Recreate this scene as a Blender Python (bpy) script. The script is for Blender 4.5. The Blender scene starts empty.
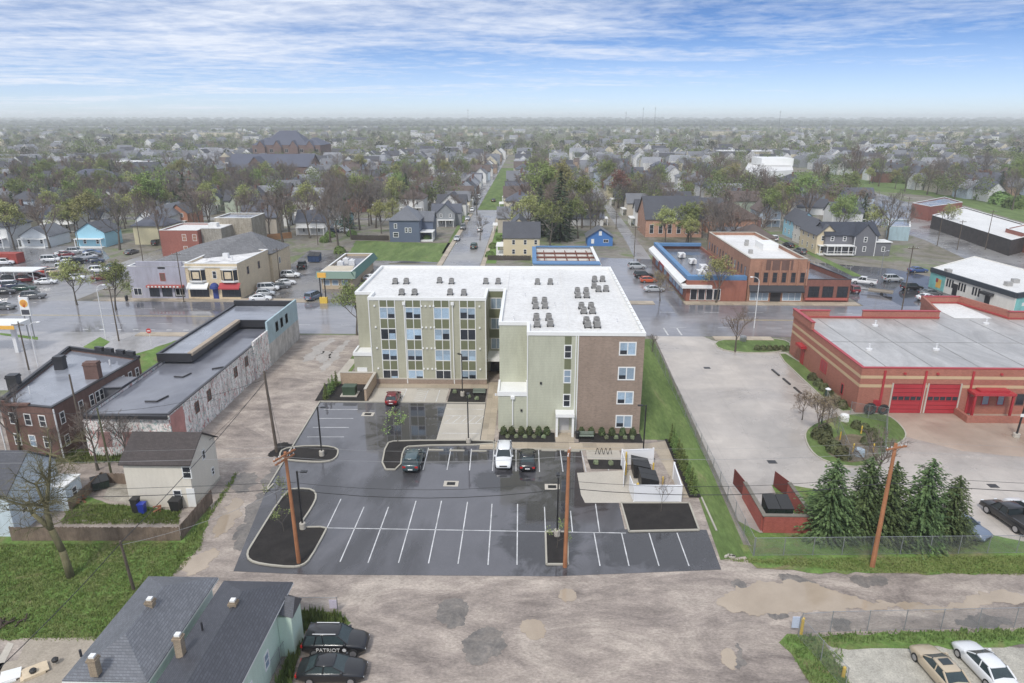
import bpy, math, random
from mathutils import Vector, Matrix
random.seed(7)
HAZE_D = .0002; SKY_S = .088; SUN_E = 50; SUN_R = 200; SUN_P = 1.5; EXPO = .72; CLX, CLY = 0, 0; SKYT = (.66, .82, 1.04); CLOUD = (5.9, 6.3, 7.1)
C = bpy.context.scene
COL = C.collection
PI = math.pi
# ------------------------------------------------------------------ camera
F = 690.0; TH = math.atan(224 / F); AZ = math.atan(18 * math.cos(TH) / F); HC = 38.0
CS, SN = math.cos(TH), math.sin(TH)
cam = bpy.data.cameras.new('camera'); camo = bpy.data.objects.new('camera', cam); COL.objects.link(camo)
camo.location = (0, 0, HC); camo.rotation_euler = (PI / 2 - TH, 0, AZ)
cam.sensor_width = 36; cam.lens = 36 * F / 1024; cam.clip_end = 30000; cam.clip_start = 0.5
C.camera = camo

def ray(px, py):
    u = (px - 512) / F; v = (py - 341.5) / F
    x = u; y = CS - v * SN; z = -SN - v * CS
    return (x * math.cos(AZ) - y * math.sin(AZ), x * math.sin(AZ) + y * math.cos(AZ), z)
def at(px, py, z=0.0):
    d = ray(px, py); t = (z - HC) / d[2]; return (d[0] * t, d[1] * t)
def onY(Y, px, py):
    d = ray(px, py); t = Y / d[1]; return (d[0] * t, HC + d[2] * t)
def onX(X, px, py):
    d = ray(px, py); t = X / d[0]; return (d[1] * t, HC + d[2] * t)
def proj(x, y, z):
    xr = x * math.cos(AZ) + y * math.sin(AZ); yr = -x * math.sin(AZ) + y * math.cos(AZ); d = z - HC
    zc = yr * CS - d * SN
    return (512 + F * xr / zc, 341.5 + F * (-yr * SN - d * CS) / zc)

# ------------------------------------------------------------------ materials
def sr(r, g, b):
    f = lambda c: (c / 255 / 12.92) if c <= 10 else ((c / 255 + .055) / 1.055) ** 2.4
    c = (f(r), f(g), f(b)); l = .3 * c[0] + .55 * c[1] + .15 * c[2]; return tuple(l + (x - l) * .86 for x in c)
def nt(m):
    m.use_nodes = True; t = m.node_tree; t.nodes.clear(); return t
def N(t, ty, **kw):
    n = t.nodes.new(ty)
    for k, v in kw.items():
        if k.startswith('i_'): n.inputs[k[2:].replace('_', ' ')].default_value = v
        else: setattr(n, k, v)
    return n
def L(t, a, b): t.links.new(a, b)
def ramp(t, fac, stops):
    r = N(t, 'ShaderNodeValToRGB'); L(t, fac, r.inputs[0]); e = r.color_ramp.elements
    while len(e) < len(stops): e.new(0.5)
    for i, (p, c) in enumerate(stops):
        e[i].position = p; e[i].color = (*c, 1) if len(c) == 3 else c
    return r
def noise(t, vec, scale, detail=4, rough=.55, dist=0):
    n = N(t, 'ShaderNodeTexNoise'); n.inputs['Scale'].default_value = scale; n.inputs['Detail'].default_value = detail
    n.inputs['Roughness'].default_value = rough; n.inputs['Distortion'].default_value = dist
    L(t, vec, n.inputs['Vector']); return n.outputs['Fac']
def mixc(t, fac, a, b, mode='MIX'):
    m = N(t, 'ShaderNodeMix', data_type='RGBA', blend_type=mode)
    if hasattr(fac, 'links'): L(t, fac, m.inputs[0])
    else: m.inputs[0].default_value = fac
    for s, v in ((6, a), (7, b)):
        if hasattr(v, 'links'): L(t, v, m.inputs[s])
        else: m.inputs[s].default_value = (*v, 1)
    return m.outputs[2]
def mth(t, op, a, b=0.0, c=None, clamp=False):
    m = N(t, 'ShaderNodeMath', operation=op, use_clamp=clamp)
    for i, v in enumerate((a, b) if c is None else (a, b, c)):
        if hasattr(v, 'links'): L(t, v, m.inputs[i])
        else: m.inputs[i].default_value = v
    return m.outputs[0]
def sc(c, k): return tuple(min(1, x * k) for x in c)
MATS = {}
def mat(name, col, rough=.8, var=.18, scale=1.2, fine=0, pattern=None, metal=0, spec=.5, grime=0, col2=None, psize=1.0, bump=0):
    """procedural surface: large and fine noise over a base colour, with optional brick / siding / shingle pattern"""
    if name in MATS: return MATS[name]
    m = bpy.data.materials.new(name); MATS[name] = m; t = nt(m)
    out = N(t, 'ShaderNodeOutputMaterial'); b = N(t, 'ShaderNodeBsdfPrincipled'); L(t, b.outputs[0], out.inputs[0])
    b.inputs['Roughness'].default_value = rough; b.inputs['Metallic'].default_value = metal
    b.inputs['Specular IOR Level'].default_value = spec
    tc = N(t, 'ShaderNodeTexCoord'); P = tc.outputs['Object']
    base = col
    height = None
    if pattern:
        sp = N(t, 'ShaderNodeSeparateXYZ'); L(t, P, sp.inputs[0])
        cb = N(t, 'ShaderNodeCombineXYZ')
        L(t, mth(t, 'ADD', sp.outputs[0], sp.outputs[1]), cb.inputs[0])
        L(t, sp.outputs[2] if pattern != 'slab' else sp.outputs[1], cb.inputs[1])
        if pattern == 'slab': L(t, sp.outputs[0], cb.inputs[0])
        if pattern in ('brick', 'shingle', 'slab', 'block'):
            bt = N(t, 'ShaderNodeTexBrick'); L(t, cb.outputs[0], bt.inputs['Vector'])
            bt.inputs['Scale'].default_value = 1
            w, h, mo = {'brick': (.24, .085, .012), 'shingle': (.45, .16, .02), 'slab': (4.2, 4.2, .035), 'block': (.4, .2, .015)}[pattern]
            bt.inputs['Brick Width'].default_value = w * psize; bt.inputs['Row Height'].default_value = h * psize
            bt.inputs['Mortar Size'].default_value = mo * psize
            if pattern == 'slab': bt.offset = 0
            c2 = col2 or sc(col, .72)
            k = {'brick': 1.25, 'shingle': .55, 'slab': .72, 'block': 1.1}[pattern]
            bt.inputs['Color1'].default_value = (*col, 1); bt.inputs['Color2'].default_value = (*c2, 1)
            bt.inputs['Mortar'].default_value = (*sc(col, k), 1)
            base = bt.outputs['Color']
        elif pattern in ('siding', 'board', 'seam'):
            w = N(t, 'ShaderNodeTexWave', wave_profile='SAW'); w.bands_direction = 'Y' if pattern == 'siding' else 'X'
            L(t, cb.outputs[0], w.inputs[0]); w.inputs['Scale'].default_value = {'siding': 1.6, 'board': 1.6, 'seam': .8}[pattern] / psize
            r = ramp(t, w.outputs['Fac'], [(0, sc(col, .68)), (.14, sc(col, .97)), (1, sc(col, 1.04))]); base = r.outputs[0]
    n1 = noise(t, P, scale * .35, 5, .6)
    r1 = ramp(t, n1, [(.3, (1 - var,) * 3), (.7, (1 + var * .6,) * 3)])
    c = mixc(t, 1.0, base, r1.outputs[0], 'MULTIPLY')
    n2 = noise(t, P, scale * 9, 3, .6)
    r2 = ramp(t, n2, [(.3, (1 - var * .7,) * 3), (.75, (1 + var * .5,) * 3)])
    c = mixc(t, 1.0, c, r2.outputs[0], 'MULTIPLY')
    if fine:
        n3 = noise(t, P, 38, 2, .6)
        r3 = ramp(t, n3, [(.3, (1 - fine,) * 3), (.75, (1 + fine,) * 3)])
        c = mixc(t, 1.0, c, r3.outputs[0], 'MULTIPLY')
    if grime:
        mp = N(t, 'ShaderNodeMapping'); mp.inputs['Scale'].default_value = (1.4, 1.4, .22); L(t, P, mp.inputs[0])
        g = ramp(t, noise(t, mp.outputs[0], 1.3, 5, .7), [(.42, (1, 1, 1)), (.75, (1 - grime, 1 - grime * 1.05, 1 - grime * 1.1))])
        c = mixc(t, 1.0, c, g.outputs[0], 'MULTIPLY')
    L(t, c, b.inputs['Base Color'])
    if bump:
        bp = N(t, 'ShaderNodeBump'); bp.inputs['Strength'].default_value = bump; bp.inputs['Distance'].default_value = .05
        L(t, n2, bp.inputs['Height']); L(t, bp.outputs[0], b.inputs['Normal'])
    return m
def wet(name, dry, damp, pud_rough=.06, dry_rough=.5, thr=.5, scale=.06, var=.15, fine=.2, crack=0, stretch=(1, 1, 1), spec=.5, soft=.12, spots=()):
    """wet ground: darker smooth film of water in noise-shaped patches, rougher and paler where it has drained"""
    if name in MATS: return MATS[name]
    m = bpy.data.materials.new(name); MATS[name] = m; t = nt(m)
    out = N(t, 'ShaderNodeOutputMaterial'); b = N(t, 'ShaderNodeBsdfPrincipled'); L(t, b.outputs[0], out.inputs[0])
    b.inputs['Specular IOR Level'].default_value = spec
    tc = N(t, 'ShaderNodeTexCoord'); mp = N(t, 'ShaderNodeMapping'); mp.inputs['Scale'].default_value = stretch
    L(t, tc.outputs['Object'], mp.inputs[0]); P = mp.outputs[0]
    n = noise(t, P, scale, 6, .6, .6)
    w = ramp(t, n, [(thr - soft, (0, 0, 0)), (thr + soft, (1, 1, 1))]).outputs[0]
    c = mixc(t, w, dry, damp)
    if spots:   # soaked black asphalt where water has not drained
        best = None
        for (sx, sy, rx, ry) in spots:
            m2 = N(t, 'ShaderNodeMapping'); m2.inputs['Location'].default_value = (-sx / rx, -sy / ry, 0); m2.inputs['Scale'].default_value = (1 / rx, 1 / ry, 0); L(t, tc.outputs['Object'], m2.inputs[0])
            vl = N(t, 'ShaderNodeVectorMath', operation='LENGTH'); L(t, m2.outputs[0], vl.inputs[0]); best = vl.outputs['Value'] if best is None else mth(t, 'MINIMUM', best, vl.outputs['Value'])
        bw = mth(t, 'ADD', best, mth(t, 'MULTIPLY', mth(t, 'SUBTRACT', noise(t, tc.outputs['Object'], .35, 7, .65, .8), .5), 1.9))
        so_ = ramp(t, bw, [(.72, (1, 1, 1)), (1.08, (0, 0, 0))]).outputs[0]; c = mixc(t, so_, c, sr(56, 55, 58)); w = mth(t, 'MAXIMUM', w, so_)
    r1 = ramp(t, noise(t, P, .45, 5, .65, .4), [(.3, (1 - var,) * 3), (.7, (1 + var,) * 3)])
    c = mixc(t, 1.0, c, r1.outputs[0], 'MULTIPLY')
    r3 = ramp(t, noise(t, P, 9, 4, .7), [(.3, (1 - fine,) * 3), (.75, (1 + fine,) * 3)])
    c = mixc(t, 1.0, c, r3.outputs[0], 'MULTIPLY')
    if crack:
        v = N(t, 'ShaderNodeTexBrick'); L(t, P, v.inputs['Vector']); v.offset = 0; v.inputs['Scale'].default_value = 1; v.inputs['Brick Width'].default_value = 4.6; v.inputs['Row Height'].default_value = 4.6; v.inputs['Mortar Size'].default_value = .03
        v.inputs['Color1'].default_value = (1, 1, 1, 1); v.inputs['Color2'].default_value = (.95, .95, .95, 1); v.inputs['Mortar'].default_value = (1 - crack, 1 - crack, 1 - crack, 1)
        c = mixc(t, 1.0, c, v.outputs['Color'], 'MULTIPLY')
    L(t, c, b.inputs['Base Color'])
    rr = N(t, 'ShaderNodeMapRange'); L(t, w, rr.inputs[0]); rr.inputs[3].default_value = dry_rough; rr.inputs[4].default_value = pud_rough
    L(t, rr.outputs[0], b.inputs['Roughness'])
    bp = N(t, 'ShaderNodeBump'); bp.inputs['Distance'].default_value = .02
    L(t, mth(t, 'MULTIPLY', mth(t, 'SUBTRACT', 1.0, w), .35), bp.inputs['Strength'])
    L(t, noise(t, P, 14, 3, .6), bp.inputs['Height']); L(t, bp.outputs[0], b.inputs['Normal'])
    return m
def mottled(name, stops, scale=.05, fine=.25, rough=.9, fs=6, dist=1.0, stretch=(1, 1, 1)):
    """ground whose colour wanders through several stops"""
    if name in MATS: return MATS[name]
    m = bpy.data.materials.new(name); MATS[name] = m; t = nt(m)
    out = N(t, 'ShaderNodeOutputMaterial'); b = N(t, 'ShaderNodeBsdfPrincipled'); L(t, b.outputs[0], out.inputs[0])
    b.inputs['Roughness'].default_value = rough; b.inputs['Specular IOR Level'].default_value = .3
    tc = N(t, 'ShaderNodeTexCoord'); mp = N(t, 'ShaderNodeMapping'); mp.inputs['Scale'].default_value = stretch
    L(t, tc.outputs['Object'], mp.inputs[0]); P = mp.outputs[0]
    c = ramp(t, noise(t, P, scale, 8, .68, dist), stops).outputs[0]
    r2 = ramp(t, noise(t, P, fs * .12, 5, .7, .5), [(.3, (1 - fine * .7,) * 3), (.7, (1 + fine * .7,) * 3)])
    c = mixc(t, 1.0, c, r2.outputs[0], 'MULTIPLY')
    r3 = ramp(t, noise(t, P, fs, 5, .75), [(.3, (1 - fine,) * 3), (.72, (1 + fine,) * 3)])
    c = mixc(t, 1.0, c, r3.outputs[0], 'MULTIPLY')
    L(t, c, b.inputs['Base Color'])
    bp = N(t, 'ShaderNodeBump'); bp.inputs['Strength'].default_value = .5; bp.inputs['Distance'].default_value = .05
    L(t, noise(t, P, fs * 1.4, 4, .7), bp.inputs['Height']); L(t, bp.outputs[0], b.inputs['Normal'])
    return m
def paint(name, col, rough=.25, metal=0.0):
    if name in MATS: return MATS[name]
    m = mat(name, col, rough, .05, 1, metal=metal); b = [n for n in m.node_tree.nodes if n.type == 'BSDF_PRINCIPLED'][0]
    b.inputs['Coat Weight'].default_value = .6; b.inputs['Coat Roughness'].default_value = .08
    return m
def foliage(name, col, col2, var=.5):
    """leaf colour that differs from clump to clump"""
    if name in MATS: return MATS[name]
    m = bpy.data.materials.new(name); MATS[name] = m; t = nt(m)
    out = N(t, 'ShaderNodeOutputMaterial'); b = N(t, 'ShaderNodeBsdfPrincipled'); L(t, b.outputs[0], out.inputs[0])
    b.inputs['Roughness'].default_value = .75; b.inputs['Specular IOR Level'].default_value = .25
    tc = N(t, 'ShaderNodeTexCoord'); oi = N(t, 'ShaderNodeObjectInfo')
    c = ramp(t, noise(t, tc.outputs['Object'], .9, 4, .7), [(.35, col), (.65, col2)]).outputs[0]
    hv = N(t, 'ShaderNodeHueSaturation'); L(t, c, hv.inputs['Color'])
    L(t, mth(t, 'MULTIPLY_ADD', oi.outputs['Random'], .05, .475), hv.inputs['Hue'])
    L(t, mth(t, 'MULTIPLY_ADD', oi.outputs['Random'], .5, .75), hv.inputs['Value'])
    L(t, hv.outputs[0], b.inputs['Base Color']); return m

# ------------------------------------------------------------------ mesh builder
class MB:
    def __init__(s): s.v = []; s.f = []; s.m = []
    def add(s, vs, fs, mi=0):
        o = len(s.v); s.v += [tuple(p) for p in vs]
        for f in fs: s.f.append(tuple(i + o for i in f)); s.m.append(mi)
        return s
    def box(s, x0, x1, y0, y1, z0, z1, mi=0):
        return s.add([(x0, y0, z0), (x1, y0, z0), (x1, y1, z0), (x0, y1, z0), (x0, y0, z1), (x1, y0, z1), (x1, y1, z1), (x0, y1, z1)],
                     [(0, 3, 2, 1), (4, 5, 6, 7), (0, 1, 5, 4), (1, 2, 6, 5), (2, 3, 7, 6), (3, 0, 4, 7)], mi)
    def obox(s, c, ax, hx, hy, z0, z1, mi=0):
        """box centred on c turned by angle ax"""
        ca, sa = math.cos(ax), math.sin(ax); vs = []
        for z in (z0, z1):
            for a, b in ((-hx, -hy), (hx, -hy), (hx, hy), (-hx, hy)):
                vs.append((c[0] + a * ca - b * sa, c[1] + a * sa + b * ca, z))
        return s.add(vs, [(0, 3, 2, 1), (4, 5, 6, 7), (0, 1, 5, 4), (1, 2, 6, 5), (2, 3, 7, 6), (3, 0, 4, 7)], mi)
    def prism(s, poly, z0, z1, mi=0):
        n = len(poly)
        if sum(poly[i][0] * poly[(i + 1) % n][1] - poly[(i + 1) % n][0] * poly[i][1] for i in range(n)) < 0: poly = poly[::-1]
        vs = [(p[0], p[1], z0) for p in poly] + [(p[0], p[1], z1) for p in poly]
        return s.add(vs, [tuple(range(n))[::-1], tuple(range(n, 2 * n))] + [(i, (i + 1) % n, n + (i + 1) % n, n + i) for i in range(n)], mi)
    def poly(s, pts, z=None, mi=0):
        vs = [(p[0], p[1], z if z is not None else p[2]) for p in pts]
        return s.add(vs, [tuple(range(len(vs)))], mi)
    def strip(s, a, b, th, z0, z1, mi=0):
        """vertical slab from a to b in plan"""
        dx, dy = b[0] - a[0], b[1] - a[1]; l = math.hypot(dx, dy) or 1; nx, ny = -dy / l * th / 2, dx / l * th / 2
        return s.prism([(a[0] + nx, a[1] + ny), (a[0] - nx, a[1] - ny), (b[0] - nx, b[1] - ny), (b[0] + nx, b[1] + ny)], z0, z1, mi)
    def tube(s, p, q, r0, r1=None, n=6, cap=True, mi=0):
        r1 = r0 if r1 is None else r1
        p, q = Vector(p), Vector(q); d = (q - p)
        if d.length < 1e-6: return s
        d.normalize(); a = d.orthogonal().normalized(); b = d.cross(a)
        vs = []
        for c, r in ((p, r0), (q, r1)):
            for i in range(n):
                w = 2 * PI * i / n; vs.append(c + (a * math.cos(w) + b * math.sin(w)) * r)
        fs = [(i, (i + 1) % n, n + (i + 1) % n, n + i) for i in range(n)]
        if cap: fs += [tuple(range(n))[::-1], tuple(range(n, 2 * n))]
        return s.add(vs, fs, mi)
    def path(s, pts, r, n=6, mi=0):
        for a, b in zip(pts, pts[1:]): s.tube(a, b, r, r, n, True, mi)
        return s
    def lathe(s, c, prof, n=12, mi=0):
        vs = []; m = len(prof)
        for (r, z) in prof:
            for i in range(n):
                w = 2 * PI * i / n; vs.append((c[0] + r * math.cos(w), c[1] + r * math.sin(w), c[2] + z))
        fs = [(j * n + i, j * n + (i + 1) % n, (j + 1) * n + (i + 1) % n, (j + 1) * n + i) for j in range(m - 1) for i in range(n)]
        fs += [tuple(range(n))[::-1], tuple(range((m - 1) * n, m * n))]
        return s.add(vs, fs, mi)
    def build(s, name, mats, parent=None, smooth=False):
        me = bpy.data.meshes.new(name); o0 = Vector((0, 0, 0))
        if parent is not None: o0 = Vector(parent.get('_o', (0, 0, 0)))
        me.from_pydata([(v[0] - o0[0], v[1] - o0[1], v[2] - o0[2]) for v in s.v], [], s.f)
        if not isinstance(mats, (list, tuple)): mats = [mats]
        for m in mats: me.materials.append(m)
        if len(mats) > 1: me.polygons.foreach_set('material_index', s.m)
        if smooth: me.polygons.foreach_set('use_smooth', [True] * len(me.polygons))
        me.update()
        ob = bpy.data.objects.new(name, me); COL.objects.link(ob)
        if parent is not None: ob.parent = parent; ob['_o'] = tuple(o0)
        return ob
def words(s): return len(s.split())
def tag(o, label, cat, group=None):
    assert 4 <= words(label) <= 16, label
    o['label'] = label; o['category'] = cat
    if group: o['group'] = group
    return o
def thing(name, label, cat, loc=(0, 0, 0), group=None, rz=0):
    """an Empty at the base of a thing; its parts are written in world coordinates and shifted to it by build()"""
    o = bpy.data.objects.new(name, None); COL.objects.link(o); o.location = loc; o.rotation_euler = (0, 0, rz)
    o.empty_display_size = .5; o['_o'] = tuple(loc)
    return tag(o, label, cat, group)
def single(name, mb, mats, label, cat, group=None, smooth=False, origin=None):
    """a thing that is one mesh, its origin moved to its base"""
    xs = [v[0] for v in mb.v]; ys = [v[1] for v in mb.v]; zs = [v[2] for v in mb.v]
    o0 = origin or ((min(xs) + max(xs)) / 2, (min(ys) + max(ys)) / 2, min(zs))
    mb.v = [(v[0] - o0[0], v[1] - o0[1], v[2] - o0[2]) for v in mb.v]
    o = mb.build(name, mats, None, smooth); o.location = o0; return tag(o, label, cat, group)
def struct(name, mb, m, kind='structure'):
    o = mb.build(name, m); o['kind'] = kind; return o
def kids(o): return [c for c in o.children]
def dup(root, loc, rz=0, s=1.0, label=None, group=None, cat=None):
    r = root.copy(); COL.objects.link(r); r.location = loc; r.rotation_euler = (0, 0, rz); r.scale = (s, s, s)
    if label: assert 4 <= words(label) <= 16, label; r['label'] = label
    if group: r['group'] = group
    if cat: r['category'] = cat
    for ch in kids(root):
        c = ch.copy(); COL.objects.link(c); c.parent = r
        for g in kids(ch):
            d = g.copy(); COL.objects.link(d); d.parent = c
    return r
def setmat(ob, m, slot=0):
    ob.material_slots[slot].link = 'OBJECT'; ob.material_slots[slot].material = m
PP = lambda *p: [at(*q) for q in p]

# ------------------------------------------------------------------ palette
WHITE = mat('white_trim', (.78, .78, .76), .5, .05, 1)
WMET = mat('white_metal', (.7, .7, .7), .4, .05, 1)
DKMET = mat('black_metal', (.02, .02, .022), .35, .1, 1)
GALV = mat('galvanised_metal', (.32, .33, .34), .45, .15, 2, metal=.4)
GLASS = mat('window_glass', (.30, .38, .46), .08, .25, .6)
GLASSD = mat('dark_window_glass', (.035, .04, .05), .06, .3, .6)
GLASSB = mat('blue_window_glass', (.38, .5, .62), .1, .3, .9)
CONC = mat('pale_concrete', sr(186, 178, 164), .7, .14, .6, fine=.08)
CURB = mat('kerb_concrete', sr(176, 170, 155), .75, .12, 1, fine=.08)
WOODP = mat('orange_pole_wood', sr(176, 112, 66), .8, .25, 1.5, grime=.35)
WOODG = mat('grey_pole_wood', sr(104, 92, 80), .85, .25, 1.5, grime=.3)
YEL = mat('yellow_paint', sr(225, 185, 30), .5, .1, 1)
RUBBER = mat('tyre_rubber', (.018, .018, .019), .8, .1, 3)
MULCH = mat('black_mulch', (.026, .022, .02), .95, .5, 2, fine=.7, bump=.8)
BARK = mat('grey_bark', sr(98, 90, 80), .95, .25, 2)
BARKD = mat('dark_bark', sr(74, 62, 52), .95, .25, 2)
# ------------------------------------------------------------------ setting: ground, roads, lots
def rough_edge(poly, step=1.2, amp=.35, seed=1):
    R = random.Random(seed); out = []
    n = len(poly)
    for i in range(n):
        a, b = poly[i], poly[(i + 1) % n]; d = math.hypot(b[0] - a[0], b[1] - a[1]); k = max(1, int(d / step))
        for j in range(k):
            t = j / k; out.append((a[0] + (b[0] - a[0]) * t + R.uniform(-amp, amp), a[1] + (b[1] - a[1]) * t + R.uniform(-amp, amp)))
    return out
def smooth_poly(pts, k=2):
    for _ in range(k):
        q = []
        for i in range(len(pts)):
            a, b = pts[i], pts[(i + 1) % len(pts)]
            q += [(a[0] * .75 + b[0] * .25, a[1] * .75 + b[1] * .25), (a[0] * .25 + b[0] * .75, a[1] * .25 + b[1] * .75)]
        pts = q
    return pts
def frac_edge(p, amp, seed):
    R = random.Random(seed)
    for it in range(4):
        q = []; n = len(p)
        for i in range(n):
            a, b = p[i], p[(i + 1) % n]; d = math.hypot(b[0] - a[0], b[1] - a[1]) or 1; nx, ny = -(b[1] - a[1]) / d, (b[0] - a[0]) / d
            k = R.uniform(-1, 1) * min(amp, d * .28); q += [a, ((a[0] + b[0]) / 2 + nx * k, (a[1] + b[1]) / 2 + ny * k)]
        p = q
    return p
def sheet(name, poly, z, m, kind='structure'):
    mb = MB(); mb.prism(poly, z - .004 if z > .01 else z - .002, z); return struct(name, mb, m, kind)

GRAV = mottled('gravel_dirt', [(.28, sr(106, 96, 90)), (.42, sr(142, 130, 121)), (.52, sr(158, 145, 134)), (.62, sr(176, 163, 150)), (.74, sr(134, 122, 113))], .16, .34, .6, 6, 1.6, stretch=(.6, 1.2, 1))
GRAVL = mottled('light_gravel', [(.3, sr(150, 146, 136)), (.55, sr(176, 171, 158)), (.75, sr(192, 186, 172))], .2, .3, .85, 8, .8)
MUD = wet('muddy_water', sr(180, 163, 142), sr(160, 143, 122), .03, .06, .5, .1, .05, .04)
DAMP = mottled('damp_asphalt_patch', [(.3, sr(98, 94, 91)), (.5, sr(118, 112, 106)), (.7, sr(138, 129, 120))], .6, .25, .45, 4, 1.5)
GRASS = mottled('lawn', [(.28, sr(92, 104, 50)), (.45, sr(92, 122, 48)), (.58, sr(106, 134, 58)), (.72, sr(128, 136, 78))], .1, .28, .95, 3.5, 1)
GRASSN = mottled('bright_lawn', [(.3, sr(78, 98, 46)), (.46, sr(90, 112, 52)), (.6, sr(104, 124, 62)), (.74, sr(134, 132, 86))], .3, .26, .95, 3, .6, stretch=(1, .25, 1))
GRASSW = mottled('weedy_lawn', [(.28, sr(134, 118, 86)), (.42, sr(108, 118, 62)), (.54, sr(92, 124, 48)), (.66, sr(110, 136, 62)), (.78, sr(146, 138, 94))], .22, .34, .95, 3.5, 1.4)
ASPH = wet('wet_parking_asphalt', sr(64, 63, 66), sr(90, 89, 94), .05, .34, .46, .05, .10, .12, 0, (1, .6, 1), spec=.8, soft=.05, spots=[(-15.5, 82, 5.5, 8), (6, 66, 6.5, 4.5), (13, 55.5, 8, 4), (2, 74, 10, 3), (-9, 73, 6, 2.5), (1.5, 58, 4, 8), (-2.5, 67.5, 4, 3)])  # damp zones paler than dry here: lilac sky sheen put into the colour
ROAD = wet('wet_road_asphalt', sr(146, 144, 146), sr(108, 107, 112), .05, .26, .46, .045, .12, .12, 0, (.6, 1.3, 1), spec=.8)
ROADF = wet('far_road_asphalt', sr(150, 148, 146), sr(116, 114, 114), .12, .4, .5, .04, .14, .12)
CLOT = wet('wet_concrete_slabs', sr(190, 181, 171), sr(158, 150, 142), .16, .5, .5, .06, .10, .12, .16)
APRON = wet('brown_concrete', sr(172, 152, 134), sr(146, 128, 112), .16, .5, .55, .09, .08, .1, .15)
WALK = mat('sidewalk_concrete', sr(188, 172, 148), .55, .16, .5, fine=.1, pattern='slab', psize=.4)
LINE = mat('white_road_paint', (.66, .66, .66), .5, .4, 2)
LINEW = mat('worn_white_paint', (.55, .55, .54), .6, .35, 2)
LINEY = mat('worn_yellow_paint', (.5, .38, .12), .6, .3, 2)
TOWN = mottled('town_ground', [(.30, sr(92, 96, 66)), (.42, sr(118, 112, 96)), (.5, sr(128, 122, 114)), (.60, sr(104, 116, 70)), (.72, sr(132, 126, 112))], .035, .3, .9, .6, 1.5)
FARG = mottled('far_fields', [(.3, sr(104, 104, 84)), (.5, sr(120, 120, 100)), (.62, sr(112, 122, 82)), (.75, sr(140, 134, 118))], .006, .25, .95, .3, 1)

mb = MB()
# the ground as one sheet to the horizon, finer in the middle
mb.poly([(-9000, -600), (9000, -600), (9000, 14000), (-9000, 14000)], -.03)
struct('ground', mb, FARG)
sheet('town_ground', [(-560, 5), (600, 5), (600, 1000), (-560, 1000)], -.012, TOWN)
# dirt alley and gravel drive
sheet('dirt_alley', [(-75, 18), (80, 18), (80, 53.6), (21, 53.8), (20, 54), (14, 90), (-24, 120), (-60, 120), (-75, 100)], 0, GRAV)
# main street and kerbs
sheet('main_street', [(-420, 120.8), (420, 120.8), (420, 143.2), (-420, 143.2)], .012, ROAD)
sheet('corner_forecourt', [(-160, 92), (-57, 92), (-54, 120.8), (-160, 120.8)], .012, wet('wet_forecourt', sr(166, 162, 160), sr(132, 130, 132), .06, .3, .48, .05))
sheet('warehouse_yard_grass', rough_edge([at(118, 360), at(142, 374), at(205, 345), at(185, 338)], 1, .3, 5), .016, GRASSW)
sheet('corner_grass', [at(83, 347), at(96, 352), at(110, 342), at(100, 337)], .03, GRASS)
sheet('forecourt_grass', [at(0, 335), at(38, 340), at(38, 337), at(0, 333)], .03, GRASS)
mb = MB()
for x0, x1 in ((-72, -52), (-24, 14), (33.5, 44), (48, 66)): mb.box(x0, x1, 118.6, 120.7, -.02, .12)
mb.box(-95, -48, 143.3, 146, -.02, .12); mb.box(-38, -26, 143.3, 146, -.02, .12); mb.box(-11, 27, 143.3, 146, -.02, .12); mb.box(33.5, 70.5, 143.3, 146, -.02, .12); mb.box(96, 160, 136, 138.5, -.02, .12)
struct('sidewalk', mb, WALK)
mb = MB()
for y in (131.6, 132.0): mb.box(40, 200, y, y + .12, .012, .0165)
for y in (131.6, 132.0): mb.box(-200, -60, y, y + .12, .012, .0165)
struct('road_centre_line', mb, LINEY)
mb = MB()
x = -180
while x < 120:
    if not -14 < x < 18: mb.box(x, x + 3, 126.4, 126.52, .012, .0165); mb.box(x, x + 3, 137.2, 137.32, .012, .0165)
    x += 9
for x in (-49.5, -47.0, 25.5, 28): mb.box(x, x + .3, 121.5, 126, .012, .0165)
for i in range(9): mb.box(-84 + i * 3.2, -83 + i * 3.2, 122.2, 122.6, .012, .0165)
struct('road_lane_line', mb, LINEW)
# cross streets
sheet('side_street', [(-23.3, 143), (-13.2, 143), (-13.2, 295), (-23.3, 295)], .006, ROADF)
sheet('park_street_west', [(-29.5, 295), (-22.5, 295), (-22.5, 900), (-29.5, 900)], .006, ROADF)
sheet('park_street_east', [(-11, 295), (-5, 295), (-5, 900), (-11, 900)], .006, ROADF)
sheet('side_street_crossing', [(-31, 291), (0, 291), (0, 300), (-31, 300)], .007, ROADF)
sheet('street_park_lawn', [(-22.3, 301), (-11.2, 301), (-11.2, 560), (-22.3, 560)], .01, GRASSN)
sheet('alley', [(27.2, 143), (32.8, 143), (35, 210), (39.5, 420), (41, 900), (37.5, 900), (36, 420), (31, 215)], .006, ROADF)
sheet('store_parking_lot', [(14, 143.2), (33.3, 143.2), (34.5, 193), (12, 196)], .008, ROAD)
sheet('left_street', [(-112, 143), (-99, 143), (-102, 560), (-113, 560)], .008, ROADF)
sheet('cross_street', [(-520, 268), (-30, 268), (-30, 275), (-520, 275)], .005, ROADF)
sheet('cross_street_far', [(-520, 420), (520, 420), (520, 427), (-520, 427)], .005, ROADF)
sheet('right_street', [(71, 143), (79, 143), (81, 420), (74, 420)], .008, ROAD)
sheet('diner_parking_lot', [(71, 143.2), (112, 128), (112, 150), (96, 182), (71, 193)], .004, wet('dark_wet_lot', sr(84, 84, 88), sr(58, 58, 62), .05, .28, .46, .05))
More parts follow.
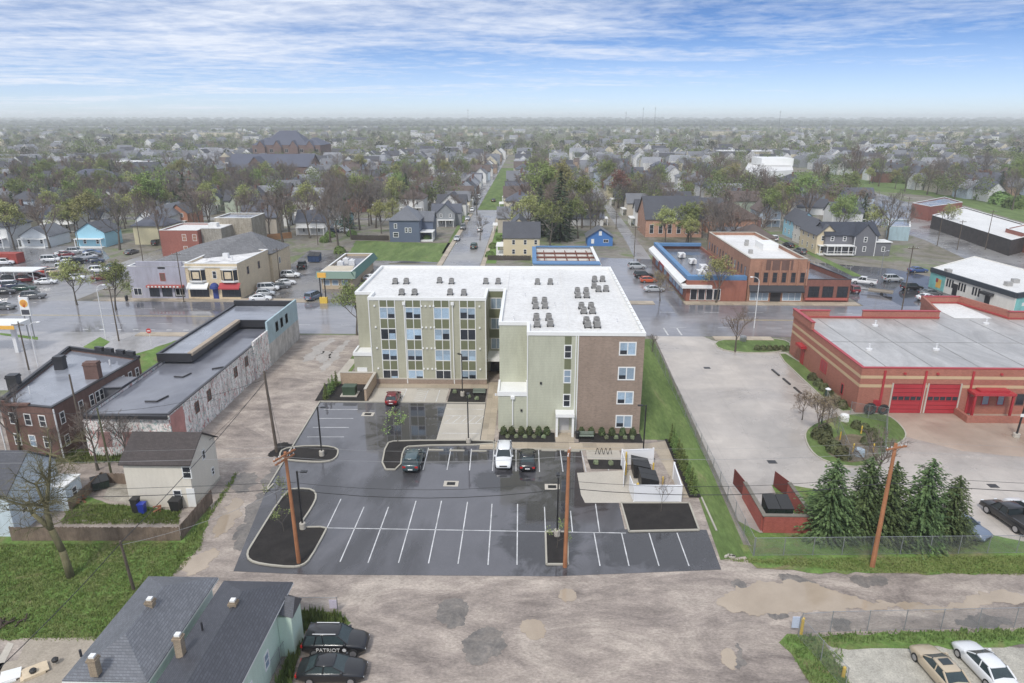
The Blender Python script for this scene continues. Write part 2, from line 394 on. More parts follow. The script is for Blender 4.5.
sheet('right_avenue', [at(868, 190), at(900, 200), at(1024, 238), at(1060, 250), at(1060, 300), at(985, 268), at(925, 240), at(868, 222)], .006, ROADF)
sheet('drive_through_lot', [(-62, 146), (-38.2, 146), (-38.2, 186), (-24, 186), (-24, 178), (-37, 146.2), (-36, 200), (-56, 215), (-62, 200)][:4] + [(-58, 205), (-66, 205)], .01, wet('patchy_wet_lot', sr(128, 124, 120), sr(88, 86, 86), .06, .35, .5, .09))
sheet('kiosk_lot', [(-38.2, 146), (-24, 146), (-24, 184), (-38.2, 184)], .011, ROADF)
sheet('vacant_lot_lawn', rough_edge([(-52, 190), (-25, 188), (-25, 218), (-34, 218), (-56, 222)], 2, .5, 3), .014, GRASSN)
sheet('verge_lawn', [(-25.6, 200), (-24, 200), (-24, 291), (-27, 291)], .014, GRASSN)
sheet('verge_lawn', [(-12.6, 186), (-9, 186), (-9, 288), (-12.6, 288)], .014, GRASS)
mb = MB(); mb.box(-24.9, -23.5, 146, 290, 0, .1); mb.box(-13, -11.8, 146, 290, 0, .1)
struct('side_street_sidewalk', mb, WALK)
sheet('right_verge_lawn', [(81.5, 172), (84, 172), (84, 330), (82.5, 330)], .012, GRASSN)
sheet('avenue_field', [at(790, 172), at(850, 172), at(930, 184), at(1024, 204), at(1200, 240), at(1200, 262), at(1024, 222), at(930, 196), at(862, 190), at(820, 186)], .009, GRASSN)
sheet('used_car_lot', [at(-80, 303), at(30, 303), at(62, 285), at(110, 258), at(100, 246), at(-80, 246)], .004, wet('car_lot_asphalt', sr(128, 126, 126), sr(98, 97, 100), .06, .35, .5, .06))
# left yard
sheet('left_yard_lawn', rough_edge([(-75, 44), at(20, 640), at(75, 637), at(124, 640), at(150, 600), at(172, 578), at(200, 545), at(212, 508), (-33.5, 62), (-33, 56), (-49, 55.5), (-75, 56)], 1, .22, 9), .016, GRASSW)
sheet('back_garden_lawn', rough_edge([at(62, 520), at(178, 520), at(180, 505), at(112, 505), at(75, 490), at(70, 500)], .8, .2, 4), .016, GRASSW)
sheet('lane_edge_lawn', rough_edge([at(0, 462), at(170, 462), at(170, 452), at(130, 445), at(0, 455)], .8, .35, 14), .014, GRASSW)
sheet('garden_slab', rough_edge([at(104, 498), at(133, 505), at(180, 512), at(180, 506), at(134, 497), at(131, 478), at(112, 478)], .8, .12, 4), .02, mottled('mossy_slab', [(.3, sr(136, 130, 116)), (.6, sr(168, 160, 146))], .5, .3, .6, 4))
sheet('concrete_pad', [at(18, 660), at(28, 638), at(108, 638), at(60, 700), (-40, 34), (-50, 36)], .02, mottled('old_slab', [(.3, sr(146, 136, 120)), (.6, sr(168, 156, 140))], .3, .2, .8, 5))
sheet('concrete_strip', [at(-5, 665), at(8, 642), at(14, 644), at(0, 672)], .02, CONC)
sheet('drive_weeds', rough_edge([at(300, 610), at(337, 614), at(350, 622), at(340, 632), at(305, 630), at(295, 665), at(290, 690), at(272, 690), at(296, 640)], .5, .18, 6), .016, GRASSW)
# parking lot
lot = [at(239, 572), (-19.3, 50.6), (2.5, 50.9), (17.2, 52.2), (17.4, 58.4), (9.5, 58.3), (9.5, 63), (6.4, 69.6), (6.4, 77.1), (-4, 77.1), (-5.8, 88.8), (-11.5, 88.8), (-27.6, 88.8), (-29.2, 88.8), (-28.8, 78), (-27.9, 64.5)]
lot[0] = (-25.8, 50.9)
sheet('parking_lot', lot, .016, ASPH)
# painted stall lines
mb = MB()
def pl(a, b, w=.1, z=.021):
    mb.strip(a, b, w, z - .004, z)
for px0, py0, px1, py1 in [(341, 499, 327, 528), (364, 507, 340, 562), (388.5, 507, 368, 563), (416, 501, 398.5, 563), (441.5, 501, 428.5, 563.5), (467.5, 502, 458, 564), (492, 504, 488, 565), (517.6, 504, 517, 565)]:
    pl(at(px0, py0), at(px1, py1))
for px0, py0, px1, py1 in [(544.5, 507, 545.5, 532), (595.5, 504, 599.5, 532), (570.5, 511, 572.5, 532)]: pl(at(px0, py0), at(px1, py1))
for px0, py0, px1, py1 in [(594, 533, 600, 566), (621.5, 533, 629, 566), (649, 533, 659, 566), (677, 533, 689, 566)]: pl(at(px0, py0), at(px1, py1))
pl(at(327, 528), at(626, 533.2))
for px0, py0, px1, py1 in [(428.5, 448, 423, 470), (451, 448.5, 447, 470), (471.5, 449, 469.5, 470.5), (494, 449, 492.5, 471), (516, 449, 516, 471.5), (538.5, 449, 539.5, 472), (560, 449, 563, 472), (581, 449, 586, 472), (605, 449, 608.6, 470.5)]: pl(at(px0, py0), at(px1, py1))
for y in (409.5, 418.5, 427.5, 437): pl(at(324 - (y - 409) * .6, y), at(358 - (y - 409) * .5, y), .1)
struct('stall_line', mb, LINE)
# accessible stalls of pale concrete with hatching
sheet('accessible_stall_slab', [(-22.4, 88.9), (-11.6, 88.9), (-11.6, 94.3), (-22.4, 94.3)], .02, CONC)
sheet('accessible_stall_slab', [(-11.3, 76.9), (-5.9, 76.9), (-5.9, 88.6), (-11.3, 88.6)], .022, CONC)
mb = MB()
for x in (-19.4, -17.8, -14.6, -12.9): mb.strip((x, 89.0), (x, 94), .09, .02, .0245)
for k in range(6):
    mb.strip((-19.4, 89.2 + k * .8), (-17.8, 90.0 + k * .8), .09, .02, .0245); mb.strip((-14.6 - 1.5, 89.2 + k * .8), (-14.6, 90.0 + k * .8), .09, .02, .0245)
for y in (79.2, 82.2, 84.6, 86.8): mb.strip((-11, y), (-6.1, y), .09, .022, .0265)
for k in range(5): mb.strip((-10.8 + k * 1.0, 82.3), (-9.9 + k * 1.0, 84.5), .09, .022, .0265)
struct('accessible_stall_marking', mb, LINE)
sheet('front_walk', [(-4.1, 76.9), (14.6, 76.9), (17.8, 77.9), (18, 64.2), (16.4, 64.2), (16, 74), (14.2, 75), (-4.1, 75)][:3] + [(18.2, 64.3), (16.2, 64.3), (15.4, 74.9), (-4.1, 74.9)], .03, WALK)
sheet('entry_walk', [(-5.8, 74.9), (-4.15, 74.9), (-4.15, 97), (-5.8, 97)], .03, WALK)
sheet('building_walk', [(-22.3, 94.4), (-5.9, 94.4), (-5.9, 97.5), (-22.3, 97.5)], .028, WALK)
sheet('door_walk', [(3.5, 77.0), (5.75, 77.0), (5.75, 79.7), (3.5, 79.7)], .03, WALK)
sheet('side_walk', [(-29.8, 96.8), (-28.4, 96.8), (-28.2, 107), (-29.5, 107)], .026, CONC)
sheet('dumpster_pad', [at(577, 473), at(631, 470), at(676, 500), at(676, 503), at(585, 503), at(581, 495)], .026, CONC)
sheet('bike_rack_pad', [(7.0, 72.6), (11, 72.6), (11, 75), (7.0, 75)], .032, CONC)
# lawns right of the building
sheet('side_lawn', [(14.1, 78), (14.4, 119), (22.6, 119), (20.2, 54.3), (17.5, 53.6), (18.0, 64), (18.2, 78)], .02, GRASSN)
sheet('left_side_lawn', [at(331, 384), at(343, 384), at(357, 364), at(357, 350)], .02, GRASSN)
# fire station forecourt
sheet('concrete_lot', [(20.8, 55.6), (75, 56), (110, 60), (110, 88), (44, 88), (44, 112), (33, 118.5), (32, 120.8), (23, 120.8)], .012, CLOT)
sheet('brown_apron', rough_edge([(47.5, 79.5), (52, 76), (60, 74), (72, 76), (72, 88), (47, 88)], 2, .15, 3), .016, APRON)
def island(name, poly, m=GRASSN, z=.06, kerb=True):
    sheet(name, poly, z, m)
    if kerb:
        mb = MB(); n = len(poly)
        for i in range(n): mb.strip(poly[i], poly[(i + 1) % n], .16, 0, .13)
        struct('kerb', mb, CURB)
island('street_grass_island', smooth_poly(PP((711, 339), (790, 338), (790, 353), (722, 353))))
island('hedge_grass_island', smooth_poly(PP((776, 354), (789, 354), (838, 392), (857, 411), (838, 412), (812, 388)), 1))
island('utility_grass_island', smooth_poly(PP((803, 435), (813, 424), (842, 415), (882, 413), (897, 421), (909, 437), (893, 447), (868, 468), (838, 466), (813, 456)), 2))
island('planting_bed', smooth_poly(PP((822, 450), (842, 432), (884, 441), (872, 460), (845, 464)), 1), mottled('leaf_litter', [(.3, sr(92, 84, 62)), (.6, sr(120, 106, 84))], .6, .3), .065, False)
island('pen_grass_island', smooth_poly(PP((768, 486), (783, 484), (830, 492), (990, 535), (1040, 545), (1040, 556), (806, 552), (802, 520)), 1), GRASSW, .036, False)
sheet('fence_verge_lawn', rough_edge([(20, 55.9), (20.2, 52.6), (26, 51.9), (34, 52.0), (48, 52.2), (80, 52.3), (80, 56.2), (20.9, 56)], 1, .22, 8), .03, GRASSW)
sheet('south_fence_lawn', rough_edge([at(790, 636), at(1040, 630), at(1060, 645), at(960, 648), at(850, 648), at(828, 645), at(838, 665), at(850, 690), at(812, 690), at(782, 645)], .8, .25, 8), .02, GRASSW)
sheet('gravel_car_park', rough_edge([at(828, 648), at(1060, 646), (60, 18), (19, 18), at(845, 690)], 1, .2, 2), .014, GRAVL)
# puddles and damp patches in the alley
def pud(px, z=.02, m=MUD, name='puddle', amp=.28, seed=1):
    sheet(name, frac_edge(smooth_poly(PP(*px), 1), amp * 2.2, seed), z, m)
pud([(718, 596), (760, 583), (800, 578), (835, 592), (870, 602), (905, 606), (850, 612), (800, 612), (755, 614), (716, 606)], .022, MUD, 'puddle', .3, 2)
pud([(868, 599), (910, 603), (960, 606), (975, 592), (1000, 590), (1040, 598), (1040, 602), (990, 603), (960, 612), (900, 608)], .024, MUD, 'puddle', .2, 3)
pud([(519, 622), (530, 618), (545, 622), (547, 634), (536, 641), (524, 636)], .02, MUD, 'puddle', .15, 4)
pud([(558, 592), (566, 588), (577, 592), (575, 601), (563, 603)], .02, MUD, 'puddle', .12, 5)
pud([(720, 650), (732, 648), (738, 662), (735, 672), (722, 664)], .02, MUD, 'puddle', .12, 6)
pud([(228, 500), (240, 496), (244, 506), (232, 530), (214, 540), (212, 530)], .02, MUD, 'puddle', .15, 7)
pud([(180, 560), (215, 548), (222, 552), (200, 575), (182, 574)], .02, MUD, 'puddle', .15, 8)
for i, q in enumerate([[(775, 573), (800, 576), (830, 590), (832, 600), (810, 592), (785, 585)], [(845, 574), (885, 575), (890, 586), (862, 588)], [(730, 580), (748, 582), (746, 590), (732, 588)], [(953, 617), (1010, 617), (1012, 628), (958, 628)],
                       [(830, 618), (852, 620), (850, 632), (832, 630)], [(438, 600), (462, 597), (470, 618), (450, 632), (436, 618)], [(466, 634), (500, 625), (508, 650), (480, 668), (460, 655)], [(735, 640), (742, 650), (742, 672), (736, 668)],
                       [(222, 478), (252, 470), (262, 480), (240, 498)], [(770, 606), (790, 612), (780, 622), (765, 615)], [(250, 556), (228, 545), (250, 505), (268, 470), (280, 462), (278, 500), (262, 540)]]):
    pud(q, .014 if i < 10 else .012, DAMP, 'damp_patch', .35, 20 + i)
# pale wheel tracks on the gravel drive
for i, q in enumerate([[(330, 338), (336, 338), (320, 356), (300, 364), (306, 354)], [(346, 340), (352, 340), (336, 360), (318, 376), (324, 362)], [(318, 352), (334, 350), (330, 360), (318, 364)]]):
    pud(q, .008, mottled('drained_gravel', [(.3, sr(150, 142, 133)), (.6, sr(172, 164, 155))], .5, .2, .3, 4), 'pale_track', .2, 40 + i)
# mulch beds with kerbs
def bed(name, px, k=1):
    p = smooth_poly(PP(*px), k); sheet(name, p, .07, MULCH)
    mb = MB(); n = len(p)
    for i in range(n): mb.strip(p[i], p[(i + 1) % n], .17, 0, .15)
    struct('kerb', mb, CURB)
bed('corner_mulch_bed', [(247, 554), (252, 545), (280, 500), (290, 490), (300, 489), (313, 490), (317, 497), (312, 508), (301, 524), (300, 528), (327, 527.5), (325, 533), (310, 560), (303, 566), (292, 568), (262, 565), (249, 561)], 1)
bed('drive_mulch_bed', [(284, 447), (338, 446), (338, 458), (326, 463), (290, 461), (278, 458)], 2)
bed('middle_mulch_bed', [(381, 470), (386, 444), (396, 441), (495, 441), (495, 445), (410, 446), (403, 450), (400, 470)], 1)
bed('lamp_mulch_bed', [(545.5, 532.5), (567, 532.5), (568, 565), (546.5, 565)], 0)
bed('right_mulch_bed', [(621, 503.5), (689, 503.5), (699, 530.5), (629, 532)], 0)
sheet('drive_dirt_heap', frac_edge(smooth_poly(PP((266, 456), (280, 441), (298, 446), (284, 460)), 1), .3, 3), .03, MULCH)
sheet('enclosure_lawn', [(20.9, 55.9), (30, 55.9), (30, 58.0), (22.4, 58.0), (20.9, 60)], .028, GRASSW)
for nm, q in (('front_mulch_bed', [(-3.6, 77.1), (3.4, 77.1), (3.4, 79.6), (-3.6, 79.6)]), ('front_mulch_bed', [(6.3, 77.1), (14.2, 77.1), (14.2, 79.6), (6.3, 79.6)]),
              ('court_mulch_bed', [(-11.3, 89), (-6.0, 89), (-6.0, 94.2), (-11.3, 94.2)]), ('rack_mulch_bed', [(7.2, 70.3), (11.2, 70.3), (11.2, 72.5), (7.0, 72.5)]), ('lamp_foot_bed', [(11.2, 72.7), (14.9, 72.7), (14.7, 74.8), (11.2, 74.8)]),
              ('transformer_mulch_bed', [(-30.0, 89.2), (-22.6, 89.2), (-22.6, 95.6), (-30.4, 95.6)]), ('hedge_mulch_bed', [(17.0, 64.3), (18.3, 64.3), (18.2, 78.2), (17.0, 78.2)])):
    sheet(nm, q, .05, MULCH)
mb = MB(); mb.strip((-29.3, 88.9), (-5.9, 88.9), .16, 0, .15) ; mb.strip((-29.2, 88.9), (-27.9, 64), .16, 0, .15); mb.strip((-27.9, 64), (-27.6, 66), .16, 0, .15)
mb.strip((-4.1, 77), (-4.1, 74.85), .16, 0, .15); mb.strip((-4.1, 74.9), (7, 74.9), .16, 0, .15); mb.strip((18.3, 64.3), (18.3, 58.2), .16, 0, .15)
struct('kerb', mb, CURB)
mb = MB()
for x, y in ((-21.5, 84.8),): mb.box(x - .8, x + .8, y - .6, y + .6, .016, .028)
struct('drain_collar', mb, CONC)
for x, y, lb in ((-21.5, 84.8, 'square storm drain grate in the upper wet lot below the red car'), (-8.3, 66.6, 'dark storm drain grate in the parking lot beyond the long white line, left'), (2.7, 66.2, 'dark storm drain grate in pale collar beside the middle orange pole')):
    mb = MB(); mb.box(x - .45, x + .45, y - .32, y + .32, .03, .045)
    for k in range(5): mb.box(x - .4, x + .4, y - .26 + k * .12, y - .22 + k * .12, .045, .06)
    single('storm_drain', mb, DKMET, lb, 'storm drain')
mb = MB()
for x, y in ((-8.3, 66.6), (2.7, 66.2)): mb.box(x - .8, x + .8, y - .6, y + .6, .02, .029)
struct('drain_collar', mb, CONC)
for px, py, lb in ((772, 462, 'dark manhole grate in the concrete lot near the grass island'), (707, 368, 'small dark manhole grate in the upper concrete lot'), (993, 486, 'dark manhole grate in the concrete near the black pickup')):
    x, y = at(px, py); mb = MB(); mb.box(x - .5, x + .5, y - .4, y + .4, .012, .03); single('manhole_grate', mb, DKMET, lb, 'manhole grate')
# ------------------------------------------------------------------ building helpers
def wall_frame(p0, p1):
    d = Vector((p1[0] - p0[0], p1[1] - p0[1], 0)); l = d.length; d /= l
    return d, Vector((d.y, -d.x, 0)), l      # along, outward (walls run counter-clockwise seen from above)
def slab_on(mb, p0, p1, u, z, w, h, out, d0=-.02, mi=0):
    """box lying on a wall: centred u metres along, bottom z"""
    a, n, l = wall_frame(p0, p1); q = Vector((p0[0], p0[1], 0)) + a * u
    c1 = q - a * w / 2; c2 = q + a * w / 2
    pts = [c1 + n * out, c1 + n * d0, c2 + n * d0, c2 + n * out]
    mb.prism([(p.x, p.y) for p in pts], z, z + h, mi)
def window(root, p0, p1, u, z, w, h, fm=None, gm=None, nx=2, ny=1, fr=.09, name='window', proud=.06, sill=False):
    fm = fm or WHITE; gm = gm or GLASS
    mb = MB()
    slab_on(mb, p0, p1, u, z, w, fr, proud); slab_on(mb, p0, p1, u, z + h - fr, w, fr, proud)
    slab_on(mb, p0, p1, u - w / 2 + fr / 2, z + fr, fr, h - 2 * fr, proud); slab_on(mb, p0, p1, u + w / 2 - fr / 2, z + fr, fr, h - 2 * fr, proud)
    for i in range(1, nx): slab_on(mb, p0, p1, u - w / 2 + w * i / nx, z + fr, fr * .8, h - 2 * fr, proud - .01)
    for j in range(1, ny): slab_on(mb, p0, p1, u, z + h * j / ny - fr * .3, w - 2 * fr, fr * .6, proud - .015)
    f = mb.build(name, fm, root)
    g = MB(); slab_on(g, p0, p1, u, z + fr, w - 2 * fr, h - 2 * fr, .02); g.build('pane', gm, f)
    return f
def panel(root, name, p0, p1, u, z, w, h, m, out=.05):
    mb = MB(); slab_on(mb, p0, p1, u, z, w, h, out); return mb.build(name, m, root)
def flat_block(root, poly, h, wallm, roofm, capm=None, par=.6, th=.3, z0=-.05, wname='wall', rname='roof'):
    """walls as a parapet ring standing round a flat roof deck"""
    n = len(poly)
    if sum(poly[i][0] * poly[(i + 1) % n][1] - poly[(i + 1) % n][0] * poly[i][1] for i in range(n)) < 0: poly = poly[::-1]
    inn = inset(poly, th); mb = MB()
    for i in range(n):
        j = (i + 1) % n
        a, b, c, d = poly[i], poly[j], inn[j], inn[i]
        mb.add([(a[0], a[1], z0), (b[0], b[1], z0), (b[0], b[1], h), (a[0], a[1], h), (d[0], d[1], h), (c[0], c[1], h), (d[0], d[1], h - par - .05), (c[0], c[1], h - par - .05)],
               [(0, 1, 2, 3), (3, 2, 5, 4), (4, 5, 7, 6)])
    w = mb.build(wname, wallm, root)
    mb = MB(); mb.prism([(p[0], p[1]) for p in inn], h - par - .2, h - par); r = mb.build(rname, roofm, root)
    if capm:
        mb = MB(); o = inset(poly, -.05); k = inset(poly, th + .05)
        for i in range(n):
            j = (i + 1) % n; mb.prism([o[i], o[j], k[j], k[i]], h + .003, h + .12)
        mb.build('coping', capm, root)
    return w, r, poly
def inset(poly, d):
    n = len(poly); out = []
    for i in range(n):
        p, q, r = Vector(poly[i - 1]), Vector(poly[i]), Vector(poly[(i + 1) % n])
        a = (q - p).normalized(); b = (r - q).normalized(); na = Vector((-a.y, a.x)); nb = Vector((-b.y, b.x))
        m = (na + nb); m = m / max(.2, m.dot(na)); v = q + m * d; out.append((v.x, v.y))
    return out
def gable_house_parts(root, x0, x1, y0, y1, he, hr, axis, wallm, roofm, over=.35, th=.12, z0=-.05, wname='wall', rname='roof'):
    """gabled block; axis = the direction the ridge runs in"""
    mb = MB()
    if axis == 'x':
        ym = (y0 + y1) / 2
        mb.add([(x0, y0, z0), (x1, y0, z0), (x1, y1, z0), (x0, y1, z0), (x0, y0, he), (x1, y0, he), (x1, y1, he), (x0, y1, he), (x0, ym, hr), (x1, ym, hr)],
               [(0, 1, 5, 4), (2, 3, 7, 6), (1, 2, 6, 9, 5), (3, 0, 4, 8, 7), (4, 5, 9, 8), (6, 7, 8, 9)])
    else:
        xm = (x0 + x1) / 2
        mb.add([(x0, y0, z0), (x1, y0, z0), (x1, y1, z0), (x0, y1, z0), (x0, y0, he), (x1, y0, he), (x1, y1, he), (x0, y1, he), (xm, y0, hr), (xm, y1, hr)],
               [(1, 2, 6, 5), (3, 0, 4, 7), (0, 1, 5, 8, 4), (2, 3, 7, 9, 6), (5, 6, 9, 8), (7, 4, 8, 9)])
    w = mb.build(wname, wallm, root)
    mb = MB(); e = .02
    if axis == 'x':
        ym = (y0 + y1) / 2; s = (hr - he) / (ym - y0); ye0, ye1 = y0 - over, y1 + over; ze = he - over * s
        for (ya, yb) in ((ye0, ym), (ye1, ym)):
            mb.add([(x0 - over, ya, ze + e), (x1 + over, ya, ze + e), (x1 + over, yb, hr + e), (x0 - over, yb, hr + e), (x0 - over, ya, ze + e + th), (x1 + over, ya, ze + e + th), (x1 + over, yb, hr + e + th), (x0 - over, yb, hr + e + th)],
                   [(0, 1, 2, 3), (4, 5, 6, 7), (0, 1, 5, 4), (1, 2, 6, 5), (3, 0, 4, 7)])
    else:
        xm = (x0 + x1) / 2; s = (hr - he) / (xm - x0); xe0, xe1 = x0 - over, x1 + over; ze = he - over * s
        for (xa, xb) in ((xe0, xm), (xe1, xm)):
            mb.add([(xa, y0 - over, ze + e), (xa, y1 + over, ze + e), (xb, y1 + over, hr + e), (xb, y0 - over, hr + e), (xa, y0 - over, ze + e + th), (xa, y1 + over, ze + e + th), (xb, y1 + over, hr + e + th), (xb, y0 - over, hr + e + th)],
                   [(0, 1, 2, 3), (4, 5, 6, 7), (0, 1, 5, 4), (1, 2, 6, 5), (3, 0, 4, 7)])
    r = mb.build(rname, roofm, root)
    return w, r
def hip_roof(root, x0, x1, y0, y1, he, hr, roofm, over=.3, th=.12, name='roof'):
    X0, X1, Y0, Y1 = x0 - over, x1 + over, y0 - over, y1 + over; mb = MB()
    if X1 - X0 < Y1 - Y0: k = (X1 - X0) / 2; r0 = ((X0 + X1) / 2, Y0 + k, hr); r1 = ((X0 + X1) / 2, Y1 - k, hr); f = [(4, 5, 8), (5, 6, 9, 8), (6, 7, 9), (7, 4, 8, 9)]
    else: k = (Y1 - Y0) / 2; r0 = (X0 + k, (Y0 + Y1) / 2, hr); r1 = (X1 - k, (Y0 + Y1) / 2, hr); f = [(7, 4, 8), (4, 5, 9, 8), (5, 6, 9), (6, 7, 8, 9)]
    mb.add([(X0, Y0, he), (X1, Y0, he), (X1, Y1, he), (X0, Y1, he), (X0, Y0, he + th), (X1, Y0, he + th), (X1, Y1, he + th), (X0, Y1, he + th), r0, r1],
           f + [(3, 2, 1, 0), (0, 1, 5, 4), (1, 2, 6, 5), (2, 3, 7, 6), (3, 0, 4, 7)])
    return mb.build(name, roofm, root)
def chimney(root_or_roof, x, y, z0, z1, m, w=.4, cap=True):
    mb = MB(); mb.box(x - w, x + w, y - w, y + w, z0, z1); mb.box(x - w - .06, x + w + .06, y - w - .06, y + w + .06, z1 - .25, z1 - .1)
    if cap: mb.box(x - w * .7, x + w * .7, y - w * .7, y + w * .7, z1 + .003, z1 + .14, 1)
    return mb.build('chimney', [m, WHITE], root_or_roof)

# ------------------------------------------------------------------ the apartment building in the middle
SAGE = mat('sage_siding', sr(172, 170, 147), .6, .08, .6, pattern='siding', psize=1.1, grime=.14)
SAGE2 = mat('pale_sage_siding', sr(186, 187, 164), .6, .08, .6, pattern='siding', psize=1.1, grime=.14)
OLIVE = mat('olive_panel', sr(112, 115, 84), .55, .08, 1)
BRWN = mat('taupe_brick', sr(152, 132, 116), .8, .08, .6, pattern='brick', psize=1.3, grime=.14)
MEMB = mat('white_roof_membrane', sr(222, 221, 218), .55, .10, .35, grime=.22)
AB = thing('apartment_building', 'four-storey sage green and taupe apartment building with a white flat roof', 'building', (-6, 97, 0))
H = 13.2
LW = [(-25.8, 99.4), (-23.2, 99.4), (-23.2, 96.2), (-6.2, 96.2), (-6.2, 102.0), (-3.7, 102.0), (-3.7, 84.0), (-.1, 84.0), (-.1, 79.8), (6.1, 79.8), (14.1, 79.8), (14.1, 118.5), (-25.8, 118.5)]
inn = inset(LW, .3); n = len(LW)
mats_of = [SAGE, SAGE, SAGE, SAGE, SAGE, SAGE2, SAGE2, SAGE2, SAGE2, BRWN, BRWN, SAGE, SAGE]
mb = MB(); order = [SAGE, SAGE2, BRWN]
for i in range(n):
    a, b = LW[i], LW[(i + 1) % n]; mi = order.index(mats_of[i])
    mb.add([(a[0], a[1], -.05), (b[0], b[1], -.05), (b[0], b[1], H), (a[0], a[1], H)], [(0, 1, 2, 3)], mi)
mb.build('wall', order, AB)
mb = MB(); mb.poly(inn, H - .28); RD = mb.build('roof', MEMB, AB)
mb = MB(); o = inset(LW, -.09)
for i in range(n):
    j = (i + 1) % n; mb.prism([o[i], o[j], inn[j], inn[i]], H - .3, H + .14)
mb.build('coping', WHITE, AB)
mb = MB(); mb.box(5.2, 5.5, 81, 117, H - .28, H - .2); mb.box(-3.35, -3.2, 102, 117, H - .28, H - .2); mb.build('roof_seam', MEMB, AB)
# low front boxes under the recessed corners
for (x0, x1, y0, y1, h, m) in ((-25.9, -23.2, 96.22, 99.38, 4.8, SAGE), (-3.72, -.1, 79.82, 83.98, 5.4, SAGE2)):
    mb = MB(); mb.box(x0, x1, y0, y1, -.05, h - .3); mb.build('corner_bay', m, AB)
    mb = MB(); mb.box(x0 - .1, x1 + .05, y0 - .1, y0 + .15, h - .45, h + .1); mb.box(x0 - .1, x0 + .15, y0 + .15, y1, h - .45, h + .1); mb.box(x1 - .15, x1 + .05, y0 + .15, y1, h - .45, h + .1); mb.box(x0 + .15, x1 - .15, y0 + .15, y1, h - .29, h - .2); mb.build('bay_roof', WHITE, AB)
FL = (-23.2, 96.2); FR = (-6.2, 96.2)
tan = [GLASSB, GLASS, GLASSD]
R = random.Random(4)
for px in (389.2, 414.6, 442.6, 468.2):
    xc = onY(96.2, px, 345)[0]; u = xc + 23.2
    for k in range(4):
        zb = .45 + k * 3.22
        window(AB, FL, FR, u, zb, 2.35, 1.75, WHITE, tan[(R.random() < .2) * 2 if R.random() < .6 else 1], 2, 1, .1)
        for s in (-1, 1):
            g = MB(); slab_on(g, FL, FR, u + s * .56, zb + .1, .92, .62 if R.random() < .7 else .9, .035); g.build('pane', GLASSD if s == R.choice((-1, 1)) else GLASSB, AB).name = 'pane'
        if k < 3 or True:
            mb = MB(); slab_on(mb, FL, FR, u - .56, zb + 1.83, .98, 1.28 if k < 3 else 1.1, .04); slab_on(mb, FL, FR, u + .56, zb + 1.83, .98, 1.28 if k < 3 else 1.1, .04); mb.build('olive_panel', OLIVE, AB)
            for q in (0, -1.12, 1.12): mb = MB(); slab_on(mb, FL, FR, u + q, zb + 1.78, .1, 1.4 if k < 3 else 1.2, .07); mb.build('panel_trim', WHITE, AB)
for px in (406, 453.5):
    xc = onY(96.2, px, 345)[0]
    mb = MB(); mb.tube((xc, 96.08, .1), (xc, 96.08, H - .6), .09, n=6); mb.box(xc - .22, xc + .22, 95.9, 96.18, H - .95, H - .5); mb.build('downspout', WHITE, AB)
for k in range(4):
    for px in (377, 423, 427, 431.5, 435, 480):
        xc = onY(96.2, px, 345)[0]; mb = MB(); mb.box(xc - .12, xc + .12, 96.02, 96.18, 2.3 + k * 3.22, 2.52 + k * 3.22); mb.build('wall_vent', WHITE, AB)
mb = MB(); mb.box(-23.25, -6.15, 96.05, 96.18, 0, .75); mb.build('brick_base', BRWN, AB)
mb = MB(); mb.box(-23.3, -6.1, 96.0, 96.2, .75, .9); mb.build('water_table', CONC, AB)
for x in (-23.2, -6.25):
    mb = MB(); mb.box(x - .04, x + .09, 96.1, 96.22, .9, H - .3); mb.build('corner_trim', WHITE, AB)
mb = MB(); mb.box(-25.5, -24.0, 96.1, 96.21, .1, 2.5); mb.build('garage_door', WHITE, AB)
# court between the wings: four storeys of windows over a glazed entrance with a white canopy
for k in range(1, 4):
    window(AB, (-6.2, 102.0), (-3.7, 102.0), 1.25, .45 + k * 3.22, 1.7, 1.75, WHITE, GLASS, 2, 1, .1)
    panel(AB, 'olive_panel', (-6.2, 102.0), (-3.7, 102.0), 1.25, 2.3 + k * 3.22, 2.2, 1.3, OLIVE)
mb = MB(); mb.box(-6.18, -3.72, 98.2, 101.98, 2.9, 3.35); mb.build('entrance_canopy', WHITE, AB)
mb = MB(); mb.box(-5.9, -3.9, 101.85, 101.97, .05, 2.6); mb.build('glass_door', GLASSD, AB)
# right block, front
P0, P1 = (-.1, 79.8), (6.1, 79.8)
uc = onY(79.8, 566.7, 400)[0] + .1
for k in range(1, 4):
    window(AB, P0, P1, uc, .3 + k * 3.22, .95, 1.75, WHITE, [GLASSD, GLASS, GLASSD][k - 1], 1, 2, .11)
    if k > 0: panel(AB, 'olive_panel', P0, P1, uc, 2.13 + k * 3.22, .8, 1.3 if k < 3 else 1.0, OLIVE)
for x in (-.08, 5.8, 6.08):
    mb = MB(); mb.box(x - .05, x + .06, 79.68, 79.82, .1, H - .3); mb.build('corner_trim', WHITE, AB)
mb = MB(); mb.box(-3.75, 6.0, 79.65, 79.79, .05, .4); mb.build('wall_base', CONC, AB)
mb = MB(); mb.tube((-1.9, 79.68, .2), (-1.9, 79.68, 5.0), .08, n=6); mb.box(-2.15, -1.65, 79.5, 79.76, 4.6, 4.95); mb.build('downspout', WHITE, AB)
uw = onY(79.8, 624.5, 400)[0]
for k in range(4):
    window(AB, (6.1, 79.8), (14.1, 79.8), uw - 6.1 + .05, .75 + k * 3.22, 2.1, 1.75, WHITE, [GLASS, GLASSB, GLASS, GLASSB][k], 2, 1, .14)
    g = MB(); slab_on(g, (6.1, 79.8), (14.1, 79.8), uw - 6.1 - .45, .9 + k * 3.22, .85, .5, .035); g.build('pane', GLASSD, AB)
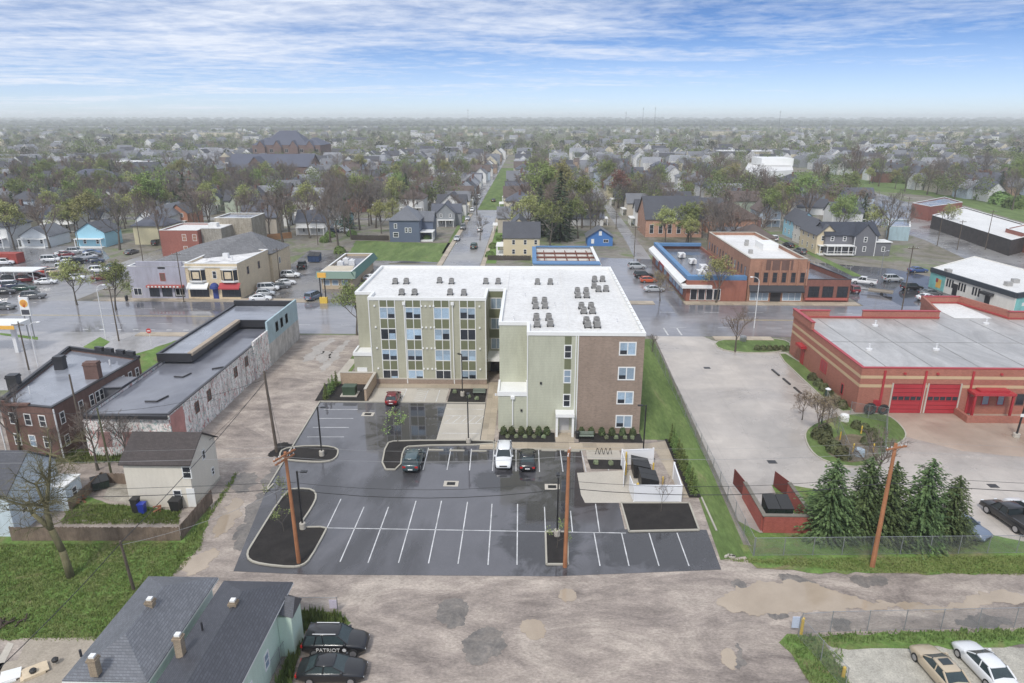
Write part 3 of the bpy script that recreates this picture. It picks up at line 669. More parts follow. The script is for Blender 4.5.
# white porch at the side door
mb = MB(); mb.box(3.45, 5.8, 78.3, 79.78, 2.75, 3.15); mb.build('porch_canopy', WHITE, AB)
for x in (3.62, 5.62):
    mb = MB(); mb.box(x - .14, x + .14, 78.45, 78.75, 0.03, 2.75); mb.build('porch_column', WHITE, AB)
mb = MB(); mb.box(4.0, 5.2, 79.68, 79.77, .05, 2.4); mb.build('door', mat('grey_door', sr(190, 188, 186), .5), AB)
for x, z in ((1.6, 6.6), (-.8, 2.9), (-4.0, 5)):
    mb = MB(); mb.box(x - .12, x + .12, 79.65, 79.82, z, z + .25); mb.build('wall_light', WMET if x < -3 else DKMET, AB)
mb = MB()
for k in range(18): mb.box(13.75, 14.05, 81 + k * 1.95, 81.08 + k * 1.95, H + .14, H + .2)
mb.build('coping_joint', CONC, AB)

# rooftop condensers, each a thing
CGREY = mat('condenser_grey', sr(164, 162, 158), .5, .15, 3)
CGREYD = mat('condenser_dark_grey', sr(112, 109, 106), .5, .15, 3)
def make_ac():
    r = thing('air_conditioner', 'grey rooftop condenser with a black fan grille on top', 'air conditioner', (0, 0, 0))
    mb = MB(); mb.box(-.36, .36, -.36, .36, .18, .86); mb.build('casing', CGREY, r)
    mb = MB()
    for k in range(7): mb.box(-.38, .38, -.38, .38, .24 + k * .085, .265 + k * .085)
    mb.build('louvres', CGREYD, r)
    mb = MB(); mb.lathe((0, 0, .86), [(.31, 0), (.31, .05), (.26, .05), (.26, .02)], 14); mb.lathe((0, 0, .86), [(.09, .02), (.09, .07)], 8)
    mb.build('fan_grille', CGREYD, r)
    mb = MB(); mb.box(-.45, -.3, -.45, .45, 0, .18); mb.box(.3, .45, -.45, .45, 0, .18); mb.build('foot', DKMET, r)
    return r
ACP = [(z[0] / 5.69 + 340, z[1] / 5.69 + 260) for z in [(315, 135), (378, 135), (352, 198), (425, 198), (567, 130), (635, 135), (627, 198), (705, 200), (830, 135), (900, 135)]] + \
      [(z[0] / 5.69 + 490, z[1] / 5.69 + 260) for z in [(270, 138), (343, 138), (595, 122), (640, 122), (592, 160), (617, 180), (660, 178), (497, 190), (500, 214), (547, 190), (550, 214), (520, 277), (533, 304), (575, 277), (583, 304), (548, 362), (556, 384), (606, 362), (610, 384), (255, 247), (260, 276), (310, 247), (313, 274), (264, 342), (268, 380), (334, 342), (343, 376)]]
aclab = ['first condenser from the left in the far row on the left wing roof', 'second condenser from the left in the far row on the left wing roof',
 'left condenser of the nearest pair above the leftmost window columns', 'right condenser of the nearest pair above the second window column',
 'small condenser third from the left in the far row on the left wing roof', 'condenser fourth from the left in the far row on the left wing roof',
 'left condenser of the nearest pair above the third window column', 'right condenser of the nearest pair above the fourth window column',
 'condenser just behind the roof court, left one of its pair', 'condenser just behind the roof court, right one of its pair',
 'left condenser of the pair behind the pale right wing near the back parapet', 'right condenser of the pair behind the pale right wing near the back parapet',
 'back left condenser in the cluster of five by the far right roof corner', 'back right condenser in the cluster of five by the far right roof corner',
 'middle left condenser in the cluster of five by the far right roof corner', 'front left condenser in the cluster of five by the far right roof corner', 'front right condenser in the cluster of five by the far right roof corner']
grpn = ['four just left of the five-unit roof cluster', 'four in the middle row of the right wing roof', 'four nearest the taupe brick front parapet', 'upper four of the inner right wing roof column', 'lower four of the inner right wing roof column']
qn = [['back left', 'front left', 'back right', 'front right']] * 5
for g in range(5):
    for q in range(4): aclab.append('%s condenser of the %s' % (qn[g][q], grpn[g]))
ac0 = make_ac(); ZR = H - .28
for i, (px, py) in enumerate(ACP):
    x, y = at(px, py, ZR)
    if i == 0: ac0.location = (x, y, ZR); ac0['label'] = aclab[0]; ac0['group'] = 'condensers on the apartment roof'
    else: dup(ac0, (x, y, ZR), 0, 1, aclab[i], 'condensers on the apartment roof')
vl = ['behind the four middle condensers', 'left of the inner condensers', 'in front of the inner condensers', 'near the taupe front parapet right', 'beside the roof seam', 'between the back condenser pairs']
for i, (zx, zy) in enumerate([(188, 112), (200, 208), (135, 340), (722, 355), (368, 262), (385, 145)]):
    x, y = at(zx / 5.69 + 490, zy / 5.69 + 260, ZR); mb = MB(); mb.lathe((x, y, ZR), [(.16, 0), (.07, .05), (.07, .45), (.12, .46), (.12, .55)], 8)
    single('roof_vent_pipe', mb, WMET, 'small white vent pipe on the apartment roof ' + vl[i], 'vent pipe', 'vent pipes on the apartment roof')
# ------------------------------------------------------------------ nearby buildings
def graffiti(name):
    m = bpy.data.materials.new(name); t = nt(m); out = N(t, 'ShaderNodeOutputMaterial'); b = N(t, 'ShaderNodeBsdfPrincipled'); L(t, b.outputs[0], out.inputs[0]); b.inputs['Roughness'].default_value = .8
    tc = N(t, 'ShaderNodeTexCoord'); P = tc.outputs['Object']
    base = ramp(t, noise(t, P, .5, 5, .7), [(.3, sr(206, 200, 196)), (.5, sr(238, 234, 230)), (.7, sr(248, 246, 242))]).outputs[0]
    mp = N(t, 'ShaderNodeMapping'); mp.inputs['Scale'].default_value = (1, 1, .35); L(t, P, mp.inputs[0])
    red = ramp(t, noise(t, mp.outputs[0], 1.6, 3, .6, 2.5), [(.56, (0, 0, 0)), (.61, (1, 1, 1))]).outputs[0]
    c = mixc(t, mth(t, 'MULTIPLY', red, .8), base, sr(186, 80, 72))
    ad = N(t, 'ShaderNodeVectorMath', operation='ADD'); L(t, P, ad.inputs[0]); ad.inputs[1].default_value = (13, 5, 7)
    tl = ramp(t, noise(t, ad.outputs[0], 1.1, 3, .6, 3), [(.56, (0, 0, 0)), (.6, (1, 1, 1))]).outputs[0]
    c = mixc(t, mth(t, 'MULTIPLY', tl, .7), c, sr(118, 160, 156))
    ad2 = N(t, 'ShaderNodeVectorMath', operation='ADD'); L(t, P, ad2.inputs[0]); ad2.inputs[1].default_value = (33, 1, 17)
    bl = ramp(t, noise(t, ad2.outputs[0], 1.3, 4, .7, 2), [(.6, (0, 0, 0)), (.65, (1, 1, 1))]).outputs[0]
    c = mixc(t, mth(t, 'MULTIPLY', bl, .6), c, sr(84, 88, 106))
    mp2 = N(t, 'ShaderNodeMapping'); mp2.inputs['Scale'].default_value = (2.5, 2.5, .12); L(t, P, mp2.inputs[0])
    st = ramp(t, noise(t, mp2.outputs[0], 1, 4, .7), [(.45, (1, 1, 1)), (.7, (.55, .52, .5))]).outputs[0]
    L(t, mixc(t, 1.0, c, st, 'MULTIPLY'), b.inputs['Base Color']); return m
MURAL = graffiti('faded_mural_paint')
WETROOF = wet('wet_dark_membrane', sr(124, 126, 134), sr(98, 100, 110), .05, .25, .5, .08, .08, .06)
WETROOF2 = wet('wet_grey_membrane', sr(150, 154, 162), sr(126, 130, 140), .08, .35, .48, .12, .1, .08)
TAR = mat('black_roof_edge', (.035, .035, .04), .4, .2, 1)
TANW = mat('tan_parapet', sr(178, 160, 138), .7, .15, 1, grime=.25)
PALEB = mat('pale_blue_block', sr(166, 192, 200), .7, .12, 1, grime=.2)
BRICKD = mat('dark_red_brick', sr(118, 88, 78), .85, .12, .8, pattern='brick', psize=1, grime=.25)
BRICKR = mat('red_brick', sr(156, 92, 78), .8, .1, .8, pattern='brick', psize=1, grime=.12)
BRICKO = mat('orange_brick', sr(172, 124, 98), .8, .14, .8, pattern='brick', psize=1, grime=.3)
ORANGEP = mat('orange_brick_plain', sr(156, 94, 74), .75, .12, .8, grime=.2)
# warehouse
W = thing('warehouse', 'long low warehouse with faded mural walls and a wet dark two-level roof', 'building', (-45, 93, 0))
wp = [(-51.6, 72.0), (-41.6, 72.4), (-41.6, 117.8), (-52.4, 117.8)]
mb = MB(); n = 4
tops = {0: 5.2, 1: 5.2, 2: 6.6, 3: 6.6}
# stepped mural wall on the drive side
flat_block(W, wp, 5.2, MURAL, WETROOF, TAR, .35, .25)
seg = [(72.4, 98, 5.32), (98, 104.5, 5.9), (104.5, 117.9, 7.3)]
mb = MB(); mb.box(-41.58, -41.3, 97.5, 103.5, -.05, 5.9); mb.build('mural_pier', MURAL, W)
mb = MB(); mb.box(-41.58, -41.28, 103.5, 117.9, 3.6, 7.3); mb.build('pale_blue_wall', PALEB, W)
mb = MB(); mb.box(-41.58, -41.28, 103.5, 117.9, -.05, 3.6); mb.build('stained_wall', mat('stained_render', sr(206, 202, 196), .85, .3, 1.5, grime=.45), W)
for y in (107.5, 109.8, 112.2):
    window(W, (-41.3, 103.5), (-41.3, 117.9), y - 103.5, 4.6, 1.1, 1.6, TAR, GLASSD, 1, 1, .08)
for y, z in ((79, 2.6), (82.5, 2.8), (91, 2.8), (95, 3)): 
    window(W, (-41.6, 72.4), (-41.6, 117.8), y - 72.4, z, 1.1, 1.5, mat('rust_trim', sr(130, 84, 66), .8), GLASSD, 1, 2, .1)
mb = MB(); mb.box(-41.58, -41.54, 72.6, 75.6, 1.4, 5.0); mb.build('red_painted_patch', mat('faded_red_paint', sr(196, 136, 128), .8, .2, 2), W)
# higher roof section forming an L
up = [(-52.3, 90.5), (-47.4, 90.5), (-47.4, 107.5), (-41.7, 107.5), (-41.7, 117.7), (-52.4, 117.7)]
flat_block(W, up, 6.3, TAR, WETROOF2, TAR, .18, .25, 5.2, 'upper_wall', 'upper_roof')
mb = MB(); mb.box(-47.9, -47.2, 90.6, 107.4, 6.12, 6.55); mb.build('tan_parapet', TANW, W)
mb = MB(); mb.box(-52.3, -41.7, 117.3, 117.75, 6.3, 7.1); mb.build('back_parapet', TAR, W)
mb = MB(); mb.path([(-46.9, 77.0, 4.95), (-45.4, 77.0, 4.95), (-44.9, 78.8, 4.95)], .1, 5); mb.path([(-47.5, 85.5, 4.95), (-46.2, 85.3, 4.95), (-45.8, 86.8, 4.95)], .1, 5); mb.path([(-43.7, 88.5, 4.95), (-42.4, 89.3, 4.95)], .12, 5); mb.build('roof_pipe', TAR, W)
for x in (-49.5, -46.5, -44):
    panel(W, 'painted_window', (-51.6, 72.0), (-41.6, 72.4), x + 51.6, 1.2, 1.6, 1.9, mat('boarded_window', sr(170, 130, 124), .8, .4, 2), .04)
mb = MB(); mb.box(-51.7, -41.5, 71.75, 71.98, 4.9, 5.35); mb.build('cornice', TAR, W)

# brick apartment block at left
B = thing('brick_building', 'two-storey dark brick building with big rooftop chimneys and wet grey roof', 'building', (-58, 79, 0))
bp = [(-61.5, 72.6), (-54.4, 71.3), (-53.6, 88.5), (-66, 92.5)]
flat_block(B, bp, 6.4, BRICKD, WETROOF2, TAR, .22, .3)
mb = MB()
for a, b in ((bp[2], bp[3]), (bp[3], bp[0])): mb.strip(a, b, .4, 6.4, 6.75)
mb.build('black_parapet', TAR, B)
for a, b, h in ((bp[2], bp[3], 0),):
    for t0 in (.06, .2, .36, .5):
        mb = MB(); p = (a[0] + (b[0] - a[0]) * t0, a[1] + (b[1] - a[1]) * t0); q = (a[0] + (b[0] - a[0]) * (t0 + .1), a[1] + (b[1] - a[1]) * (t0 + .1)); mb.strip(p, q, .5, 6.76, 7.3); mb.build('parapet_block', TAR, B)
p = at(93, 372, 7); mb = MB(); mb.obox(p, .1, .85, .5, 6.1, 8.4); mb.obox(p, .1, .92, .57, 8.0, 8.2); mb.build('chimney', BRICKD, B)
for px, py in ((60, 366), (14, 385)):
    p = at(px, py - 3, 7); mb = MB(); mb.obox(p, .1, .6, .5, 6.1, 8.0); mb.obox(p, .1, .68, .58, 7.6, 7.8); mb.build('chimney', TAR, B)
mb = MB(); mb.box(-62.5, -60.4, 72.3, 72.6, 6.4, 6.8); mb.box(-60.4, -57.5, 71.8, 72.3, 6.4, 6.65); mb.build('stepped_parapet', BRICKD, B)
for u in (1.5, 3.6, 5.6):
    for z in (3.9, 1.2): window(B, bp[0], bp[1], u, z, .95, 1.5, WHITE, GLASSD if u != 3.6 or z > 2 else GLASS, 1, 2, .1)
for u in (1.3, 4.6, 6.6, 7.7, 8.5, 13.0, 14.6, 16.2): window(B, bp[1], bp[2], u, 3.9, .8, 1.5, WHITE, GLASSD, 1, 2, .09)
for u in (1.3, 4.6, 7.6, 14.6): window(B, bp[1], bp[2], u, 1.1, .8, 1.4, WHITE, GLASSD, 1, 2, .09)
mb = MB(); mb.prism([(-54.1, 80.2), (-51.9, 80.4), (-51.8, 83.4), (-53.9, 83.4)], 3.0, 5.4); mb.build('porch', mat('grey_porch', sr(96, 98, 104), .6), B)
mb = MB(); mb.prism([(-54.1, 79.9), (-51.5, 80.2), (-51.4, 83.7), (-53.9, 83.7)], 5.42, 5.55); mb.build('porch_roof', mat('grey_porch_roof', sr(120, 122, 130), .4), B)
for q in ((-61.8, 72.5), (-54.2, 71.4)):
    mb = MB(); mb.tube((q[0], q[1] - .15, 0), (q[0], q[1] - .15, 6.3), .09, n=6); mb.build('downpipe', WMET, B)
mb = MB(); mb.tube((-60.2, 76, 6.1), (-60.2, 76, 7.2), .07, n=6); mb.tube((-56.5, 86.4, 6.1), (-56.5, 86.4, 6.9), .1, n=6); mb.build('roof_vent', WMET, B)

# cream house
SIDW = mat('cream_siding', sr(224, 216, 200), .6, .05, .6, pattern='siding', psize=.5, grime=.08)
SHGB = mat('brown_shingles', sr(84, 76, 74), .9, .12, 1, pattern='shingle', psize=.5)
SHGG = mat('grey_shingles', sr(118, 121, 128), .5, .14, .8, pattern='shingle', psize=.5, fine=.2)
SHGD = mat('charcoal_shingles', sr(82, 84, 92), .5, .16, .8, pattern='shingle', psize=.5, fine=.2)
CH = thing('cream_house', 'cream sided two-storey house with dark brown gable roof and fenced garden', 'house', (-37, 65, 0))
gable_house_parts(CH, -40.7, -34.0, 61.2, 67.2, 5.0, 6.9, 'x', SIDW, SHGB, .3)
window(CH, (-40.7, 61.2), (-34, 61.2), onY(61.2, 186.5, 470)[0] + 40.7, 3.3, .95, 1.4, WHITE, GLASSD, 1, 2, .1)
window(CH, (-40.7, 61.2), (-34, 61.2), onY(61.2, 177, 490)[0] + 40.7, .9, .9, 1.1, WHITE, GLASSD, 1, 2, .1)
mb = MB(); mb.box(onY(61.2, 188, 500)[0], onY(61.2, 196, 500)[0], 61.12, 61.18, .1, 2.2); mb.build('door', WHITE, CH)
window(CH, (-34, 61.2), (-34, 67.2), 3.2, 3.8, .7, 1.1, WHITE, GLASSD, 1, 2, .1); window(CH, (-34, 61.2), (-34, 67.2), 4.6, 1.2, .6, .9, WHITE, GLASSD, 1, 2, .1)
mb = MB(); mb.box(-33.97, -33.9, 61.2, 67.2, -.05, .3); mb.build('foundation', CONC, CH)
# pale blue house at the left edge
BLS = mat('ice_blue_siding', sr(202, 214, 224), .6, .06, .6, pattern='siding', psize=.5, grime=.12)
PB = thing('pale_blue_house', 'pale blue sided house with dark roof cut by the left photo edge', 'house', (-52, 59, 0))
gable_house_parts(PB, -58, -48.6, 55.6, 62.6, 4.6, 7.2, 'x', BLS, SHGD, .25)
mb = MB(); mb.box(-48.58, -46.4, 60.2, 62.6, -.05, 2.7); mb.build('side_extension', BLS, PB)
mb = MB(); mb.box(-48.58, -46.3, 60.1, 62.7, 2.72, 2.85); mb.build('extension_roof', WHITE, PB)
window(PB, (-46.4, 60.2), (-46.4, 62.6), 1.2, .9, .8, 1.2, WHITE, GLASSD, 1, 2)
window(PB, (-48.6, 55.6), (-48.6, 62.6), 1.7, 1.6, .8, 1.0, WHITE, GLASSD, 1, 2)
# the two slate-roofed houses bottom left
MINT = mat('mint_siding', sr(196, 218, 200), .6, .06, .6, pattern='siding', psize=.45, grime=.1)
ICE = mat('pale_ice_siding', sr(196, 214, 216), .6, .05, .6, pattern='siding', psize=.45, grime=.08)
BRCH = mat('weathered_brick', sr(158, 140, 116), .85, .25, 2, pattern='brick', psize=1, grime=.4)
S1 = thing('hipped_house', 'pale house with grey hipped shingle roof and two chimneys, left of its neighbour', 'house', (-26, 39, 0))
mb = MB(); mb.box(-28.6, -24.0, 34.2, 43.7, -.05, 4.4); mb.build('wall', ICE, S1)
r1 = hip_roof(S1, -28.6, -24.0, 34.2, 43.7, 4.4, 5.75, SHGG, .4)
for px, py in ((151, 606), (94, 664)):
    x, y = at(px, py, 5.6); chimney(r1, x, y, 4.8, 6.15, BRCH, .24)
mb = MB(); mb.box(-29.02, -23.58, 33.78, 44.12, 4.3, 4.42); mb.build('eave_trim', WHITE, S1)
window(S1, (-28.6, 34.2), (-24, 34.2), 3.2, 2.9, .9, 1.1, WHITE, GLASSD, 1, 2)
x, y = at(81, 655, 5.1); mb = MB(); mb.lathe((x, y, 5.0), [(.08, 0), (.08, .5)], 8); mb.build('vent_pipe', TAR, r1)
S2 = thing('mint_house', 'pale mint green house with long charcoal hipped roof beside the black cars', 'house', (-20, 36, 0))
mb = MB(); mb.box(-22.6, -18.1, 27, 43.3, -.05, 4.4); mb.build('wall', MINT, S2)
r2 = hip_roof(S2, -22.6, -18.1, 27, 43.3, 4.4, 5.7, SHGD, .4)
for px, py, hh in ((234, 608, 6.0), (180, 648, 6.4)):
    x, y = at(px, py, 5.4); chimney(r2, x, y, 4.8, hh, BRCH, .24)
mb = MB(); mb.box(-23.02, -17.68, 26.6, 43.72, 4.3, 4.42); mb.build('eave_trim', WHITE, S2)
gp = MB(); gp.add([(-18.08, 40.9, 3.9), (-18.08, 43.1, 3.9), (-16.9, 43.1, 3.5), (-16.9, 40.9, 3.5), (-18.08, 42, 4.6), (-17.0, 42, 4.5)], [(0, 3, 5, 4), (1, 4, 5, 2), (3, 2, 5), (0, 1, 2, 3)]); gp.build('porch_roof', SHGD, S2)
mb = MB(); mb.box(-18.08, -17.05, 41.0, 43.0, -.05, 3.5); mb.build('porch', MINT, S2)
for u, z in ((3, 1.3), (8.6, 1.4), (11.5, 1.3)): window(S2, (-18.1, 27), (-18.1, 43.3), u, z, .8, 1.3, WHITE, GLASS, 1, 2)
x, y = at(198, 668, 5.3); mb = MB(); mb.box(x - .2, x + .2, y - .2, y + .2, 5.2, 5.5); mb.build('roof_hatch', BRCH, r2)
x, y = at(202, 627, 5.3); mb = MB(); mb.lathe((x, y, 5.0), [(.07, 0), (.07, .7)], 8); mb.build('vent_pipe', TAR, r2)

# fire station
FS = thing('fire_station', 'large red brick fire station with two red garage doors and pale flat roof', 'building', (66, 99, 0))
FBR = mat('station_brick', sr(170, 104, 84), .75, .08, .8, pattern='brick', psize=1.1, grime=.08)
FBAND = mat('buff_brick_band', sr(198, 168, 128), .75, .08, 1)
FRED = mat('red_metal', sr(178, 36, 48), .4, .1, 1)
FROOF = mottled('pale_membrane_roof', [(.3, sr(138, 136, 133)), (.45, sr(162, 160, 157)), (.6, sr(180, 178, 175)), (.75, sr(150, 148, 146))], .12, .10, .35, 3, 1.5, stretch=(1, .4, 1))
fp = [(44.3, 87.0), (98, 87.0), (98, 112), (79.6, 112), (77, 122), (70.6, 122), (67.8, 112), (44.3, 112)]
flat_block(FS, fp, 6.4, FBR, FROOF, FRED, .22, .35)
a, b = fp[0], fp[1]; l_, r_ = fp[7], fp[0]
for z in (3.7, 4.95):
    mb = MB(); slab_on(mb, a, b, 26.85, z, 53.7, .42, .02); slab_on(mb, l_, r_, 12.5, z, 25, .42, .02); mb.build('buff_band', FBAND, FS)
mb = MB()
for x0, x1, y0, y1 in ((55.5, 68.0, 111.7, 112.1), (79.4, 92, 111.7, 112.1), (70.5, 77.2, 121.7, 122.1), (44.2, 50, 111.7, 112.1)): mb.box(x0, x1, y0, y1, 6.5, 7.5)
mb.strip((67.9, 112), (70.6, 122), .4, 6.5, 7.6); mb.strip((77.1, 122), (79.7, 112), .4, 6.5, 7.6); mb.box(44.1, 44.5, 104, 112.1, 6.5, 7.7); mb.build('raised_parapet', FBR, FS)
mb = MB()
for x0, x1, y0, y1 in ((55.4, 68.1, 111.6, 112.2), (79.3, 92.1, 111.6, 112.2), (70.4, 77.3, 121.6, 122.2), (44.1, 50.1, 111.6, 112.2)): mb.box(x0, x1, y0, y1, 7.51, 7.6)
mb.box(44.0, 44.6, 103.9, 112.2, 7.71, 7.8); mb.build('parapet_cap', FRED, FS)
mb = MB(); mb.box(70.9, 77, 112.2, 121.6, 6.2, 6.26); mb.build('white_upper_roof', MEMB, FS)
for px0, px1 in ((892, 922.5), (927.5, 958.5)):
    x0 = onY(87, px0, 395)[0]; x1 = onY(87, px1, 395)[0]
    mb = MB(); slab_on(mb, a, b, (x0 + x1) / 2 - 44.3, .05, x1 - x0, 4.15, .05); d = mb.build('garage_door', FRED, FS)
    for k in range(7):
        mb = MB(); slab_on(mb, a, b, (x0 + x1) / 2 - 44.3, .6 + k * .6, x1 - x0 - .1, .04, .075); mb.build('door_seam', mat('dark_red_metal', sr(120, 20, 34), .5), d)
    for k in range(5):
        mb = MB(); slab_on(mb, a, b, x0 - 44.3 + (k + .5) * (x1 - x0) / 5, 1.95, .65, .5, .08); mb.build('door_window', GLASSD, d)
    for xx in (x0 - .12, x1 + .12):
        mb = MB(); slab_on(mb, a, b, xx - 44.3, .05, .2, 4.3, .07); mb.build('door_jamb', CONC, FS)
for px in (882, 970, 923):
    x = onY(87, px, 390)[0]; mb = MB(); slab_on(mb, a, b, x - 44.3, .1, .28, 6.0, .12); mb.build('red_pilaster', FRED, FS)
x0, x1 = onY(87, 966, 395)[0], onY(87, 1007, 395)[0]
mb = MB(); mb.box(x0, x1, 85.2, 86.94, 3.3, 3.6); mb.box(x0 + 1, x1 - .5, 85.8, 86.9, 3.61, 3.85); mb.build('entry_canopy', FRED, FS)
mb = MB(); mb.box(x0 + .1, x0 + .35, 85.3, 85.55, 0, 3.3); mb.build('canopy_post', FRED, FS)
mb = MB(); mb.box(x1 - .35, x1 - .1, 85.3, 85.55, 0, 3.3); mb.build('canopy_post', FRED, FS)
mb = MB(); slab_on(mb, a, b, x0 + .9 - 44.3, .1, 1.2, 2.4, .06); mb.build('entry_door', FRED, FS)
for x in (x0 + 2.7, x0 + 4.7): window(FS, a, b, x - 44.3, 1.3, 1.0, 1.6, FRED, GLASS, 1, 1)
window(FS, a, b, onY(87, 1021, 395)[0] - 44.3, 1.3, 1.2, 1.7, BRICKD, GLASSD, 1, 1)
mb = MB(); mb.box(x0 - 1.2, x0 - .8, 84.4, 86.9, 0, .9); mb.box(x0 - 1.2, x1 + 6, 84.0, 84.4, 0, .9); mb.build('planter_wall', FBR, FS)
y, z = onX(44.3, 803, 352)
mb = MB(); mb.box(43.4, 44.28, y - 1.2, y + 1.2, 2.9, 3.3); mb.build('side_awning', FRED, FS)
mb = MB(); mb.box(44.2, 44.27, y - .6, y + .6, 0, 2.5); mb.build('side_door', FRED, FS)
y, z = onX(44.3, 825, 357); window(FS, l_, r_, 112 - y, 1.6, 2.2, 1.8, FRED, mat('red_window_panel', sr(170, 50, 60), .4), 2, 1)
y, z = onX(44.3, 842, 390); window(FS, l_, r_, 112 - y, .8, .8, 1.6, FRED, GLASSD, 1, 1)
mb = MB()
for k in range(8): mb.box(48 + k * 6.2, 48.12 + k * 6.2, 87.5, 111.4, 6.18, 6.2)
mb.box(44.8, 97, 99, 99.12, 6.18, 6.203); mb.build('roof_seam', mat('roof_seam_grey', sr(128, 127, 125), .6), FS)
for i, (px, py) in enumerate([(875, 326), (986, 324), (869, 350), (936, 350)]):
    x, yy = at(px, py, 6.2); mb = MB(); mb.lathe((x, yy, 6.18), [(.45, 0), (.45, .25), (.12, .3), (.12, .9), (.2, .95)], 10); mb.build('roof_vent', WMET, FS)
mb = MB(); slab_on(mb, a, b, 2.6, .1, .9, 1.8, .1); mb.build('utility_cabinet', FRED, FS)
for px in (905, 938, 1002):
    x = onY(87, px, 372)[0]; mb = MB(); slab_on(mb, a, b, x - 44.3, 5.6, .3, .25, .2); mb.build('scupper', FRED, FS)

# ---- far side of the main street
Y0 = 146.2
def shop(nm, lab, x0, x1, depth, h, wm, rm, cap=None, par=.5, y0=Y0):
    o = thing(nm, lab, 'shop building', ((x0 + x1) / 2, y0 + depth / 2, 0)); flat_block(o, [(x0, y0), (x1, y0), (x1, y0 + depth), (x0, y0 + depth)], h, wm, rm, cap, par); return o
LAV = mat('lavender_render', sr(170, 169, 182), .75, .1, .8, grime=.2)
CRM = mat('cream_brick', sr(214, 194, 158), .75, .08, .8, pattern='brick', psize=1.2, grime=.1)
REDC = mat('red_canvas', sr(170, 44, 52), .7, .1, 1); BLUC = mat('blue_canvas', sr(40, 62, 132), .7, .1, 1); PINKC = mat('faded_red_sign', sr(182, 90, 80), .7, .15, 2)
YS = 145.6
xL0 = onY(YS, 131, 290)[0]; xL1 = onY(YS, 188, 290)[0]; xC1 = onY(YS, 240, 290)[0]
SL = thing('lavender_shop', 'lavender rendered shop with stepped front beside the cream corner store', 'shop building', ((xL0 + xL1) / 2, YS + 8, 0))
flat_block(SL, [(xL0, YS), (xL1 - .05, YS), (xL1 - .05, YS + 5), (xL0, YS + 5)], 7.2, LAV, WETROOF2, WHITE, .4)
mb = MB(); mb.box(xL0 + 2, xL1 - .6, YS - .1, YS + .5, 7.3, 8.3); mb.build('stepped_parapet', LAV, SL)
mb = MB(); mb.box(xL0 + 4, xL0 + 12, YS - 1, YS - .05, 2.7, 3.2); mb.build('fascia_sign', PINKC, SL)
for k in range(9):
    mb = MB(); mb.box(xL0 + 4.4 + k * .8, xL0 + 4.8 + k * .8, YS - 1.06, YS - 1.0, 2.8, 3.1); mb.build('sign_letter', WHITE, SL)
for x in (xL0 + 5.2, xL0 + 8, xL0 + 10.8): window(SL, (xL0, YS), (xL1, YS), x - xL0, .5, 2.2, 2.0, TAR, GLASSD, 2, 1)
window(SL, (xL0, YS), (xL1, YS), 1.5, .8, 1.8, 1.6, WHITE, GLASSD, 2, 1); window(SL, (xL0, YS), (xL1, YS), xL1 - xL0 - 1.8, .8, 2, 1.6, WHITE, GLASSD, 2, 1)
window(SL, (xL0, YS), (xL1, YS), 7.5, 4, 1.2, 1.8, PINKC, BRICKD, 1, 1); panel(SL, 'vent_panel', (xL0, YS), (xL1, YS), 7.5, 6.7, 1.6, .4, TAR)
SC_ = thing('cream_store', 'cream brick corner store with bay windows and red and blue awnings', 'shop building', ((xL1 + xC1) / 2, YS + 10, 0))
flat_block(SC_, [(xL1, YS), (xC1, YS), (xC1 + .6, YS + 17), (xL1, YS + 17)], 7.9, CRM, mottled('patchy_white_roof', [(.35, sr(150, 148, 150)), (.5, sr(220, 218, 216)), (.7, sr(232, 230, 228))], .3, .15, .5, 3), WHITE, .4)
pA, pB = (xL1, YS), (xC1, YS); wl = xC1 - xL1
for u in (wl * .22, wl * .83):
    mb = MB(); c = xL1 + u; mb.prism([(c - 1.9, YS - .02), (c - 1.2, YS - .8), (c + 1.2, YS - .8), (c + 1.9, YS - .02)], 3.9, 4.3); mb.prism([(c - 1.9, YS - .02), (c - 1.2, YS - .8), (c + 1.2, YS - .8), (c + 1.9, YS - .02)], 6.6, 6.9); mb.build('bay_trim', WHITE, SC_)
    mb = MB(); mb.prism([(c - 1.8, YS - .02), (c - 1.15, YS - .7), (c + 1.15, YS - .7), (c + 1.8, YS - .02)], 4.3, 6.6); mb.build('bay_window', GLASSD, SC_)
    mb = MB(); mb.box(c - 1.2, c - 1.05, YS - .78, YS - .71, 4.3, 6.6); mb.box(c + 1.05, c + 1.2, YS - .78, YS - .71, 4.3, 6.6); mb.box(c - .7, c + .7, YS - .76, YS - .71, 4.7, 6.2); mb.build('bay_post', CRM, SC_)
for u, m_, w_ in ((wl * .22, WHITE, 4.6), (wl * .83, REDC, 4.6)):
    c = xL1 + u; mb = MB(); mb.add([(c - w_ / 2, YS - .05, 3.7), (c + w_ / 2, YS - .05, 3.7), (c + w_ / 2, YS - 1.2, 2.7), (c - w_ / 2, YS - 1.2, 2.7), (c - w_ / 2, YS - 1.2, 2.45), (c + w_ / 2, YS - 1.2, 2.45)], [(0, 1, 2, 3), (3, 2, 5, 4)]); mb.build('awning', m_, SC_)
    window(SC_, pA, pB, u, .5, 4.2, 2.0, TAR, GLASSD, 3, 1)
c = xL1 + wl * .53; mb = MB(); mb.lathe((c, YS - .3, 2.5), [(1.0, 0), (.95, .5), (.7, .95), (.3, 1.2)], 12); mb.build('door_awning', BLUC, SC_)
mb = MB(); mb.box(c - .6, c + .6, YS - .08, YS - .02, 0, 2.4); mb.build('door', BLUC, SC_)
window(SC_, pA, pB, wl * .55, 4.6, .9, 1.7, WHITE, GLASSD, 1, 2); 
for u in (5, 11): window(SC_, (xC1, YS), (xC1 + .6, YS + 17), u, 4.6, 1.0, 1.7, BRICKD, GLASSD, 1, 2)
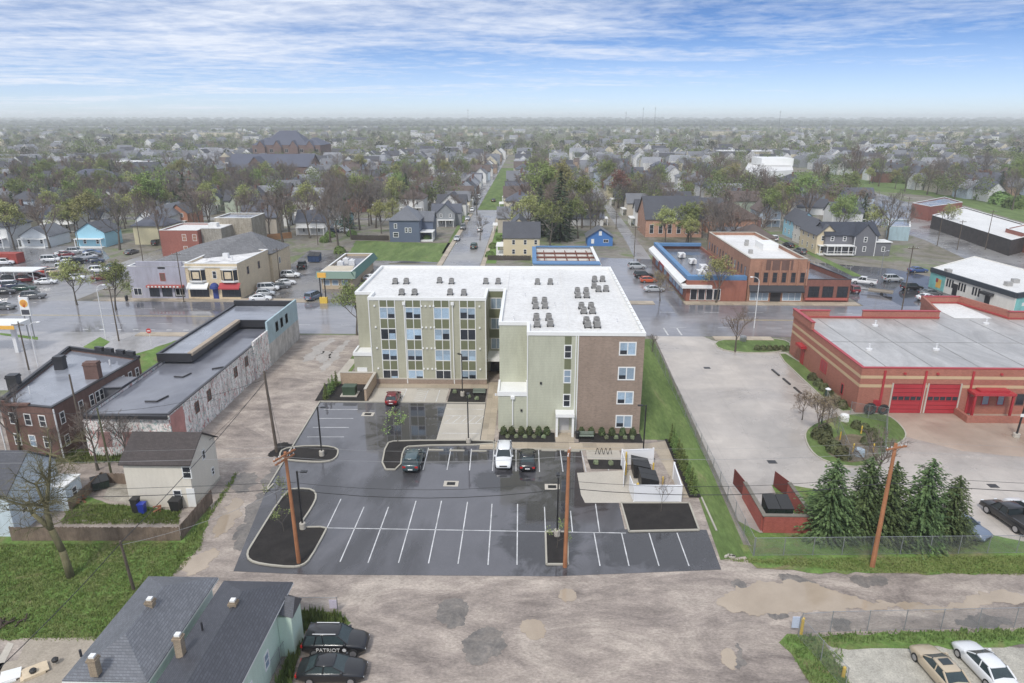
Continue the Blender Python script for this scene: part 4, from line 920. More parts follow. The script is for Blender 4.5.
mb = MB(); mb.box(xL1, xC1, YS - .2, YS - .03, 7.1, 7.3); mb.build('cornice', WHITE, SC_)
mb = MB(); mb.box(xL1 + 5, xL1 + 6.2, YS + 8, YS + 9, 7.5, 8.6); mb.lathe((xL1 + 8, YS + 6, 7.5), [(.2, 0), (.2, 1)], 8); mb.build('roof_unit', WMET, SC_)
GH = thing('gabled_hall', 'grey hip-roofed hall rising behind the lavender and cream stores', 'building', (xL1 - 1, YS + 18, 0))
mb = MB(); mb.box(xL0 + 1.5, xL1 - .1, YS + 5.2, YS + 30, 0, 6.6); mb.box(xL1 - .1, xC1 + 1.2, YS + 17.3, YS + 30, 0, 6.6); mb.build('wall', CRM, GH)
mb = MB(); mb.add([(xL0 + 1.2, YS + 5.1, 6.62), (xL1 - .1, YS + 5.1, 6.62), (xC1 + 1.5, YS + 17.2, 6.9), (xC1 + 1.5, YS + 30.3, 6.62), (xL0 + 1.2, YS + 30.3, 6.62), (xL1 + 7, YS + 21, 11.6)], [(0, 1, 5), (1, 2, 5), (2, 3, 5), (3, 4, 5), (4, 0, 5)]); mb.build('roof', mat('grey_hall_shingles', sr(128, 128, 130), .8, .12, .6, pattern='shingle', psize=1.4), GH)
window(GH, (xC1 + 1.2, YS + 17.3), (xC1 + 1.2, YS + 30), 5, 3.5, 1.2, 1.6, WHITE, GLASSD)
# red brick flat building and grey block building behind
RB = thing('red_brick_block', 'orange-red brick flat building behind the lavender store with white roof', 'building', (-90, 190, 0))
x0, y0 = at(163, 256)[0], at(163, 256)[1]
flat_block(RB, [(x0, y0), (x0 + 11, y0), (x0 + 11, y0 + 14), (x0, y0 + 14)], 7.4, BRICKR, MEMB, WHITE, .35)
for u in (7, 10): 
    for z in (1, 4.4): window(RB, (x0, y0), (x0 + 11, y0), u, z, 1.2, 1.9, WHITE, BRICKO, 1, 2)
mb = MB(); mb.box(x0 + 11.1, x0 + 17, y0 + 2, y0 + 13, 0, 7.6); mb.build('grey_block_wing', mat('grey_block', sr(168, 162, 150), .85, .2, 1, pattern='block', grime=.35), RB)
mb = MB(); mb.box(x0 + 11, x0 + 17.1, y0 + 1.9, y0 + 13.1, 7.62, 7.8); mb.box(x0 + 12.5, x0 + 15, y0 + 4, y0 + 6, 7.8, 8.9); mb.build('wing_roof', MEMB, RB)
x0, y0 = at(212, 250)
BT = thing('block_tower', 'streaked grey concrete block building behind the hall roof', 'building', (x0 + 7, y0 + 6, 0))
flat_block(BT, [(x0 + 2, y0), (x0 + 13, y0), (x0 + 13, y0 + 11), (x0 + 2, y0 + 11)], 9.6, mat('streaked_block', sr(176, 166, 148), .85, .15, 1, pattern='block', grime=.5), WETROOF2, WHITE, .3)
# kiosk with green mansard
GRN = mat('green_metal_roof', sr(42, 96, 80), .45, .1, 1, pattern='seam', psize=.6)
KX0, KX1, KY0, KY1 = at(321, 290)[0], at(352, 290)[0], 155.5, 178
K = thing('green_roofed_kiosk', 'low tan fast food kiosk with green mansard edge and rooftop units', 'shop building', ((KX0 + KX1) / 2, 166, 0))
flat_block(K, [(KX0, KY0), (KX1, KY0), (KX1, KY1), (KX0, KY1)], 4.1, mat('tan_kiosk', sr(190, 170, 140), .75, .1), WETROOF, WHITE, .6)
mb = MB()
for q0, q1 in (((KX0, KY0), (KX1, KY0)), ((KX1, KY0), (KX1, KY1))):
    A_, n_, l_2 = wall_frame(q0, q1); P_ = [Vector((q0[0], q0[1], 0)), Vector((q1[0], q1[1], 0))]
    P_[0] = P_[0] - A_ * 1; P_[1] = P_[1] + A_ * 1
    v = [P_[0] + n_ * 1.1, P_[1] + n_ * 1.1, P_[1] + n_ * .05, P_[0] + n_ * .05]
    mb.add([(v[0].x, v[0].y, 2.7), (v[1].x, v[1].y, 2.7), (v[2].x, v[2].y, 4.2), (v[3].x, v[3].y, 4.2)], [(0, 1, 2, 3)])
mb.build('green_mansard', GRN, K)
mb = MB(); mb.poly([(KX0, KY0 + .4, 4.15), (KX1 - .1, KY0 + .4, 4.15), (KX1 - .6, KY0 + 5, 4.5), (KX0 + .4, KY0 + 5, 4.5)]); mb.build('tan_front_roof', mat('tan_roof', sr(196, 184, 162), .7), K)
for u in (1.2, 3.2, 5.4): window(K, (KX0, KY0), (KX1, KY0), u, .9, 1.5, 1.3, WHITE, GLASS, 1, 1)
for x, y in ((KX0 + 2.3, KY0 + 9), (KX0 + 4.6, KY0 + 11), (KX0 + 2.6, KY0 + 13)):
    mb = MB(); mb.box(x - .7, x + .7, y - .7, y + .7, 3.5, 4.7); mb.lathe((x, y, 4.7), [(.4, 0), (.3, .3)], 8); mb.build('roof_unit', WMET, K)
# open roofed frame building with blue edges
OX0, OX1, OY0, OY1 = at(533, 266, 3.6)[0], at(603, 266, 3.6)[0] - .4, 166, 190
O = thing('roofless_building', 'roofless store shell with blue parapets and exposed rusty roof joists', 'building', ((OX0 + OX1) / 2, 178, 0))
BLUP = mat('blue_parapet', sr(82, 130, 176), .6, .1, 1)
mb = MB(); mb.box(OX0, OX0 + .4, OY0, OY1, 0, 3.9); mb.box(OX1 - .4, OX1, OY0, OY1, 0, 3.9); mb.box(OX0 + .4, OX1 - .4, OY0, OY0 + .4, 0, 3.9); mb.box(OX0 + .4, OX1 - .4, OY1 - .4, OY1, 0, 3.9); mb.build('wall', WHITE, O)
mb = MB(); mb.box(OX0 - .15, OX0 + .9, OY0 + 1, OY1, 3.91, 4.05); mb.box(OX0, OX1 - .2, OY0 - .3, OY0 + 3, 3.92, 4.2); mb.box(OX0 + .9, OX1 - .2, OY1 - .8, OY1 + .3, 3.92, 4.2); mb.build('blue_parapet', BLUP, O)
mb = MB(); mb.box(OX1 - .9, OX1 - .1, OY0 + 3.1, OY1, 4.0, 4.2); mb.build('white_parapet', WHITE, O)
mb = MB()
for k in range(1, 4): mb.box(OX0 + .5, OX1 - .5, OY0 + k * 5.6, OY0 + k * 5.6 + .35, 3.2, 3.7)
for k in range(1, 6): mb.box(OX0 + k * 2.9, OX0 + k * 2.9 + .25, OY0 + 1, OY1 - 1, 2.9, 3.15)
mb.build('rusty_joist', mat('rusty_steel', sr(128, 78, 62), .8, .2, 2), O)
mb = MB(); mb.box(OX0 + .5, OX1 - .5, OY0 + .5, OY1 - .5, .02, .1); mb.build('floor', mottled('rubble_floor', [(.3, sr(130, 124, 116)), (.6, sr(176, 170, 160))], .3, .3, .8, 4), O)
# yellow house
YW = mat('butter_siding', sr(214, 198, 160), .65, .05, .6, pattern='siding', psize=.6)
YH = thing('yellow_house', 'pale yellow two-storey house with dark gable roofs at the side street', 'house', (-2, 203, 0))
gable_house_parts(YH, -7.3, 3.0, 195.2, 204, 5.6, 9.4, 'x', YW, SHGD, .3)
gable_house_parts(YH, -7.2, 1.0, 204.2, 216, 5.8, 9.8, 'y', YW, SHGD, .3, wname='back_wall', rname='back_roof')
for u in (2.9, 6.2, 9.2):
    for z in (.9, 3.6): window(YH, (-7.3, 195.2), (3, 195.2), u, z, .9, 1.4, WHITE, GLASSD, 1, 2)
mb = MB(); mb.box(-9.4, -7.35, 196, 203, 0, .5); mb.box(-9.5, -7.35, 196, 203, 2.8, 3.0); 
for y in (196.2, 199.5, 202.8): mb.box(-9.4, -9.2, y - .1, y + .1, .5, 2.8)
mb.build('porch', WHITE, YH)
# navy house
NV = mat('slate_blue_siding', sr(92, 104, 126), .6, .06, .6, pattern='siding', psize=.6)
NH = thing('navy_house', 'slate blue two-storey house with grey hipped roof on the lawn corner', 'house', (-39, 225, 0))
mb = MB(); mb.box(-44.6, -35, 219.6, 232, -.05, 6.8); mb.build('wall', NV, NH)
hip_roof(NH, -44.6, -35, 219.6, 232, 6.8, 10.8, SHGG, .4)
gable_house_parts(NH, -37, -31.5, 226, 234, 5.8, 8.4, 'x', NV, SHGG, .3, wname='side_wing', rname='wing_roof')
for u, z, w in ((2, 1.5, 1.8), (2, 4.3, 1.0), (5.4, 3.0, .9), (6.6, 3.0, .9)): window(NH, (-44.6, 219.6), (-35, 219.6), u, z, w, 1.6, WHITE, GLASSD, 1, 2, .16)
mb = MB(); mb.box(-34.98, -31, 220.5, 225.8, 0, .4); mb.box(-34.98, -30.8, 220.3, 225.9, 2.9, 3.1)
for y in (220.6, 223, 225.6): mb.box(-31.2, -31, y - .1, y + .1, .4, 2.9)
mb.build('porch', WHITE, NH)
# blue shed
x0, y0 = at(586, 246)
BS = thing('blue_cottage', 'small bright blue gabled cottage beside the rear alley', 'house', (x0 + 4, y0 + 3, 0))
gable_house_parts(BS, x0 + .4, x0 + 8.2, y0, y0 + 7, 2.9, 5.4, 'y', mat('bright_blue_siding', sr(58, 120, 190), .6, .06, .6, pattern='siding', psize=.5), SHGG, .5)
window(BS, (x0 + .4, y0), (x0 + 8.2, y0), 1.6, .8, .9, 1.4, WHITE, WHITE, 1, 2); window(BS, (x0 + .4, y0), (x0 + 8.2, y0), 5.7, 1.1, 1.6, 1.0, WHITE, GLASSD, 2, 1)
window(BS, (x0 + .4, y0), (x0 + 8.2, y0), 3.9, 3.3, .9, 1.3, WHITE, WHITE, 1, 2, .1)
# blue-edged store
SBX0 = at(687, 303)[0]; SBX1 = onY(Y0, 747, 290)[0]
SB = thing('blue_edged_store', 'low store with blue parapet, white fascia and dark roof on the street', 'shop building', ((SBX0 + SBX1) / 2, 166, 0))
flat_block(SB, [(SBX0, Y0), (SBX1 - .1, Y0), (SBX1 - .1, Y0 + 43), (SBX0, Y0 + 43)], 4.6, ORANGEP, WETROOF, None, .8)
mb = MB(); mb.box(SBX0 - 1.2, SBX0 - .02, Y0 - 1, Y0 + 43, 3.1, 3.7); mb.box(SBX0 - .02, SBX0 + 5.2, Y0 - 1, Y0 - .02, 3.1, 3.7); mb.build('white_fascia', WHITE, SB)
mb = MB(); mb.box(SBX0 + .1, SBX0 + 1.2, Y0 + 2, Y0 + 43, 4.62, 5.5); mb.box(SBX0 + .1, SBX1 - .1, Y0 + .5, Y0 + 1.98, 4.62, 5.5); mb.box(SBX0 + 1.2, SBX1 - .2, Y0 + 41.8, Y0 + 42.9, 4.62, 5.4); mb.build('blue_parapet', BLUP, SB)
mb = MB(); mb.poly([(SBX0 - 1.2, Y0 + 1, 3.72), (SBX0 + .05, Y0 + 1, 4.6), (SBX0 + .05, Y0 + 43, 4.6), (SBX0 - 1.2, Y0 + 43, 3.72)]); mb.build('white_canopy_top', WHITE, SB)
mb = MB(); mb.box(SBX0 - 1.26, SBX0 - 1.21, Y0 + 20, Y0 + 27, 3.15, 3.65); mb.build('red_sign', REDC, SB)
for u in (5, 9, 13, 17, 24, 30, 36): window(SB, (SBX0, Y0 + 43), (SBX0, Y0), 43 - u, .5, 3.2, 2.1, BLUP, GLASSB, 3, 1)
for x in (1.6, 3.3, 5, 6.6): window(SB, (SBX0, Y0), (SBX1, Y0), x, .3, 1.5, 2.5, WHITE, GLASSD, 1, 1)
for x, y in ((SBX0 + 5, Y0 + 9), (SBX0 + 7, Y0 + 15), (SBX0 + 6, Y0 + 22), (SBX0 + 5, Y0 + 30)):
    mb = MB(); mb.box(x - .8, x + .8, y - 1.2, y + 1.2, 4, 5.0); mb.tube((x, y - 1, 5.05), (x - 1.6, y - 5, 5.05), .3, n=6); mb.build('roof_unit', WMET, SB)
# orange brick two-storey store
OB0, OB1 = onY(Y0, 747.5, 290)[0], onY(Y0, 804, 290)[0]
OB = thing('orange_brick_store', 'two-storey orange brick store with arched dark windows and white roof', 'shop building', ((OB0 + OB1) / 2, 164, 0))
flat_block(OB, [(OB0, Y0), (OB1, Y0), (OB1, Y0 + 36), (OB0, Y0 + 36)], 9.4, BRICKO, MEMB, CONC, .7)
mb = MB(); mb.box(OB0 + 3.4, OB1 - 3, Y0 - .06, Y0 - .01, 7.0, 9.2); mb.build('sign_panel', BRICKD, OB)
for k in range(6):
    u = 1.6 + k * 1.95; window(OB, (OB0, Y0), (OB1, Y0), u, 4.3, 1.0, 2.2, BRICKD, GLASSD, 1, 2, .08)
    mb = MB(); x = OB0 + u + .95; mb.box(x - .16, x + .16, Y0 - .2, Y0 - .01, 3.7, 9.0); mb.build('pilaster', BRICKO, OB)
mb = MB(); mb.add([(OB0 + .2, Y0 - .03, 3.7), (OB1 - .2, Y0 - .03, 3.7), (OB1 - .2, Y0 - 1.1, 2.6), (OB0 + .2, Y0 - 1.1, 2.6), (OB0 + .2, Y0 - 1.1, 2.3), (OB1 - .2, Y0 - 1.1, 2.3)], [(0, 1, 2, 3), (3, 2, 5, 4)]); mb.build('black_awning', TAR, OB)
for u in (2.6, 9.6): window(OB, (OB0, Y0), (OB1, Y0), u, .3, 4.0, 2.0, WHITE, GLASS, 3, 1)
mb = MB(); mb.box(OB0 + 5, OB0 + 7.2, Y0 - .06, Y0 - .01, 0, 2.3); mb.build('door', TAR, OB)
for k in range(13): window(OB, (OB0, Y0 + 36), (OB0, Y0), 1.8 + k * 2.6, 5.2, .9, 2.0, BRICKD, GLASSD if k % 3 else GLASS, 1, 2, .08)
mb = MB(); mb.box(OB1 - 5, OB1 - 1.5, Y0 + 14, Y0 + 20, 8.71, 10.1); mb.build('roof_penthouse', WHITE, OB)
mb = MB()
for x, y in ((OB0 + 5, Y0 + 20), (OB0 + 6, Y0 + 23), (OB0 + 3, Y0 + 10)): mb.box(x - .4, x + .4, y - .4, y + .4, 8.71, 9.6)
mb.build('roof_unit', CGREY, OB)
# dark brick corner diner
DB0, DB1 = OB1 + .1, onY(Y0, 850, 290)[0]
DB = thing('brick_diner', 'low dark brick corner building with big windows and high side parapet', 'shop building', ((DB0 + DB1) / 2, 155, 0))
flat_block(DB, [(DB0, Y0), (DB1, Y0), (DB1, Y0 + 4), (DB0 + 6.5, Y0 + 26), (DB0, Y0 + 26)], 5.0, mat('maroon_brick', sr(136, 86, 74), .8, .12, .8, pattern='brick', grime=.2), WETROOF, TAR, 1.1)
for u in (2, 5, 8.1): window(DB, (DB0, Y0), (DB1, Y0), u, 1.1, 2.3, 2.4, TAR, GLASSD, 2, 2, .12)
mb = MB(); mb.box(DB0 + .3, DB1 - .4, Y0 - .35, Y0 - .02, .5, .95); mb.build('window_planter', PINKC, DB)
mb = MB(); mb.box(DB0 + 1.5, DB0 + 3, Y0 + 7, Y0 + 9, 3.9, 5.0); mb.box(DB0 + 3.5, DB0 + 4.6, Y0 + 10, Y0 + 12, 3.9, 4.8); mb.build('roof_unit', CGREY, DB)
# white store with teal mural ends
x0, y0 = at(928, 284); x1, y1 = at(1014, 318)
x0, y0 = 95.5, 164.5
WS = thing('white_store', 'long white store with dark eaves band and teal mural end walls', 'shop building', (103, 150, 0))
wp = [(99.5, 134.0), (112, 140.5), (106, 172), (95.2, 163.8)]
wp = [at(1012, 316), at(1075, 305), (113, 176), at(928, 287)]
flat_block(WS, wp, 4.6, mat('white_render', sr(226, 222, 212), .7, .06, 1, grime=.1), MEMB, None, .15)
mb = MB(); mb.strip(wp[3], wp[0], .5, 3.7, 4.7); mb.strip(wp[0], wp[1], .5, 3.7, 4.7); mb.build('dark_eaves_band', mat('slate_band', sr(58, 66, 74), .6), WS)
TEAL = mat('teal_mural', sr(120, 196, 190), .7, .3, 1.2)
Lw = math.hypot(wp[0][0] - wp[3][0], wp[0][1] - wp[3][1])
panel(WS, 'teal_mural_panel', wp[3], wp[0], 2.6, .1, 5, 3.5, TEAL, .06)
panel(WS, 'yellow_mural_patch', wp[3], wp[0], 3.2, .6, 1.6, 2.0, mat('mural_yellow', sr(222, 170, 60), .7), .08); panel(WS, 'red_mural_patch', wp[3], wp[0], 2.6, 1.8, .7, .9, REDC, .1)
panel(WS, 'teal_mural_panel', wp[0], wp[1], 4.5, .1, 8.6, 3.5, TEAL, .06); panel(WS, 'white_lettering_panel', wp[0], wp[1], 3.8, 1.8, 3, .7, WHITE, .08)
for u in (7, 8, 9, 11.5, 12.5, 13.5, 16.5, 17.5, 18.5, 25, 26, 27):
    if u < Lw - 1: window(WS, wp[3], wp[0], u * Lw / 30 , 1.6, .45, 1.7, TAR, GLASSD, 1, 1, .05)
for u in (.34, .72): panel(WS, 'door', wp[3], wp[0], u * Lw, .1, 1.4, 2.6, TAR, .08)
panel(WS, 'door_canopy', wp[3], wp[0], .72 * Lw, 2.7, 3, .5, TAR, 1.2)
mb = MB()
for px, py in ((948, 272), (1008, 285), (1015, 282)):
    p = at(px, py, 4.6); mb.box(p[0] - .6, p[0] + .6, p[1] - .6, p[1] + .6, 4.3, 5.3)
mb.build('roof_unit', CGREY, WS)
# grey house with big porch
GY = mat('grey_siding', sr(112, 112, 118), .6, .06, .6, pattern='siding', psize=.6)
x0, y0 = at(826, 256); x1 = at(888, 257)[0]
BG = thing('grey_porch_house', 'dark grey two-storey house with white trimmed porch facing the wet lot', 'house', ((x0 + x1) / 2, y0 + 6, 0))
gable_house_parts(BG, x0, x1 - 2, y0 + 2, y0 + 11, 5.8, 8.8, 'x', GY, mat('navy_shingles', sr(60, 66, 80), .7, .12, .8, pattern='shingle', psize=1.3), .35)
gable_house_parts(BG, x1 - 9.5, x1 - 3.5, y0 + .2, y0 + 6, 5.8, 9.0, 'y', GY, MATS['navy_shingles'], .3, wname='front_wing', rname='front_wing_roof')
mb = MB(); mb.box(x1 - 3.4, x1 + 1, y0 + .4, y0 + 5, 0, 3.9); mb.build('side_wing', GY, BG)
mb = MB(); mb.box(x1 - 3.5, x1 + 1.3, y0 + .1, y0 + 5.2, 3.92, 4.1); mb.build('side_roof', WHITE, BG)
for u, z in ((2.2, 1.3), (2.2, 4.0)): window(BG, (x1 - 9.5, y0 + .2), (x1 - 3.5, y0 + .2), 3, z, 1.0, 1.5, WHITE, GLASSD, 1, 2, .16)
window(BG, (x1 - 3.4, y0 + .4), (x1 + 1, y0 + .4), 2.4, 1.3, 1, 1.4, WHITE, GLASSD, 1, 2, .16)
for u in (2, 5.5): window(BG, (x0, y0 + 2), (x1 - 2, y0 + 2), u, 4, 1, 1.4, WHITE, GLASSD, 1, 2, .16)
mb = MB(); mb.box(x0 - .4, x1 - 9.6, y0 - 1, y0 + 1.9, 2.9, 3.1); mb.box(x0 - .4, x1 - 9.6, y0 - 1, y0 + 1.9, .4, .6)
for k in range(5): mb.box(x0 - .3 + k * 2, x0 - .1 + k * 2, y0 - .9, y0 - .7, .6, 2.9)
mb.box(x0 - .4, x1 - 9.6, y0 - .95, y0 - .85, 1.4, 1.5); mb.build('porch', WHITE, BG)
mb = MB()
for xx in (x1 - 9.55, x1 - 3.5): mb.box(xx - .08, xx + .08, y0 + .12, y0 + .2, 0, 5.8)
mb.build('corner_trim', WHITE, BG)
# row of painted houses left of it
def row_house(nm, px, py, wdt, dep, he, hr, col, lab, roofm=SHGD, axis='y', gn=None):
    x, y = at(px, py); o = thing(nm, lab, 'house', (x + wdt / 2, y + dep / 2, 0))
    wm = mat(gn or nm + '_siding', sr(*col), .65, .06, .6, pattern='siding', psize=.7)
    gable_house_parts(o, x, x + wdt, y, y + dep, he, hr, axis, wm, roofm, .35)
    for z in (1.0, 3.9):
        if z < he - 1.2:
            for u in (wdt * .28, wdt * .72): window(o, (x, y), (x + wdt, y), u, z, 1.0, 1.5, WHITE, GLASSD, 1, 2, .14)
            for u in (dep * .2, dep * .5, dep * .8): window(o, (x, y + dep), (x, y), u, z, 1.0, 1.5, WHITE, GLASSD, 1, 2, .14)
    mb = MB(); mb.box(x + .3, x + wdt - .3, y - 2, y - .04, 2.6, 2.8); mb.box(x + .4, x + .6, y - 1.9, y - 1.7, .3, 2.6); mb.box(x + wdt - .6, x + wdt - .4, y - 1.9, y - 1.7, .3, 2.6); mb.box(x + .3, x + wdt - .3, y - 2, y - .04, 0, .3); mb.build('porch', WHITE, o)
    return o
row_house('sky_blue_house', 795, 240, 6.5, 12, 5.6, 8.8, (150, 206, 226), 'sky blue gabled house in the row left of the grey porch house')
row_house('white_row_house', 806, 247, 5.8, 12, 5.6, 8.4, (222, 216, 208), 'white gabled house between the sky blue and cream houses of the row')
row_house('cream_row_house', 815, 254, 6, 13, 5.6, 8.4, (218, 200, 164), 'cream gabled house tucked left behind the grey porch house')
row_house('sky_blue_house', 78, 247, 9, 9, 4.6, 7.4, (130, 190, 226), 'sky blue gabled house behind the used-car lot at left')
row_house('white_gabled_house', 22, 247, 9, 10, 3.4, 6.0, (214, 218, 220), 'low white gabled house left of the sky blue house by the car lot', SHGG)
row_house('white_gabled_house', 138, 236, 7.5, 13, 5.6, 8.8, (226, 226, 226), 'nearer white gabled house left of the red brick flat building', SHGG)
row_house('white_gabled_house', 156, 230, 7, 12, 5.6, 8.6, (226, 228, 232), 'farther white gabled house with porch left of the red brick flat building', SHGG)
row_house('rust_gabled_house', 170, 228, 7, 12, 5.4, 8.4, (178, 120, 92), 'rust coloured gabled house behind the farther white gabled house', SHGD)
# garage sheds and white wing near the drive
row_house('teal_garage', 317, 226, 12, 7, 3.0, 4.8, (150, 190, 196), 'low pale teal garage behind the bare trees and vacant lawn', SHGG, 'x')
# long low market and depot upper right
def low_block(nm, lab, pts, h, wm, rm, cat='building'):
    cx = sum(p[0] for p in pts) / len(pts); cy = sum(p[1] for p in pts) / len(pts)
    o = thing(nm, lab, cat, (cx, cy, 0)); flat_block(o, pts, h, wm, rm, WHITE, .3); return o
D = low_block('market_hall', 'long low market hall with white roof and dark open stalls, upper right', [at(930, 228), at(1008, 256), at(1045, 246), at(962, 219)], 4.6, mat('dark_stalls', sr(74, 68, 66), .8, .4, 2), MEMB)
D2 = low_block('brick_depot', 'low red brick depot left of the white-roofed market hall, upper right', [at(910, 217), at(928, 221), at(960, 216), at(942, 210)], 5.5, BRICKR, WETROOF2)
D3 = low_block('brick_annex', 'red brick annex at the right edge below the market hall field', [at(1002, 246), at(1040, 258), at(1070, 250), at(1035, 238)], 5.5, BRICKR, MEMB)
D4 = low_block('pale_blue_shed', 'pale blue flat shed behind the grey porch house', [at(886, 240), at(908, 241), at(908, 233), at(886, 232)], 4.5, PALEB, WETROOF2)
D5 = low_block('white_hall', 'large white flat-roofed hall amid houses, upper right of centre', [at(742, 183), at(792, 180), at(790, 170), at(748, 171)], 6, WHITE, MEMB)
mb = MB(); p = at(758, 174); mb.box(p[0], p[0] + 22, p[1] - 5, p[1] + 18, 6.05, 11); mb.build('upper_storey', WHITE, D5)
# school with gables, upper left
SB_ = mat('school_brick', sr(122, 98, 90), .85, .1, .5, pattern='brick', psize=3)
SG = mat('school_slate', sr(84, 88, 104), .8, .1, .3)
x0, y0 = at(229, 176); x1 = at(312, 176)[0]
SCN = thing('brick_school_wing', 'long low brick school wing with blue-grey roof and front gable', 'school', ((x0 + x1) / 2, y0 + 8, 0))
gable_house_parts(SCN, x0, x1, y0, y0 + 22, 6.5, 14, 'x', SB_, SG, .6)
gable_house_parts(SCN, x0 + (x1 - x0) * .26, x0 + (x1 - x0) * .5, y0 - 7, y0 + 4, 5.5, 13, 'y', SB_, SG, .6, wname='gable_wing', rname='gable_roof')
for k in range(8): 
    if not 1 < k < 4: window(SCN, (x0, y0), (x1, y0), (k + .5) * (x1 - x0) / 8, 1.5, 3, 2.4, WHITE, GLASSD, 2, 1)
x0, y0 = at(254, 163); x1 = at(322, 163)[0]
SCH = thing('brick_school', 'big dark brick school with steep hipped roof and gabled dormers', 'school', ((x0 + x1) / 2, y0 + 15, 0))
mb = MB(); mb.box(x0, x1, y0, y0 + 34, 0, 15); mb.build('wall', SB_, SCH)
W_ = x1 - x0
hip_roof(SCH, x0 + W_ * .14, x1 - W_ * .2, y0 + 1, y0 + 26, 15.1, 27, SG, .5)
hip_roof(SCH, x0, x0 + W_ * .3, y0 + 1, y0 + 33, 15.05, 21, SG, .5, name='wing_roof'); hip_roof(SCH, x1 - W_ * .3, x1, y0 + 1, y0 + 33, 15.05, 21, SG, .5, name='wing_roof')
for k in range(4): gable_house_parts(SCH, x0 + W_ * (.08 + k * .24), x0 + W_ * (.2 + k * .24), y0 - 3, y0 + 6, 14, 19, 'y', SB_, SG, .3, wname='gable_bay', rname='gable_bay_roof')
for k in range(9):
    for z in (3, 9): window(SCH, (x0, y0), (x1, y0), (k + .5) * W_ / 9, z, 3, 3, WHITE, GLASSD, 2, 1)
# brick church-like hall right of the alley
x0, y0 = at(646, 238); x1 = at(697, 238)[0]
TH_ = thing('brick_hall', 'pinkish brick hall with wide dark roof right of the alley', 'building', ((x0 + x1) / 2, y0 + 10, 0))
gable_house_parts(TH_, x0, x1 + 2, y0 + 2, y0 + 20, 6, 12.5, 'x', mat('pinkish_brick', sr(186, 140, 116), .85, .15, .6, pattern='brick', psize=2), SHGD, .4)
for k in range(6): window(TH_, (x0, y0 + 2), (x1 + 2, y0 + 2), 2 + k * 3, 1.2, 1.4, 3, WHITE, GLASSD, 1, 2)
# brown hipped hall behind orange store
x0, y0 = at(708, 234); x1 = at(762, 234)[0]
BH = thing('brown_roofed_hall', 'house with broad brown hipped roof behind the orange brick store', 'house', ((x0 + x1) / 2, y0 + 8, 0))
mb = MB(); mb.box(x0, x1, y0 + 3, y0 + 21, 0, 4.6); mb.build('wall', BRICKO, BH)
hip_roof(BH, x0, x1, y0 + 3, y0 + 21, 4.6, 10, mat('brown_tile', sr(100, 82, 74), .85, .12, .6, pattern='shingle', psize=2), .6)
row_house('beige_gabled_house', 700, 222, 10, 12, 4.8, 8.5, (170, 160, 150), 'beige gabled house with dark roof behind the brown hipped hall', SHGD, 'x')
# apartments with striped front, left distance
x0, y0 = at(68, 193); x1 = at(112, 193)[0]
AP = thing('brick_apartments', 'dark brick apartment row with white stair bays in the left distance', 'building', ((x0 + x1) / 2, y0 + 8, 0))
mb = MB(); mb.box(x0, x1, y0, y0 + 14, 0, 8); mb.build('wall', SB_, AP); hip_roof(AP, x0, x1, y0, y0 + 14, 8, 12, SG, .5)
for k in range(5):
    mb = MB(); xx = x0 + (k + .6) * (x1 - x0) / 5.4; mb.box(xx - 1, xx + 1, y0 - .5, y0 - .02, 0, 7.8); mb.build('stair_bay', WHITE, AP)
# ------------------------------------------------------------------ vehicles (nose towards +X in their own frame)
CARGL = mat('car_glass', (.03, .04, .045), .05, .1, 1); CARGL2 = mat('pale_car_glass', (.045, .065, .07), .04, .3, 1)
LAMPW = mat('headlamp_lens', (.75, .78, .8), .1, .05, 1); LAMPR = mat('tail_lamp_lens', (.45, .02, .02), .15, .05, 1); RIM = mat('wheel_rim', (.5, .5, .52), .3, .1, 1, metal=.8)
PLAST = mat('black_plastic', (.03, .03, .03), .6, .1, 1)
SHAPES = {  # length, half width, [x, z_top_of_body], cabin: x rear base, rear top, front top, front base, roof z
 'sedan': (4.8, .92, .18, [(-2.4, .72), (-2.3, .98), (-1.5, 1.02), (1.0, 1.0), (1.95, .86), (2.32, .70), (2.4, .5)], (-1.85, -1.0, .25, 1.15), 1.46),
 'suv': (4.75, .96, .24, [(-2.35, .9), (-2.3, 1.1), (-1.5, 1.14), (1.05, 1.13), (1.95, 1.0), (2.3, .82), (2.38, .6)], (-2.28, -1.95, .35, 1.15), 1.80),
 'van': (4.9, .97, .24, [(-2.45, .9), (-2.4, 1.1), (-1.5, 1.12), (1.35, 1.1), (2.05, .98), (2.4, .8), (2.45, .55)], (-2.4, -2.2, .7, 1.6), 1.88),
 'hatch': (4.1, .88, .18, [(-2.05, .8), (-2.0, 1.0), (-1.3, 1.03), (.9, 1.0), (1.7, .86), (2.0, .7), (2.05, .5)], (-1.98, -1.45, .2, 1.1), 1.52),
}
def loft(sections):
    """closed skin through equal-length rings of points"""
    mb = MB(); n = len(sections[0]); vs = [p for s in sections for p in s]
    fs = [(k * n + i, k * n + (i + 1) % n, (k + 1) * n + (i + 1) % n, (k + 1) * n + i) for k in range(len(sections) - 1) for i in range(n)]
    fs += [tuple(range(n))[::-1], tuple(range((len(sections) - 1) * n, len(sections) * n))]
    mb.add(vs, fs); return mb
def wheels(r, hw, xs, rad=.33):
    for x in xs:
        for s in (-1, 1):
            mb = MB(); mb.tube((x, s * (hw - .2), rad), (x, s * (hw + .02), rad), rad, n=18); w = mb.build('wheel', RUBBER, r)
            mb = MB(); mb.tube((x, s * (hw + .021), rad), (x, s * (hw + .035), rad), rad * .66, n=14)
            mb.build('rim', RIM, w)
